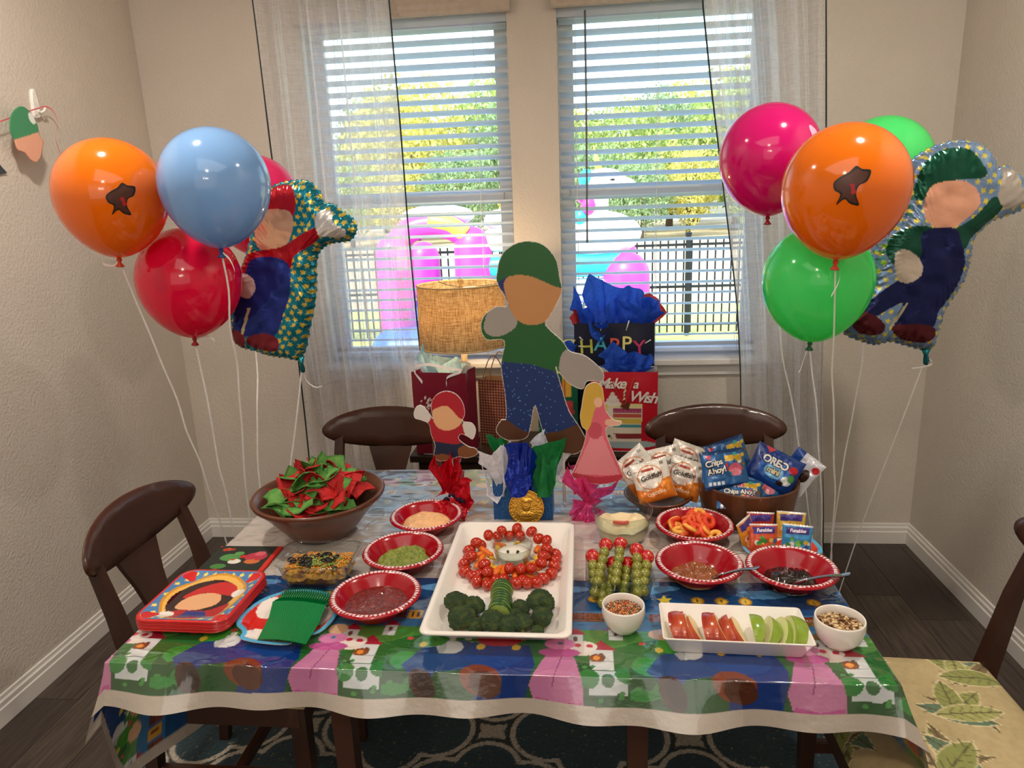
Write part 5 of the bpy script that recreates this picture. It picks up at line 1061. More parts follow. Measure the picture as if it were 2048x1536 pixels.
def mound(name, label, cat, c, R, z0, h, m, hf, col=None, n=(96, 46), edge=.6, noise_r=.0, off=(0, 0)):
    def f(U, V):
        a = U * 2 * PI; rr = R * (1 + noise_r * vnoise(np.cos(a) * 2 + c[0] * 50, np.sin(a) * 2 + c[1] * 50)) * V
        x = rr * np.cos(a) + off[0]; y = rr * np.sin(a) + off[1]; z = h * (1 - V ** 2) ** edge + hf(x, y) * (1 - V ** 8)
        return x, y, z
    P, q = grid(n[0], n[1], f, True)
    o = obj(name, (P, q), m, loc=(c[0], c[1], z0), col=None if col is None else col(P)); tag(o, label, cat); return o
mound('cheese_dip', 'pale orange cheese dip smeared in a red bowl', 'dip', BC['cheese'], .064, TS + .020, .013, M('cheese_dip', '#dfae7c', .4, sss=.2, var=(30., .12), bump=(60., .4, 4, .004)), lambda x, y: .004 * np.abs(fbm(x * 40 + 3, y * 60, 0, 3)), noise_r=.06)
mound('guacamole', 'chunky green guacamole in a red bowl', 'dip', BC['guac'], .060, TS + .018, .016, M('guacamole', '#8b9440', .5, sss=.2, var=(120., .4, '#5f7028', .2), bump=(120., .8, 4, .005)), lambda x, y: .006 * fbm(x * 60 + 1, y * 60, 0, 4), noise_r=.16)
mound('salsa', 'thin red salsa with glossy chunks in a red bowl', 'dip', BC['salsa'], .0665, TS + .0225, .001, M('salsa', '#7e1d12', .12, sss=.1, var=(160., .5, '#4d100a', .2), bump=(170., .8, 4, .004), coat=.6), lambda x, y: .0022 * fbm(x * 130, y * 130, 0, 3))
mound('caramel_sauce', 'glossy brown caramel sauce in a red bowl', 'sauce', BC['caramel'], .056, TS + .008, .012, M('caramel', '#8a4d26', .22, sss=.15, coat=.5, var=(20., .2), bump=(40., .8, 3, .006)), lambda x, y: .007 * np.abs(np.sin(x * 90 + 5 * vnoise(x * 40, y * 40))) * .6 + .005 * fbm(x * 30, y * 45, 1, 2), noise_r=.1, off=(-.008, -.004))
mound('chocolate_sauce', 'glossy dark chocolate sauce in a red bowl', 'sauce', BC['choc'], .056, TS + .008, .014, M('chocolate', '#1c0a07', .13, coat=.6, var=(20., .2), bump=(30., .5, 3, .005)), lambda x, y: .006 * np.abs(np.sin(x * 70 + 6 * vnoise(x * 30, y * 30))) + .005 * fbm(x * 30 + 8, y * 40, 1, 2), noise_r=.1, off=(-.004, -.004))
# serving forks, handle out of the bowl
steel = M('steel', '#b9bdc4', .18, 1., var=(30., .04))
def fork_metal(label, a, b, za, zb):
    A, B = np.array((a[0], a[1], za)), np.array((b[0], b[1], zb)); d = B - A; s = np.array((-d[1], d[0], 0)); s = s / np.linalg.norm(s)
    def f(U, V):
        v = V; w = .0045 + .004 * np.clip((v - .45) / .55, 0, 1) * (1 - np.clip((v - .93) / .07, 0, 1) ** 2 * .6)
        P = A[None, None] + d[None, None] * v[..., None] + s[None, None] * ((U - .5) * 2 * w)[..., None]
        return P[..., 0], P[..., 1], P[..., 2] + .012 * np.sin(v * PI) * .4 + .010 * np.clip(v - .8, 0, 1) * 5 * .5 + .0012 * (1 - (2 * U - 1) ** 2)
    P, q = grid(6, 30, f); Q = P.copy(); Q[:, 2] -= .0016; n = len(P)
    t = thing('serving_fork', label, 'fork'); obj('handle', (np.vstack([P, Q]), q.tolist() + (q[:, ::-1] + n).tolist()), steel, t)
    hd = A - d / np.linalg.norm(d) * .03
    obj('neck', tube([tuple(A + d * .04), tuple(A), tuple(hd + [0, 0, -.012])], [.004, .0035, .006], 8), steel, t)
fork_metal('steel fork handle rising from the caramel bowl', [(0.2961, 1.4279)][0], [(0.3672, 1.4018)][0], .798, .826)
fork_metal('steel fork handle rising from the chocolate bowl', [(0.4660, 1.4053)][0], [(0.5476, 1.3852)][0], .800, .822)
# ---- wooden chip bowl and chips
wb = M('bowl_wood', '#6e3a1e', .35, var=(3., .6, '#3c1c10', .25), aniso=(1, 1, 7), bump=(20., .15), coat=.3)
t = thing('chip_bowl', 'large dark wooden salad bowl heaped with red and green chips', 'bowl', (-.712, 1.689, TS))
obj('shell', lathe([(.001, 0), (.078, 0), (.086, .004), (.105, .028), (.135, .066), (.160, .094), (.172, .104), (.175, .112), (.171, .117), (.163, .114), (.150, .094), (.122, .060), (.095, .030), (.07, .018), (.001, .016)], 72), wb, t)
def chip_mesh(k, m):
    rg = random.Random(k); L = .036 + .006 * rg.random(); W = .028 + .008 * rg.random(); cut = rg.random() * .5; ph = rg.uniform(-2, 2)
    def f(U, V):
        u, v = 2 * U - 1, 2 * V - 1; w = 1 - cut * (v + 1) / 2; x = u * L * w; y = v * W
        z = .012 * np.cos(u * 1.9 + ph * .3) * (.6 + .5 * np.sin(ph)) + .008 * np.sin(v * 2 + ph) + .0012 * vnoise(u * 9 + k, v * 9)
        return x, y, z
    P, q = grid(12, 10, f); Q = P.copy(); Q[:, 2] -= .0016; n = len(P)
    bd = [i * 11 for i in range(13)] + [12 * 11 + j for j in range(1, 11)] + [i * 11 + 10 for i in range(11, -1, -1)] + [j for j in range(9, 0, -1)]
    F = q.tolist() + (q[:, ::-1] + n).tolist() + [(bd[i], bd[(i + 1) % len(bd)], bd[(i + 1) % len(bd)] + n, bd[i] + n) for i in range(len(bd))]
    return mesh('tortilla_chip', np.vstack([P, Q]), F, m)
cg, cr_ = M('chip_green', '#2f7a2c', .7, bump=(260., .9, 3, .003), var=(50., .6, '#6a9a48', .22)), M('chip_red', '#c21c1a', .7, bump=(260., .9, 3, .003), var=(50., .5, '#a51214', .22))
chm = [chip_mesh(k, cg) for k in range(4)] + [chip_mesh(k + 10, cr_) for k in range(4)]
rg = random.Random(12)
for i in range(104):
    lay = i / 104; r = (.122 - .05 * lay ** 1.5) * math.sqrt(rg.random()) if lay < .9 else .06 * rg.random(); a = rg.random() * 6.283
    z = .080 + .055 * lay + .03 * (1 - (r / .15) ** 2)
    if r > .10: z = max(z, .110)
    tlt = .9 if r < .085 else .3
    k = rg.randrange(8); green = k < 4
    o = link('tortilla_chip', chm[k], None, (-.712 + r * math.cos(a), 1.689 + r * math.sin(a), TS + z), (rg.uniform(-tlt, tlt), rg.uniform(-tlt, tlt), rg.random() * 6.28), 1.12)
    tag(o, ('green' if green else 'red') + ' tortilla chip in the heap in the large wooden bowl', 'chip', ('green' if green else 'red') + ' chips in the wooden bowl')

# ---- layered dip in a clear container
cp = glassy('clear_plastic', '#eef4f2', .16, .05)
cc = (-.625, 1.436)
t = thing('deli_container', 'clear plastic container of layered bean dip', 'container', (cc[0], cc[1], TS), (0, 0, math.radians(1)))
obj('container_shell', loft(rloops([(.068, .042, .02, .001), (.074, .048, .022, .02), (.084, .058, .026, .060), (.088, .062, .028, .064), (.094, .068, .03, .066), (.095, .069, .03, .062)], 8)), cp, t)
beans = M('refried_beans', '#6b4428', .6, sss=.1, bump=(90., .5), var=(40., .3))
def layer(name, z0, z1, s0, s1, m, seed, amp):
    L = []
    nb_ = rrect(1, 1, .3, 10)
    for z, s in ((z0, s0), (z1, s1)):
        lp_ = rrect(.066 + (z / .06) * .015 * s - .002, .040 + (z / .06) * .015 * s - .002, .022, 10)
        L.append([(x, y, z + (amp * float(vnoise(x * 60 + seed, y * 60 + seed)) if z == z1 else 0)) for x, y in lp_])
    return loft(L, True, True)
o = obj('bean_dip', layer('b', .003, .034, 1, 1, beans, 1, .006), beans, None, loc=(cc[0], cc[1], TS)); tag(o, 'brown refried beans at the bottom of the clear container', 'dip')
def topf(x, y): return .004 * fbm(x * 45, y * 45, 2, 3)
P, q = grid(80, 56, lambda U, V: ((2 * U - 1) * .076 * (1 - .06 * (2 * V - 1) ** 6), (2 * V - 1) * .050 * (1 - .08 * (2 * U - 1) ** 6), .038 + topf(U * .15, V * .1) * 1.2 - .012 * np.maximum(np.abs(2 * U - 1), np.abs(2 * V - 1)) ** 10))
o = obj('dip_topping', (P, q), M('cheese_layer', '#c98f3a', .6, bump=(120., .7), var=(60., .4, '#8a6a2a', .2)), None, loc=(cc[0], cc[1], TS)); tag(o, 'uneven orange cheese layer on the bean dip', 'cheese')
rg = random.Random(4); parts = []
for i in range(420):
    x, y = rg.uniform(-.072, .072), rg.uniform(-.046, .046)
    if abs(x) < .045 and abs(y) < .026 and rg.random() < .7: continue
    a = rg.random() * 3.14; L = rg.uniform(.004, .009); z = .041 + rg.random() * .006
    parts.append(tube([(x - L * math.cos(a), y - L * math.sin(a), z), (x, y, z + .002), (x + L * math.cos(a), y + L * math.sin(a), z - .001)], .0009, 4))
o = obj('shredded_cheese', join(*parts), M('cheddar_shreds', '#e8a23c', .5, sss=.2), None, loc=(cc[0], cc[1], TS)); tag(o, 'shredded orange cheddar scattered around the dip topping', 'cheese', kind='stuff')
parts = []
for i in range(150):
    x, y = rg.gauss(0, .030), rg.gauss(0, .017); x = max(-.065, min(.065, x)); y = max(-.04, min(.04, y)); e = ellipsoid((x, y, .044 + rg.random() * .006), .0035, .003, .0022, 1); parts.append(e)
o = obj('chopped_onion', join(*parts), M('green_onion', '#4f7034', .5, var=(200., .4, '#9db35c', .2)), None, loc=(cc[0], cc[1], TS)); tag(o, 'chopped green onion over the middle of the dip', 'onion', kind='stuff')
olm = mesh('olive_slice', *grid(16, 8, lambda U, V: ((.0062 + .0024 * np.cos(V * 6.283)) * np.cos(U * 6.283), (.0062 + .0024 * np.cos(V * 6.283)) * np.sin(U * 6.283), .0018 * np.sin(V * 6.283)), True, True), M('black_olive', '#17131a', .25))
for i in range(20):
    x, y = rg.gauss(0, .032), rg.gauss(0, .018); x = max(-.066, min(.066, x)); y = max(-.04, min(.04, y))
    tag(link('olive_slice', olm, None, (cc[0] + x, cc[1] + y, TS + .050 + rg.random() * .003), (rg.uniform(-.5, .5), rg.uniform(-.5, .5), 0)), 'black olive ring on top of the layered dip', 'olive', 'olive rings on the layered dip')
# ---- square plates
def plate_loft(h, hx, hy, r, rim=.014, z=.014):
    return loft(rloops([(hx - .045, hy - .045, r * .7, h), (hx - .036, hy - .036, r * .8, h + .003), (hx - rim, hy - rim, r, h + z - .003), (hx - .004, hy - .004, r, h + z), (hx, hy, r, h + z - .0015), (hx, hy, r, h + z - .003), (hx - .006, hy - .006, r, h + z - .0022), (hx - rim, hy - rim, r, h + z - .0045), (hx - .036, hy - .036, r * .8, h + .0012), (hx - .047, hy - .047, r * .7, h - .001)], 8), True, False)
pcx, pcy = -.838, 1.305
redm = M('plate_rim_red', '#c81e22', .3, coat=.4)
pl_me = mesh('plate', *plate_loft(0, .104, .106, .032), redm)
art_p = Art('#4a7fb0')
for k in range(-4, 5):
    for j in range(-4, 5): art_p.star(k * .022 + (j % 2) * .011, j * .022, .0075, '#ecd96a', 0, 5, .5)
art_p.ell(0, -.002, .088, .094, '#c98f35').ell(0, -.002, .082, .088, '#e3b35c').ell(-.004, -.004, .070, .077, '#2b1015')
art_p.poly(closed_path([(-.05, .0), (-.03, .04), (.01, .065), (.05, .05), (.062, .012), (.03, .015), (-.01, .02), (-.03, .0)], 5), '#c01f22').poly(closed_path([(-.045, -.04), (-.04, -.005), (-.01, .018), (.03, .014), (.042, -.02), (.015, -.045), (-.02, -.05)], 5), '#dda57a')
art_p.poly(closed_path([(-.07, -.075), (-.03, -.05), (.03, -.05), (.07, -.02), (.06, -.07), (0, -.09)], 5), '#a81c26').poly([(-.02, -.085), (-.01, -.052), (.03, -.052), (.05, -.08)], '#1f2f78').ell(-.05, -.07, .02, .014, '#e2ddd6').ell(.068, .02, .014, .016, '#e2ddd6')
pm2 = M('plate_print', '#999999', .16, paint=True, coat=.5, var=(5., .02))
for i in range(7):
    t = thing('party_plate', 'top square red-rimmed party plate with a gold ring and stars print' if i == 6 else f"{['lowest', 'second', 'third', 'fourth', 'fifth', 'sixth'][i]} square red-rimmed party plate counted up from the tablecloth", 'plate', (pcx + random.uniform(-.001, .001), pcy + random.uniform(-.001, .001), TS + .001 + i * .0036), (0, 0, math.radians(-1 + random.uniform(-.7, .7))), 'square plates stacked at the front left corner')
    link('plate_body', pl_me, t)
    if i == 6:
        P0 = [(x, y) for x, y in rrect(.097, .099, .028, 8)]; XY, T, d = sheet(P0, .0022)
        def pz(d): return np.interp(d, [0, .010, .030, .2], [.0135, .0105, .0045, .0018])
        V = np.stack([XY[:, 0], XY[:, 1], pz(d)], 1); obj('printed_face', (V, T), pm2, t, col=art_p(XY[:, 0], XY[:, 1]))
# napkins
an = Art('#1d2620'); an.ell(-.03, .01, .026, .018, '#4f8a48').ell(-.015, .03, .012, .01, '#5c9a52').ell(-.01, -.01, .016, .012, '#d8d4c8').ell(.035, .015, .028, .022, '#b8344a').ell(.04, .03, .014, .012, '#d05a68').ell(.035, -.01, .02, .012, '#c4683a').ell(-.055, .052, .014, .006, '#c9a23f').ell(-.04, -.035, .02, .012, '#3f7a3a').rect(-.09, -.078, .09, -.070, '#c8281f').rect(.070, -.09, .09, .09, '#c8281f')
for i in range(3):
    P, q = grid(90 if i == 2 else 4, 80 if i == 2 else 4, lambda U, V: ((U - .5) * .165, (V - .5) * .14, .0016 + .0 * U + (.0006 * vnoise(U * 8, V * 8) if i == 2 else 0)))
    t = thing('party_napkin', 'top printed napkin of a small stack behind the square plates' if i == 2 else ('bottom' if i == 0 else 'middle') + ' red-edged napkin of the stack behind the square plates', 'napkin', (-.862, 1.515, TS + i * .0022), (0, 0, math.radians(-1 + i)), 'printed napkins behind the plates')
    obj('printed_ply', (P, q), M('napkin_print', '#999999', .55, paint=True, var=(20., .04)), t, col=an(P[:, 0], P[:, 1]))
    obj('folded_plies', box(-.0825, -.07, .0002, .0825, .07, .0012), M('napkin_red', '#c4281f', .7), t, smooth=False)
# ---- round plate under green forks
def cap_outline(r, notch): return closed_path([(r * math.cos(a) * (1.0 if math.sin(a) > -.55 else .93), r * math.sin(a) * (.92 if math.sin(a) > 0 else 1.0) ) for a in np.linspace(0, 2 * PI, 22, False)], 3)
def deco_plate(label, c, r, rot, seed):
    t = thing('party_plate', label, 'plate', (c[0], c[1], TS), (0, 0, rot))
    out = np.array(closed_path([(r * .0, -r * .98), (r * .5, -r * .93), (r * .62, -r * .70), (r * .93, -r * .45), (r, 0), (r * .88, r * .5), (r * .5, r * .87), (0, r * .97), (-r * .5, r * .87), (-r * .88, r * .5), (-r, 0), (-r * .93, -r * .45), (-r * .62, -r * .70), (-r * .5, -r * .93)], 4))
    XY, T, d = sheet(out.tolist(), .0026); z = np.interp(d, [0, .004, .012, .024, .2], [.011, .0125, .009, .002, .0014])
    a = Art('#c9251f'); a.ell(-r * .55, r * .25, r * .30, r * .36, '#e6dcd6').ell(r * .6, r * .2, r * .26, r * .36, '#e6dcd6').ell(0, r * .62, r * .3, r * .24, '#e6dcd6').poly([(-r * .6, -r * .95), (r * .6, -r * .95), (r * .5, -r * .45), (-r * .5, -r * .45)], '#e6dcd6')
    c_ = a(XY[:, 0], XY[:, 1]); c_[d < .010] = lin('#4fa6cf'); c_[d < .0015] = lin('#3c8fba')
    obj('printed_face', (np.stack([XY[:, 0], XY[:, 1], z], 1), T), pm2, t, col=c_)
    k = len(XY); obj('underside', (np.stack([XY[:, 0], XY[:, 1], z - .0012], 1), [tuple(q[::-1]) for q in T]), M('plate_white', '#d9dde0', .5), t); return t
deco_plate('blue-edged red and white party plate under the green forks', (-.632, 1.272), .104, math.radians(-8), 1)
deco_plate('blue-edged party plate holding fruit snack packets', (.468, 1.615), .093, math.radians(6), 2)
# ---- green plastic forks
gpm = M('green_plastic', '#0f8a4a', .22, transl=.3, coat=.3, var=(20., .05))
def fork_geo():
    L = .158; prt = []
    def f(U, V):
        y = V * .118; w = np.interp(V, [0, .1, .75, 1], [.0050, .0048, .0030, .0042]); x = (2 * U - 1) * w
        z = np.interp(V, [0, .6, 1], [.0, .001, .010]) + .0024 * (1 - (2 * U - 1) ** 2); return x, y, z
    P, q = grid(6, 24, f); Q = P.copy(); Q[:, 2] -= .0012; n = len(P); prt.append((np.vstack([P, Q]).tolist(), q.tolist() + (q[:, ::-1] + n).tolist()))
    return prt
fg = fork_geo(); fork_h = mesh('handle', *fg[0], gpm)
def head():
    def f(U, V):
        y = .118 + V * .016; w = np.interp(V, [0, .5, 1], [.0045, .0105, .0115]); return (2 * U - 1) * w, y, .010 - .010 * V + .002 * (2 * U - 1) ** 2
    P, q = grid(6, 8, f); return P, q
fh = mesh('head', *head(), gpm)
tine = mesh('tine', *join(*[tube([((k - 1.5) * .0066, .133, .0005), ((k - 1.5) * .0063, .150, -.001), ((k - 1.5) * .006, .168, .003)], [.0018, .0016, .0006], 5) for k in range(4)][:1]), gpm)
f0 = thing('plastic_fork', 'green plastic fork in the fanned stack on the blue-edged plate', 'fork', (0, 0, 0), (0, 0, 0), 'green forks fanned on the plate')
link('handle', fork_h, f0); link('head', fh, f0)
for k in range(4): link('tine', tine, f0, (k * .0063, 0, 0))
fa, fb = [(-0.6565, 1.1780), (-0.5559, 1.1621)], [(-0.6646, 1.3344), (-0.5429, 1.2939)]
NF = 23
for i in range(NF):
    o = f0 if i == 0 else copy_tree(f0); u = i / (NF - 1)
    A = Vector((fa[0][0] + (fa[1][0] - fa[0][0]) * u, fa[0][1] + (fa[1][1] - fa[0][1]) * u, TS + .012)); B = Vector((fb[0][0] + (fb[1][0] - fb[0][0]) * u, fb[0][1] + (fb[1][1] - fb[0][1]) * u, TS + .022))
    d = (B - A); an_ = math.atan2(d.y, d.x) - PI / 2; o.location = A + Vector((0, 0, .004 * math.sin(u * PI) + .003 * u)); o.rotation_euler = Euler((math.radians(4), math.radians(-38), an_), 'XYZ')
f0['label'] = 'green plastic fork in the fanned stack on the blue-edged plate'
# ---- white serving tray of vegetables
cer = M('white_melamine', '#e3ddd6', .14, coat=.5, var=(5., .015))
tcx, tcy = -.180, 1.424
t = thing('serving_tray', 'white rectangular tray of vegetables arranged like a flower', 'tray', (tcx, tcy, TS), (0, 0, 0))
def TL(hx, hy, r, z): return (hx, hy, r, z)
obj('tray_body', loft(rloops([(.112, .205, .02, 0), (.116, .210, .022, .004), (.135, .233, .026, .030), (.144, .243, .022, .034), (.149, .248, .020, .0335), (.150, .249, .02, .036), (.148, .247, .02, .039), (.142, .241, .022, .0395), (.136, .235, .026, .037), (.120, .214, .026, .012), (.112, .205, .022, .0075), (.09, .18, .02, .007)], 8), True, True), cer, t)
# tomatoes
tm_ = M('grape_tomato', '#a3160a', .18, coat=.5, sss=.08, var=(14., .25, '#b8330f', .3))
stm = M('tomato_scar', '#8a5a2a', .6)
def tom_mesh():
    v, f = ico(1, 3); return mesh('skin', [(x * .0132, y * .0132, z * .0158) for x, y, z in v], f, tm_)
tme = tom_mesh(); sc_me = mesh('stem_scar', *ellipsoid((0, 0, .0158), .0016, .0016, .0006, 1), stm)
tp = thing('grape_tomato', 'red grape tomato in the ring around the dip cup', 'tomato', (0, 0, 0), (0, 0, 0), 'grape tomatoes ringed on the white tray')
link('skin', tme, tp); link('stem_scar', sc_me, tp)
toms = [(865, 105, 1), (905, 140, 0), (665, 135, 1), (610, 150, 0), (500, 190, 1), (1050, 150, 1), (1140, 235, 1), (1245, 265, 1), (395, 265, 0), (345, 290, 1), (250, 330, 0), (1240, 370, 1), (1350, 380, 0), (240, 420, 0), (285, 470, 1), (1205, 470, 1), (1345, 460, 0), (1340, 530, 0), (1170, 555, 1), (185, 500, 0), (190, 605, 0), (290, 660, 0), (1300, 630, 0), (450, 570, 1), (490, 665, 1), (345, 730, 0), (480, 770, 0), (685, 700, 0), (770, 620, 1), (915, 630, 1), (1045, 620, 1), (1195, 690, 0), (850, 750, 0), (990, 750, 0), (1110, 745, 0), (925, 720, 0), (580, 720, 0), (380, 640, 0), (760, 140, 0)]
def tpos(x, y, z): return None
tp0 = [(-0.1771, 1.6484), (-0.1679, 1.6317), (-0.2156, 1.6336), (-0.2266, 1.6277), (-0.2459, 1.6080), (-0.1383, 1.6296), (-0.1183, 1.5920), (-0.0978, 1.5819), (-0.2622, 1.5781), (-0.2707, 1.5674), (-0.2870, 1.5514), (-0.0957, 1.5383), (-0.0752, 1.5364), (-0.2835, 1.5137), (-0.2724, 1.4969), (-0.1010, 1.5015), (-0.0752, 1.5046), (-0.0754, 1.4785), (-0.1051, 1.4684), (-0.2885, 1.4845), (-0.2812, 1.4473), (-0.2607, 1.4276), (-0.0809, 1.4441), (-0.2362, 1.4601), (-0.2236, 1.4265), (-0.2468, 1.4039), (-0.2214, 1.3919), (-0.1881, 1.4166), (-0.1761, 1.4436), (-0.1494, 1.4421), (-0.1267, 1.4450), (-0.0979, 1.4215), (-0.1571, 1.4003), (-0.1326, 1.4011), (-0.1126, 1.4038), (-0.1446, 1.4114), (-0.2055, 1.4096), (-0.2455, 1.4348), (-0.1961, 1.6312)]
rg = random.Random(8)
tops = [q[2] for q in toms]
for i, (x, y) in enumerate(tp0):
    o = tp if i == 0 else copy_tree(tp); up = tops[i] if i < len(tops) else 0
    d = Vector((x + .175, y - 1.51)); 
    o.location = (x, y - (.006 if up else 0), TS + .0195 + (.015 if up else 0)); o.rotation_euler = (PI / 2 + rg.uniform(-.5, .5), rg.uniform(-.4, .4), math.atan2(d.y, d.x) + PI / 2 + rg.uniform(-.7, .7))
# carrots and pepper pieces
cam_ = M('baby_carrot', '#e0701f', .4, sss=.2, bump=(60., .3), var=(60., .15))
cme = mesh('baby_carrot', *capsule((0, -.017, 0), (0, .017, 0), .0068, 12), cam_)
for i, (x, y) in enumerate([(-0.2468, 1.5492), (-0.2526, 1.4943), (-0.2075, 1.4464), (-0.1906, 1.4514), (-0.1642, 1.4409), (-0.1195, 1.5523), (-0.1214, 1.4883), (-0.2682, 1.5184), (-0.2142, 1.4260), (-0.1413, 1.4415), (-0.2141, 1.5760), (-0.1239, 1.4556)]):
    d = Vector((x + .175, y - 1.51)); tag(link('baby_carrot', cme, None, (x, y, TS + .0175 + (i % 3) * .003), (rg.uniform(-.3, .3), 0, math.atan2(d.y, d.x) - PI / 2 + rg.uniform(-.5, .5) + (.9 if i % 2 else 0))), 'orange baby carrot between the tomatoes and the dip cup', 'carrot', 'baby carrots on the white tray')
pym = M('yellow_pepper', '#e8b21c', .2, coat=.5, sss=.2, var=(50., .1))
def pep(U, V): return (2 * U - 1) * .009, (2 * V - 1) * .007, .004 * np.cos((2 * U - 1) * 1.3) + .002 * np.cos((2 * V - 1) * 1.5)
Pp, qp = grid(8, 6, pep); Qp = Pp.copy(); Qp[:, 2] -= .004; npp = len(Pp)
pme = mesh('pepper_piece', np.vstack([Pp, Qp]), qp.tolist() + (qp[:, ::-1] + npp).tolist() + [(i * 7, (i + 1) * 7, (i + 1) * 7 + npp, i * 7 + npp) for i in range(8)] + [(i * 7 + 6, (i + 1) * 7 + 6, (i + 1) * 7 + 6 + npp, i * 7 + 6 + npp) for i in range(8)], pym)
for i, (x, y) in enumerate([(-0.2409, 1.4975), (-0.2256, 1.4716), (-0.2150, 1.4625), (-0.2009, 1.4513), (-0.2269, 1.5101), (-0.1167, 1.5104), (-0.1418, 1.4507), (-0.1268, 1.4673), (-0.1712, 1.5858), (-0.2165, 1.5663), (-0.1759, 1.4452), (-0.2333, 1.4856), (-0.1239, 1.4933), (-0.1881, 1.4517), (-0.1529, 1.4458)]):
    tag(link('pepper_piece', pme, None, (x, y, TS + .017 + (i % 3) * .002), (rg.uniform(-.6, .6), rg.uniform(-.6, .6), rg.random() * 6)), 'yellow pepper piece tucked against the dip cup', 'pepper', 'yellow pepper pieces on the white tray')
# ranch cup
gls = glassy('clear_glass', '#eef4f1', .14, .02)
rcx, rcy = -.175, 1.513
t = thing('dip_cup', 'small clear glass cup of white dip in the middle of the tray', 'cup', (rcx, rcy, TS + .0075))
obj('glass_wall', lathe([(.001, 0), (.036, 0), (.040, .003), (.0455, .043), (.0475, .0465), (.048, .048), (.0468, .0485), (.0455, .046), (.0435, .043), (.0385, .005), (.001, .003)], 64), gls, t)
o = obj('ranch_dip', lathe([(.001, .0035), (.0375, .0045), (.0405, .026), (.0402, .027), (.02, .0275), (.001, .027)], 48), M('ranch', '#e6dfd2', .35, sss=.3, bump=(40., .2)), loc=(rcx, rcy, TS + .0078)); tag(o, 'white ranch dip in the small glass cup', 'dip')
for i, dx in enumerate((-.010, .010)):
    tag(obj('olive_piece', tube([(-.001, -.004, 0), (.0025 * (1 if i else -1), 0, .001), (-.001, .005, 0)], [.0018, .0032, .0018], 8), MATS['black_olive'], loc=(rcx + dx, rcy - .002, TS + .0375)), ('left' if i == 0 else 'right') + ' black olive sliver on the white dip', 'olive')
# cucumber
cskin, cfl = M('cucumber_skin', '#123a16', .35, coat=.3, var=(60., .4, '#2a5a20', .25)), M('cucumber_flesh', '#a5b860', .35, sss=.3, var=(80., .15))
cs_s = mesh('skin', *tube([(0, -.0032, 0), (0, 0, 0), (0, .0032, 0)], [.0226, .0235, .0226], 36, False), cskin); cs_f = mesh('flesh', *join(lathe([(.001, .0030), (.012, .0031), (.0226, .0032)], 36), lathe([(.0226, -.0032), (.001, -.0030)], 36)), cfl)
cs = thing('cucumber_slice', 'thin round cucumber slice in the row on the tray', 'cucumber', group='cucumber slices in a row')
link('skin', cs_s, cs); link('flesh', cs_f, cs, None, (PI / 2, 0, 0))
cp_ = [(-0.1837, 1.3594), (-0.1792, 1.2632)]
for i in range(11):
    o = cs if i == 0 else copy_tree(cs); u = i / 10; o['label'] = f"{['first', 'second', 'third', 'fourth', 'fifth', 'sixth', 'seventh', 'eighth', 'ninth', 'tenth', 'last'][i]} round cucumber slice of the row, counted from the tomatoes"; o.location = (cp_[0][0] + (cp_[1][0] - cp_[0][0]) * u + rg.uniform(-.002, .002), cp_[0][1] + (cp_[1][1] - cp_[0][1]) * u, TS + .0305); o.rotation_euler = (math.radians(4 + rg.uniform(-5, 5)), rg.uniform(-.1, .1), math.radians(-4 + rg.uniform(-4, 4)))
# broccoli
def broc_mesh(seed):
    v, f = ico(1, 5); P = np.array(v); g = np.random.default_rng(seed)
    d = np.zeros(len(P)); c = g.normal(size=(16, 3)); c[:, 2] = np.abs(c[:, 2]) * .8; c /= np.linalg.norm(c, axis=1)[:, None]
    m = (P @ c.T).max(1); d = .28 * np.clip((m - .72) / .28, 0, 1) ** .6; d += .05 * fbm(P[:, 0] * 9 + seed, P[:, 1] * 9, P[:, 2] * 9, 2) + .10 * vnoise(P[:, 0] * 17, P[:, 1] * 17, P[:, 2] * 17)
    Q = P * (.78 + d)[:, None]; Q[:, 2] = np.where(Q[:, 2] < -.1, -.1 + (Q[:, 2] + .1) * .35, Q[:, 2])
    col = np.empty((len(P), 3)); k = np.clip((m - .75) / .2, 0, 1)[:, None]; n2 = np.clip(vnoise(P[:, 0] * 3 + seed, P[:, 1] * 3, P[:, 2] * 3) * 1.6 - .35, 0, 1)[:, None]
    col[:] = np.array(lin('#8fa253')) * (1 - k) + np.array(lin('#54734a')) * k; col = col * (1 - n2 * .6) + np.array(lin('#8ba04a')) * n2 * .6
    return mesh('crown', Q, f, M('broccoli_crown', '#888888', .75, paint=True, bump=(20., 1., 3, .08), var=(22., .4)), True, col)
bm = [broc_mesh(s) for s in range(5)]
bst = mesh('stem', *join(tube([(0, 0, .1), (.02, .0, -.45), (.0, 0, -.9)], [.38, .24, .30], 10), tube([(0, 0, -.4), (.35, .1, .1)], [.16, .2], 8), tube([(0, 0, -.4), (-.35, -.1, .1)], [.16, .2], 8)), M('broccoli_stem', '#8fa05a', .5, sss=.2))
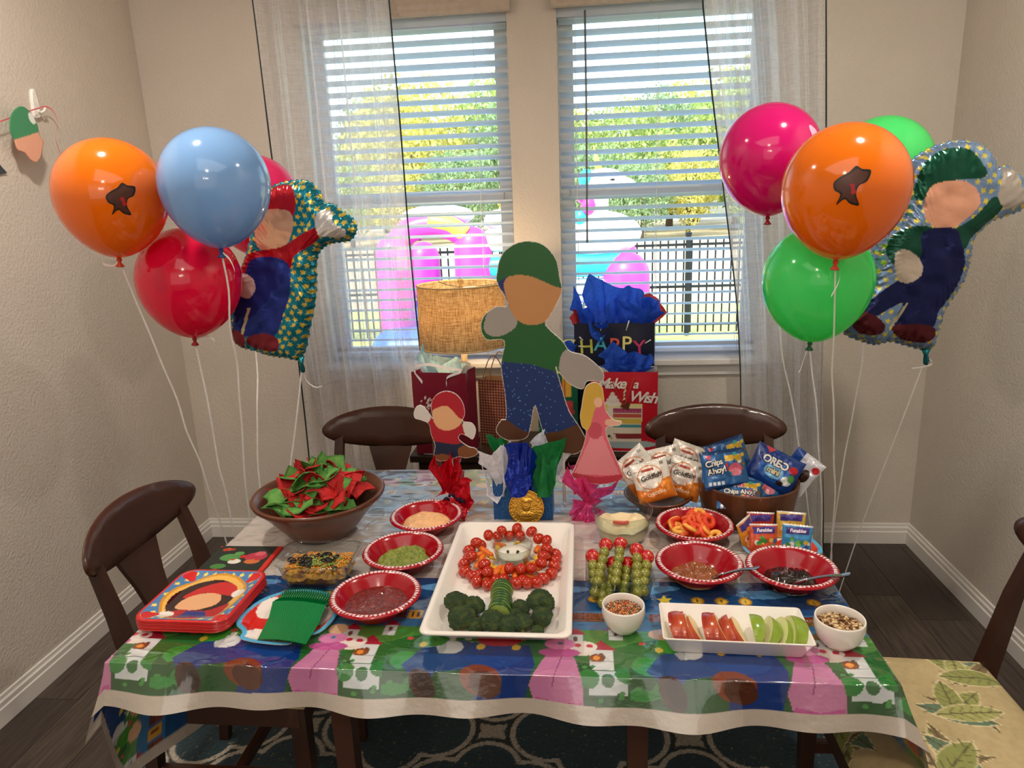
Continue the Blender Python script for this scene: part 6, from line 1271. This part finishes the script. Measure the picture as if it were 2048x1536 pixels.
bl_ = [(912, 1212, 26, .30, 'large dark broccoli floret at the top left of the tray pile'), (946, 1214, 22, .28, 'dark broccoli floret beside the cucumber row'), (925, 1240, 25, .2, 'dark broccoli floret at the bottom left corner of the tray'), (948, 1246, 15, .2, 'small pale-stemmed broccoli floret below the left pile'), (984, 1244, 22, .2, 'round broccoli floret below the cucumber row'), (1018, 1248, 19, .2, 'round broccoli floret right of the cucumber row'), (1030, 1228, 16, .3, 'lighter green broccoli floret right of the cucumbers'), (1042, 1214, 18, .3, 'broccoli floret with pale green buds right of the cucumbers'), (1080, 1205, 25, .3, 'large dark broccoli floret at the right of the tray'), (1086, 1232, 20, .2, 'dark broccoli floret in front of the large right one'), (1044, 1250, 20, .2, 'broccoli floret with yellow-green underside at the front'), (1072, 1256, 12, .2, 'tiny broccoli floret nearest the right front corner of the tray')]
bp_ = [(-0.2744, 1.2893), (-0.2380, 1.2868), (-0.2531, 1.2445), (-0.2255, 1.2316), (-0.1919, 1.2381), (-0.1569, 1.2325), (-0.1479, 1.2663), (-0.1377, 1.2905), (-0.0991, 1.3068), (-0.0902, 1.2595), (-0.1308, 1.2335), (-0.1010, 1.2211)]
for i, ((x, y), q_) in enumerate(zip(bp_, bl_)):
    s = q_[2] / 1404 * 1.42 * 1.12; t = thing('broccoli_floret', q_[4], 'broccoli', (x, y, TS + .008 + s * .55), (rg.uniform(-.35, .35) - .2, rg.uniform(-.3, .3), rg.random() * 6), 'broccoli florets on the white tray')
    link('crown', bm[i % 5], t, (0, 0, .1 * s), None, s); link('stem', bst, t, (0, 0, 0), None, s * .62)
# ---- fruit skewers in a glass dish
dx_, dy_ = .070, 1.432
t = thing('glass_dish', 'small square glass dish holding the fruit skewers', 'dish', (dx_, dy_, TS))
obj('dish_wall', loft(rloops([(.058, .062, .014, 0), (.064, .068, .016, .003), (.071, .076, .018, .044), (.0735, .079, .018, .048), (.0715, .077, .018, .0495), (.0685, .074, .018, .047), (.061, .066, .016, .007), (.05, .055, .014, .0055)], 8), True, True), gls, t)
grm = M('green_grape', '#6f7222', .2, coat=.5, sss=.2, var=(60., .3, '#8b8a3a', .3), spec=.6)
gme = mesh('grape', *ellipsoid((0, 0, 0), .0118, .0130, .0118, 3), grm)
def berry():
    v, f = ico(1, 4); P = np.array(v); z = P[:, 1]; k = np.where(z > 0, 1 - .5 * z ** 1.6, 1 - .15 * z ** 2)
    u = np.arctan2(P[:, 0], P[:, 2]); seed = (np.sin(u * 9 + np.floor((z + 1) * 6) * PI) * np.sin((z + 1) * 6 * PI)) ** 2
    r = 1 - .05 * (seed > .6); col = np.empty((len(P), 3)); col[:] = lin('#b3121c'); col[seed > .75] = lin('#d9873c'); col[z < -.82] = lin('#d9b08a')
    return mesh('strawberry', np.stack([P[:, 0] * k * r * .0165, P[:, 1] * .020, P[:, 2] * k * r * .0165], 1), f, M('strawberry', '#999999', .25, paint=True, coat=.4, sss=.1, bump=(300., .3), var=(60., .1)), True, col)
bme = berry(); stme = mesh('stick', *tube([(0, -.145, 0), (0, .02, 0)], .0012, 6), M('bamboo', '#d9bd86', .6))
leafy = M('calyx', '#4f7a2c', .6)
def skewer(label, head_xy, tail_xy, hz, tz, ng):
    H_ = Vector((*head_xy, hz)); T_ = Vector((*tail_xy, tz)); d = (H_ - T_); L = d.length
    t = thing('fruit_skewer', label, 'skewer', H_, d.to_track_quat('Y', 'Z').to_euler(), 'grape and strawberry skewers in the glass dish')
    link('strawberry', bme, t, (0, 0, 0)); y = -.027
    for k in range(ng): link('grape', gme, t, (random.uniform(-.0008, .0008), y, 0), (0, random.random() * 6, 0)); y -= .0232
    link('stick', mesh('stick', *tube([(0, -L, 0), (0, .01, 0)], .0012, 6), MATS['bamboo']), t)
sk = ([(0.0127, 1.4567), (0.0443, 1.4937), (0.0778, 1.4994), (0.1123, 1.4710), (0.1346, 1.4574)], [(0.0164, 1.3696), (0.0171, 1.3495), (0.0578, 1.3589), (0.1079, 1.3645), (0.1178, 1.3569)])
nm_ = ['leftmost of the fruit skewers, its strawberry lower than its neighbours', 'grape skewer second from the left of the top layer', 'grape skewer with the tallest strawberry, third from the left', 'grape skewer fourth from the left of the top layer', 'rightmost of the fruit skewers against the glass rim']
for i in range(5): skewer(nm_[i], sk[0][i], sk[1][i], TS + (.058 if i in (0, 4) else .068), TS + (.022 if i in (0, 4) else .030), 5 if i in (1, 2, 3) else 4)
sk2 = ([(0.0250, 1.4603), (0.0591, 1.4658), (0.0930, 1.4667), (0.1237, 1.4583)], [(0.0322, 1.3586), (0.0459, 1.3552), (0.0746, 1.3562), (0.1011, 1.3571)])
for i in range(4): skewer(f"{['leftmost', 'second', 'third', 'rightmost'][i]} grape skewer in the lower layer of the glass dish", sk2[0][i], sk2[1][i], TS + .036, TS + .012, 5)
# ---- glass bowl of cream fruit dip
fcx, fcy = .091, 1.665
t = thing('glass_bowl', 'clear glass bowl of cream-coloured fruit dip', 'bowl', (fcx, fcy, TS))
obj('glass_wall', lathe([(.001, 0), (.050, 0), (.056, .003), (.066, .03), (.0745, .072), (.0765, .078), (.077, .080), (.0755, .0805), (.074, .078), (.072, .072), (.0635, .03), (.054, .0065), (.001, .005)], 72), gls, t)
def fdh(x, y): return .010 * np.clip(fbm(x * 22 + 2, y * 22, 0, 3), -.4, 1) + .010 * np.clip((np.hypot(x, y) / .06), 0, 1) ** 3
def fdisc(U, V):
    a = U * 2 * PI; r = V * .0655; x = r * np.cos(a); y = r * np.sin(a); return x, y, .034 + fdh(x, y) * (1 - .3 * V ** 8)
P, q = grid(96, 40, fdisc, True); b0 = len(P); rimi = np.arange(96) * 41 + 40
ang = np.arange(96) / 96 * 2 * PI; lowr = [(.064, .028), (.060, .017), (.055, .008)]
V = P.tolist(); F = q.tolist(); prev = rimi.tolist()
for r_, z_ in lowr:
    k = len(V); V += [(r_ * math.cos(a), r_ * math.sin(a), z_) for a in ang]; cur = list(range(k, k + 96)); F += [(prev[i], cur[i], cur[(i + 1) % 96], prev[(i + 1) % 96]) for i in range(96)]; prev = cur
F.append(tuple(prev))
o = obj('fruit_dip', (V, F), M('cream_dip', '#e3cfa6', .35, sss=.3, var=(20., .06), bump=(30., .2)), loc=(fcx, fcy, TS)); tag(o, 'swirled cream fruit dip in the glass bowl', 'dip')
# ---- gummy rings
def ring_mesh(k):
    def f(U, V):
        a = U * 6.283; b = V * 6.283; g = 1 + .06 * np.sin(a * 2 + k); return (.0125 * g + .0064 * np.cos(b)) * np.cos(a), (.0125 + .0064 * np.cos(b)) * np.sin(a), .0068 * np.sin(b)
    P, q = grid(36, 14, f, True, True); c = np.empty((len(P), 3)); side = P[:, 2] > (0. if k < 2 else -.002); c[:] = lin('#d8401c'); c[side] = lin('#ecb04e') if k % 2 else lin('#dd5a2a')
    return mesh('gummy_ring', P, q, M('gummy_candy', '#999999', .45, paint=True, sss=.35, bump=(600., .5, 2, .002), var=(80., .1)), True, c)
rm = [ring_mesh(k) for k in range(4)]; rg = random.Random(21)
for i in range(38):
    lay = i / 38; r = (.066 - .03 * lay) * math.sqrt(rg.random()); a = rg.random() * 6.283
    tag(link('gummy_ring', rm[rg.randrange(4)], None, (BC['peach'][0] + r * math.cos(a), BC['peach'][1] + r * math.sin(a), TS + .022 + .03 * lay + .006 * (1 - r / .07)), (rg.uniform(-.9, .9) + (PI if rg.random() < .3 else 0), rg.uniform(-.9, .9), rg.random() * 6.28)), 'orange and yellow sugared gummy ring in the red bowl', 'candy', 'peach gummy rings in the red bowl')
tag(link('gummy_ring', mesh('gummy_ring', *tube(smooth_path([(-.018, .003, 0), (-.008, -.003, .002), (.006, -.004, .002), (.018, .003, 0)], 5), .0045, 10), M('gummy_red', '#d8401c', .4, sss=.3)), None, (fcx - .004, fcy - .012, TS + .047)), 'single orange gummy piece lying on the cream fruit dip', 'candy')
# ---- small white cups
def cup(label, c, r, h):
    t = thing('ramekin', label, 'cup', (c[0], c[1], TS), group='small white cups of toppings')
    obj('cup_body', lathe([(.001, 0), (r * .48, 0), (r * .62, .004), (r * .90, h * .35), (r * 1.02, h * .72), (r, h * .95), (r * .985, h), (r * .95, h * 1.005), (r * .92, h * .98), (r * .93, h * .7), (r * .82, h * .35), (r * .5, h * .14), (.001, h * .12)], 56), cer, t)
cup('white cup of mixed round sprinkles', (.071, 1.262), .0425, .058); cup('white cup of chopped nuts at the front right corner', (.475, 1.230), .0455, .058)
rg = random.Random(31)
spc = [M('sprinkle_' + n_, c_, .4) for n_, c_ in (('red', '#c03328'), ('orange', '#d98432'), ('green', '#2f5f4a'), ('white', '#ddd0b4'), ('dark', '#2c3a4a'))]
V, F, mi = [], [], []; sv, sf = ico(1, 1)
for i in range(900):
    a = rg.random() * 6.283; r = .037 * math.sqrt(rg.random()); k = len(V); z = .043 + .005 * (1 - (r / .037) ** 2) + rg.random() * .002; s = rg.uniform(.0010, .0014)
    V += [(r * math.cos(a) + x * s, r * math.sin(a) + y * s, z + w_ * s) for x, y, w_ in sv]; F += [tuple(j + k for j in f_) for f_ in sf]; mi += [i % 5] * len(sf)
sp_o = link('sprinkles', mesh('sprinkles', V, F, None, True, None, spc, mi), None, (.071, 1.262, TS)); tag(sp_o, 'red, orange, green and white sprinkles filling the small white cup', 'sprinkles', kind='stuff')
o = obj('sprinkle_bed', lathe([(.030, .03), (.0385, .042), (.02, .046), (.001, .047)], 32), spc[1], sp_o)
V, F, mi = [], [], []; sv, sf = ico(1, 1); nutm = [M('walnut_pale', '#b08a5c', .6, var=(200., .3)), M('walnut_brown', '#6b4426', .6, var=(200., .3)), M('walnut_cream', '#d3bb8f', .6)]
for i in range(260):
    a = rg.random() * 6.283; r = .039 * math.sqrt(rg.random()); k = len(V); z = .041 + .006 * (1 - (r / .039) ** 2) + rg.random() * .003; s = rg.uniform(.002, .0045); q1, q2, q3 = rg.uniform(.6, 1.3), rg.uniform(.5, 1.1), rg.uniform(.4, .9)
    V += [(r * math.cos(a) + x * s * q1 * (1 + .3 * math.sin(9 * y + i)), r * math.sin(a) + y * s * q2, z + w_ * s * q3) for x, y, w_ in sv]; F += [tuple(j + k for j in f_) for f_ in sf]; mi += [i % 3] * len(sf)
nt_o = link('chopped_nuts', mesh('chopped_nuts', V, F, None, False, None, nutm, mi), None, (.475, 1.230, TS)); tag(nt_o, 'chopped brown walnuts filling the small white cup', 'nuts', kind='stuff')
obj('nut_bed', lathe([(.030, .028), (.041, .040), (.02, .044), (.001, .045)], 32), nutm[1], nt_o)
# ---- apple tray
acx, acy, arot = .2795, 1.2335, math.radians(-2)
t = thing('apple_tray', 'long white ceramic tray of red and green apple slices', 'tray', (acx, acy, TS), (0, 0, arot))
obj('tray_body', loft(rloops([(.118, .044, .006, 0), (.121, .047, .007, .003), (.136, .061, .007, .036), (.138, .063, .007, .0385), (.136, .061, .007, .040), (.1335, .0585, .006, .0385), (.119, .045, .006, .007), (.10, .03, .006, .006)], 5), True, True), cer, t)
def apple_slice(half, R, kind):
    n1, n2 = 10, 20
    def skin(U, V):
        th = (2 * U - 1) * half; ph = (V - .5) * PI * .96; r = R * np.cos(ph) ** .82; return r * np.sin(th), R * 1.05 * np.sin(ph), r * np.cos(th)
    P, q = grid(n1, n2, skin)
    face = []
    for s in (-1, 1):
        def fl(U, V):
            ph = (V - .5) * PI * .96; r = R * np.cos(ph) ** .82 * U * .995; core = .10 * R * np.cos(ph); r = core + (r - core) * 1.0 * (U > -1)
            th = s * half * .985; return np.maximum(r, 0) * np.sin(th), R * 1.05 * np.sin(ph), np.maximum(r, 0) * np.cos(th)
        face.append(grid(8, n2, fl))
    return (P, q), join(*[(a.tolist(), (b if s else b[:, ::-1]).tolist()) for s, (a, b) in enumerate(face)])
afl = M('apple_flesh', '#e4cf9c', .4, sss=.25, var=(30., .06)); agf = M('apple_flesh_green', '#d3d494', .4, sss=.25, var=(30., .06))
askr = M('apple_skin_red', '#8e1a18', .2, coat=.4, var=(24., .6, '#b5522f', .14), aniso=(3, .5, 3)); askg = M('apple_skin_green', '#718f24', .2, coat=.4, var=(30., .25, '#8fa63e', .2))
sk_g, fl_g = apple_slice(math.radians(19), .039, 0)
msk = {c: mesh('peel', sk_g[0], sk_g[1], m) for c, m in (('red', askr), ('green', askg))}; mfl = {'red': mesh('flesh', *fl_g, afl), 'green': mesh('flesh', *fl_g, agf)}
ORD = ['first', 'second', 'third', 'fourth', 'fifth', 'sixth', 'seventh', 'eighth', 'ninth', 'tenth', 'eleventh', 'twelfth']
apx = [(-.106, 'red', -8), (-.090, 'red', -24), (-.072, 'red', -48), (-.060, 'red', -56), (-.046, 'red', -2), (-.029, 'red', -26), (-.011, 'red', -52), (.004, 'red', -40), (.022, 'red', -56), (.040, 'green', 6), (.058, 'green', 40), (.080, 'green', 48), (.099, 'green', 36), (.112, 'green', 20)]
for i, (x, c, lean) in enumerate(apx):
    P = Matrix.Translation((acx, acy, TS)) @ Matrix.Rotation(arot, 4, 'Z') @ Matrix.Translation((x, .0, .012))
    nth = sum(1 for q in apx[:i + 1] if q[1] == c); t = thing('apple_slice', f'{ORD[nth - 1]} {c} apple slice from the left on the long white tray', 'apple slice', group=c + ' apple slices on the long tray'); t.matrix_basis = P @ Matrix.Rotation(math.radians(lean), 4, 'Y') @ Matrix.Rotation(math.radians(rg.uniform(-5, 5)), 4, 'Z') @ Matrix.Rotation(math.radians(6), 4, 'X')
    link('peel', msk[c], t); link('flesh', mfl[c], t)
# ---- snack packets
packm = M('packet_film', '#999999', .22, .15, paint=True, bump=(40., .4, 4, .004), var=(5., .03), coat=.3)
def packet(name, label, group, cat, xz, y, w, h, th, roll, art, texts=(), pitch=14, yaw=0, seed=0):
    M0 = Matrix.Translation((xz[0], y, xz[1])) @ Matrix.Rotation(math.radians(yaw), 4, 'Z') @ Matrix.Rotation(math.radians(-pitch), 4, 'X') @ Matrix.Rotation(math.radians(-roll), 4, 'Y')
    t = thing(name, label, cat, group=group); t.matrix_basis = M0
    def bulge(x, z):
        u = np.clip(np.abs(2 * x / w), 0, 1); v = np.clip(np.abs(2 * z / h), 0, 1); e = np.clip((1 - u ** 3) * (1 - v ** 3), 0, 1) ** .6
        return th * .5 * e * (1 + .25 * vnoise(x * 45 + seed * 7, z * 45)) + .0022 * vnoise(x * 90 + seed, z * 90 + 3) * e
    def bend(x, z): return .004 * np.sin(x * 25 + seed) + .003 * np.sin(z * 22 + seed * 2)
    nu, nv = int(w / .0018), int(h / .0018)
    def fr(U, V):
        x, z = (U - .5) * w, (V - .5) * h; zz = z + .0012 * np.sign(z) * (np.abs(2 * V - 1) > .995) * ((np.mod(x, .004) < .002) * 1.)
        crimp = .0006 * np.sin(x * 2500) * (np.abs(2 * V - 1) > .9); return x * (1 - .05 * (1 - np.abs(2 * V - 1))), -bulge(x, z) + bend(x, z) + crimp, zz
    P, q = grid(nu, nv, fr); X0 = np.stack(np.meshgrid(np.linspace(-w / 2, w / 2, nu + 1), np.linspace(-h / 2, h / 2, nv + 1), indexing='ij'), -1).reshape(-1, 2)
    obj('front_film', (P, q), packm, t, col=art(X0[:, 0], X0[:, 1]))
    P2, q2 = grid(16, 16, lambda U, V: ((U - .5) * w * (1 - .05 * (1 - np.abs(2 * V - 1))), bulge((U - .5) * w, (V - .5) * h) + bend((U - .5) * w, (V - .5) * h), (V - .5) * h))
    bc = art.base if isinstance(art, Art) else '#888888'; obj('back_film', (P2, q2[:, ::-1]), packm, t, col=np.tile(lin(bc), (len(P2), 1)))
    for (s, size, cx, cz, colr, rot_, shear, bold) in texts:
        for k, (cc_, bo) in enumerate(colr):
            V, F = text_geo(s, size, shear, bold + bo, space=.92); c_, s_ = math.cos(rot_), math.sin(rot_); A = np.array(V)
            x = cx + A[:, 0] * c_ - A[:, 1] * s_; z = cz + A[:, 0] * s_ + A[:, 1] * c_; yy = -bulge(x, z) + bend(x, z) - .0013 - .0004 * k
            obj('lettering', (np.stack([x, yy, z], 1), F), M('ink_' + cc_[1:], cc_, .35), t, smooth=False)
    return t
def gold_art(w, h):
    a = Art('#ddd7cf'); a.poly([(-w / 2, -h / 2), (w / 2, -h / 2), (w / 2, h * .02), (w * .2, -h * .02), (w * .02, -h * .16), (-w * .2, -h * .22), (-w / 2, -h * .12)], '#cf7222').ell(-.006, h * .10, .036, .033, '#c9783a').ell(-.006, h * .10, .033, .030, '#e6e0d8').rect(-.026, h * .10 + .018, .010, h * .10 + .025, '#a33a22')
    for x, z, r in ((.025, -.012, .3), (.034, -.026, 1.1), (.02, -.034, 2.), (.04, -.01, .5)): a.ell(x, z, .009, .0055, '#e08a2c', r).poly([(x - .009, z), (x - .015, z + .005), (x - .015, z - .005)], '#e08a2c')
    a.ell(.022, h * .10 + .004, .007, .004, '#2b1c14').rect(-w / 2 + .005, h * .30, -w / 2 + .03, h * .30 + .0012, '#555555').rect(w * .28, h * .34, w * .38, h * .42, '#8c8880')
    return a
gtx = lambda h: (('Goldfish', .0185, -.004, h * .11, (('#e9e4dc', .0012), ('#1d1410', .0004)), .06, .1, .0), ('CHEDDAR', .0115, .0, -h * .31, (('#f1e2cc', .0001),), .05, 0, .0))
gw, gh = .104, .108
gbowl = (.198, 1.835)
t = thing('snack_bowl', 'small dark wooden bowl of white and orange cracker packets', 'bowl', (gbowl[0], gbowl[1], TS))
obj('shell', lathe([(.001, 0), (.045, 0), (.050, .006), (.072, .028), (.090, .044), (.0945, .050), (.092, .053), (.087, .050), (.068, .032), (.045, .014), (.001, .010)], 60), wb, t)
gp = 'cracker packets in the small wooden bowl'
for lab, xz, y, rl, yw, pt_, sd in (('cracker packet behind the right ones, tilted to the right', [(0.2778, 0.8811)][0], 1.875, -18, -8, 8, 5), ('cracker packet standing in the middle behind the front packet', [(0.2187, 0.8751)][0], 1.86, 14, 0, 10, 4), ('cracker packet leaning left beside the pink cutout', [(0.1428, 0.8746)][0], 1.835, 38, 10, 12, 3), ('cracker packet low at the right of the small wooden bowl', [(0.2675, 0.8497)][0], 1.835, -14, -12, 14, 2), ('front cracker packet with its name fully readable', [(0.1789, 0.8628)][0], 1.785, 14, 4, 22, 1)):
    packet('cracker_packet', lab, gp, 'packet', (xz[0], xz[1] + .008), y, gw, gh, .026, rl, gold_art(gw, gh), gtx(gh), pt_, yw, sd)
# acacia bowl
acb = (.432, 1.815)
def staves(P):
    a = np.arctan2(P[:, 1], P[:, 0]); k = np.floor(a * 18 / (2 * PI)).astype(int); pal = [lin(c) for c in ('#5a341c', '#b08c5c', '#4a2a18', '#a3794a', '#6b4226', '#8d6238')]
    return np.array([pal[(i * 5 + i * i) % 6] for i in k])
t = thing('stave_bowl', 'large straight-sided bowl of light and dark wood strips full of cookie packets', 'bowl', (acb[0], acb[1], TS))
_v, _f = lathe([(.001, 0), (.112, 0), (.116, .004), (.124, .05), (.131, .098), (.131, .103), (.128, .104), (.124, .100), (.117, .05), (.107, .012), (.001, .010)], 144)
obj('shell', (_v, _f), M('acacia_staves', '#999999', .4, paint=True, bump=(30., .15), var=(4., .35), aniso=(6, 6, 1), coat=.2), t, col=staves(_v))
def ahoy_art(w, h):
    a = Art('#1f5f9e'); a.rect(-w / 2, h * .42, w / 2, h / 2, '#123a6c').rect(-w / 2, -h / 2, w / 2, -h * .42, '#123a6c').poly([(-w * .4, h * .40), (-w * .26, h * .40), (-w * .34, h * .26)], '#c03a4a')
    rg_ = random.Random(2)
    for k in range(16): a.ell(w * .05 + rg_.random() * w * .4, rg_.uniform(-.25, .35) * h, .006, .005, rg_.choice(['#e0c23a', '#c9a02a', '#e8e2c0', '#7b5a2a', '#3f9f9a']))
    a.ell(w * .22, -h * .02, .017, .014, '#d9607c').ell(w * .22, -h * .12, .014, .010, '#e88aa0').rect(w * .02, h * .2, w * .2, h * .34, '#d9b53a').rect(w * .24, h * .18, w * .4, h * .33, '#c9a52a')
    for k in range(4): a.rect(-w * .42 + k * .011, -h * .40, -w * .42 + k * .011 + .008, -h * .30, '#d3dce6')
    return a
cw, ch = .118, .098
atx = (('Chips', .021, -.028, .018, (('#16203c', .0022), ('#f0eee8', .0005)), .12, .0, .0), ('Ahoy!', .021, -.024, -.002, (('#16203c', .0022), ('#f0eee8', .0005)), .12, .0, .0), ('!', .026, .004, .004, (('#c0202c', .0012),), .12, 0, 0))
mtx = (('Mini', .017, .0, .026, (('#f0e6e2', .0014), ('#b82440', .0004)), -.03, 0, 0), ('Chips Ahoy!', .017, .0, .006, (('#16203c', .0020), ('#f0eee8', .0004)), -.03, 0, 0))
def oreo_art(w, h):
    a = Art('#1a3f8c'); a.rect(-w / 2, -h / 2, -w * .34, h / 2, '#173277').ell(0, -.004, .045, .03, '#2a62b8').ell(0, -.006, .026, .018, '#6fb0dc').poly([(-w * .36, h * .5), (-w * .12, h * .5), (-w * .24, h * .34)], '#c9404c').ell(w * .34, h * .18, .012, .010, '#c8202c').ell(w * .30, -h * .16, .014, .012, '#e4e6e8').ell(w * .37, -h * .05, .009, .011, '#4f9a4a').ell(w * .2, -h * .28, .01, .007, '#2a1a14')
    return a
otx = (('OREO', .026, -.006, .017, (('#1c2f66', .0028), ('#f3f2ee', .0010)), .0, 0, 0), ('mini', .021, -.002, -.006, (('#14265a', .0022), ('#e8d9a4', .0006)), .0, .0, 0))
cgp = 'cookie packets in the large stave bowl'
def white_art(w, h):
    a = Art('#d8dae4'); a.rect(-w / 2, -h / 2, -w * .2, h / 2, '#1c4596').ell(.015, 0, .014, .02, '#3a1f18').ell(.03, .03, .01, .01, '#c8202c'); return a
packet('cookie_packet', 'cookie packet lying behind the readable front one, only its top edge showing', cgp, 'packet', [(0.3886, 0.9048)][0], 1.87, cw, ch, .02, 16, ahoy_art(cw, ch), (), 20, 6, 11)
packet('cookie_packet', 'blue cookie packet at the left inside wall of the stave bowl', cgp, 'packet', [(0.3450, 0.8560)][0], 1.82, .08, .075, .02, -20, ahoy_art(.09, .08), (), 30, 20, 12)
packet('cookie_packet', 'blue cookie packet between the two readable ones, mostly covered', cgp, 'packet', [(0.4591, 0.8499)][0], 1.79, .105, .09, .022, 6, ahoy_art(.105, .09), (), 30, -4, 13)
packet('cookie_packet', 'white and blue cookie packet at the right inside wall of the stave bowl', cgp, 'packet', [(0.5688, 0.8766)][0], 1.83, .085, .11, .02, -32, white_art(.085, .11), (), 12, -25, 14)
packet('cookie_packet', 'dark blue cookie packet tilted to the right with white and gold lettering', cgp, 'packet', [(0.4951, 0.8983)][0], 1.80, .130, .098, .024, -27, oreo_art(.13, .098), otx, 16, -4, 15)
packet('cookie_packet', 'low cookie packet with pink Mini lettering at the front rim of the stave bowl', cgp, 'packet', [(0.3933, 0.8520)][0], 1.735, .115, .075, .022, -3, ahoy_art(.115, .09), mtx, 34, 0, 16)
packet('cookie_packet', 'bright blue cookie packet with large white lettering, leaning on the stave bowl rim', cgp, 'packet', [(0.3597, 0.9132)][0], 1.762, cw, ch, .024, 6, ahoy_art(cw, ch), atx, 24, 6, 17)
# fruit snack packets
def fun_art(c1, c2):
    def f(w, h):
        a = Art(c1); a.poly([(-w * .40, h * .40), (w * .40, h * .44), (w * .38, h * .18), (-w * .38, h * .16)], '#4a3a8c'); rg_ = random.Random(len(c1) + ord(c1[2]))
        for k in range(12): a.ell(rg_.uniform(-.4, .4) * w, rg_.uniform(-.42, .05) * h, .006, .0055, rg_.choice([c2, '#3f8a4a', '#d94a3a', '#e0c24a', '#e8e0d4', '#2c4f9a']))
        return a.rect(-w / 2, h * .45, w / 2, h / 2, '#d8d4cc')
    return f
fw, fhh = .070, .066
ftx = (('Funables', .0115, 0, fhh * .30, (('#efe6f2', .0004),), .03, .1, 0),)
fgp = 'fruit snack packets on the blue-edged plate'
for lab, xz, y, rl, yw, c1, c2, sd, tx in (('red-backed fruit snack packet standing at the rear', [(0.4331, 0.7743)][0], 1.665, -4, 4, '#b8382c', '#e0a03a', 1, ()), ('yellow fruit snack packet standing at the rear right', [(0.5072, 0.7753)][0], 1.67, -3, -3, '#d9b24a', '#b8382c', 2, ()), ('orange-yellow fruit snack packet turned sideways at the left', [(0.3916, 0.7670)][0], 1.63, 4, 55, '#d98a2a', '#b8382c', 3, ()), ('light blue fruit snack packet at the right front of the plate', [(0.5013, 0.7864)][0], 1.60, -4, -6, '#3f8fc4', '#7ac04a', 5, ftx), ('orange-red fruit snack packet at the left front of the plate', [(0.4241, 0.7881)][0], 1.60, -3, 4, '#c9502c', '#4a9a4a', 6, ftx)):
    packet('fruit_snack_packet', lab, fgp, 'packet', (xz[0], TS + .036), y, fw, fhh, .014, rl, fun_art(c1, c2)(fw, fhh), tx, 14, yw, sd)
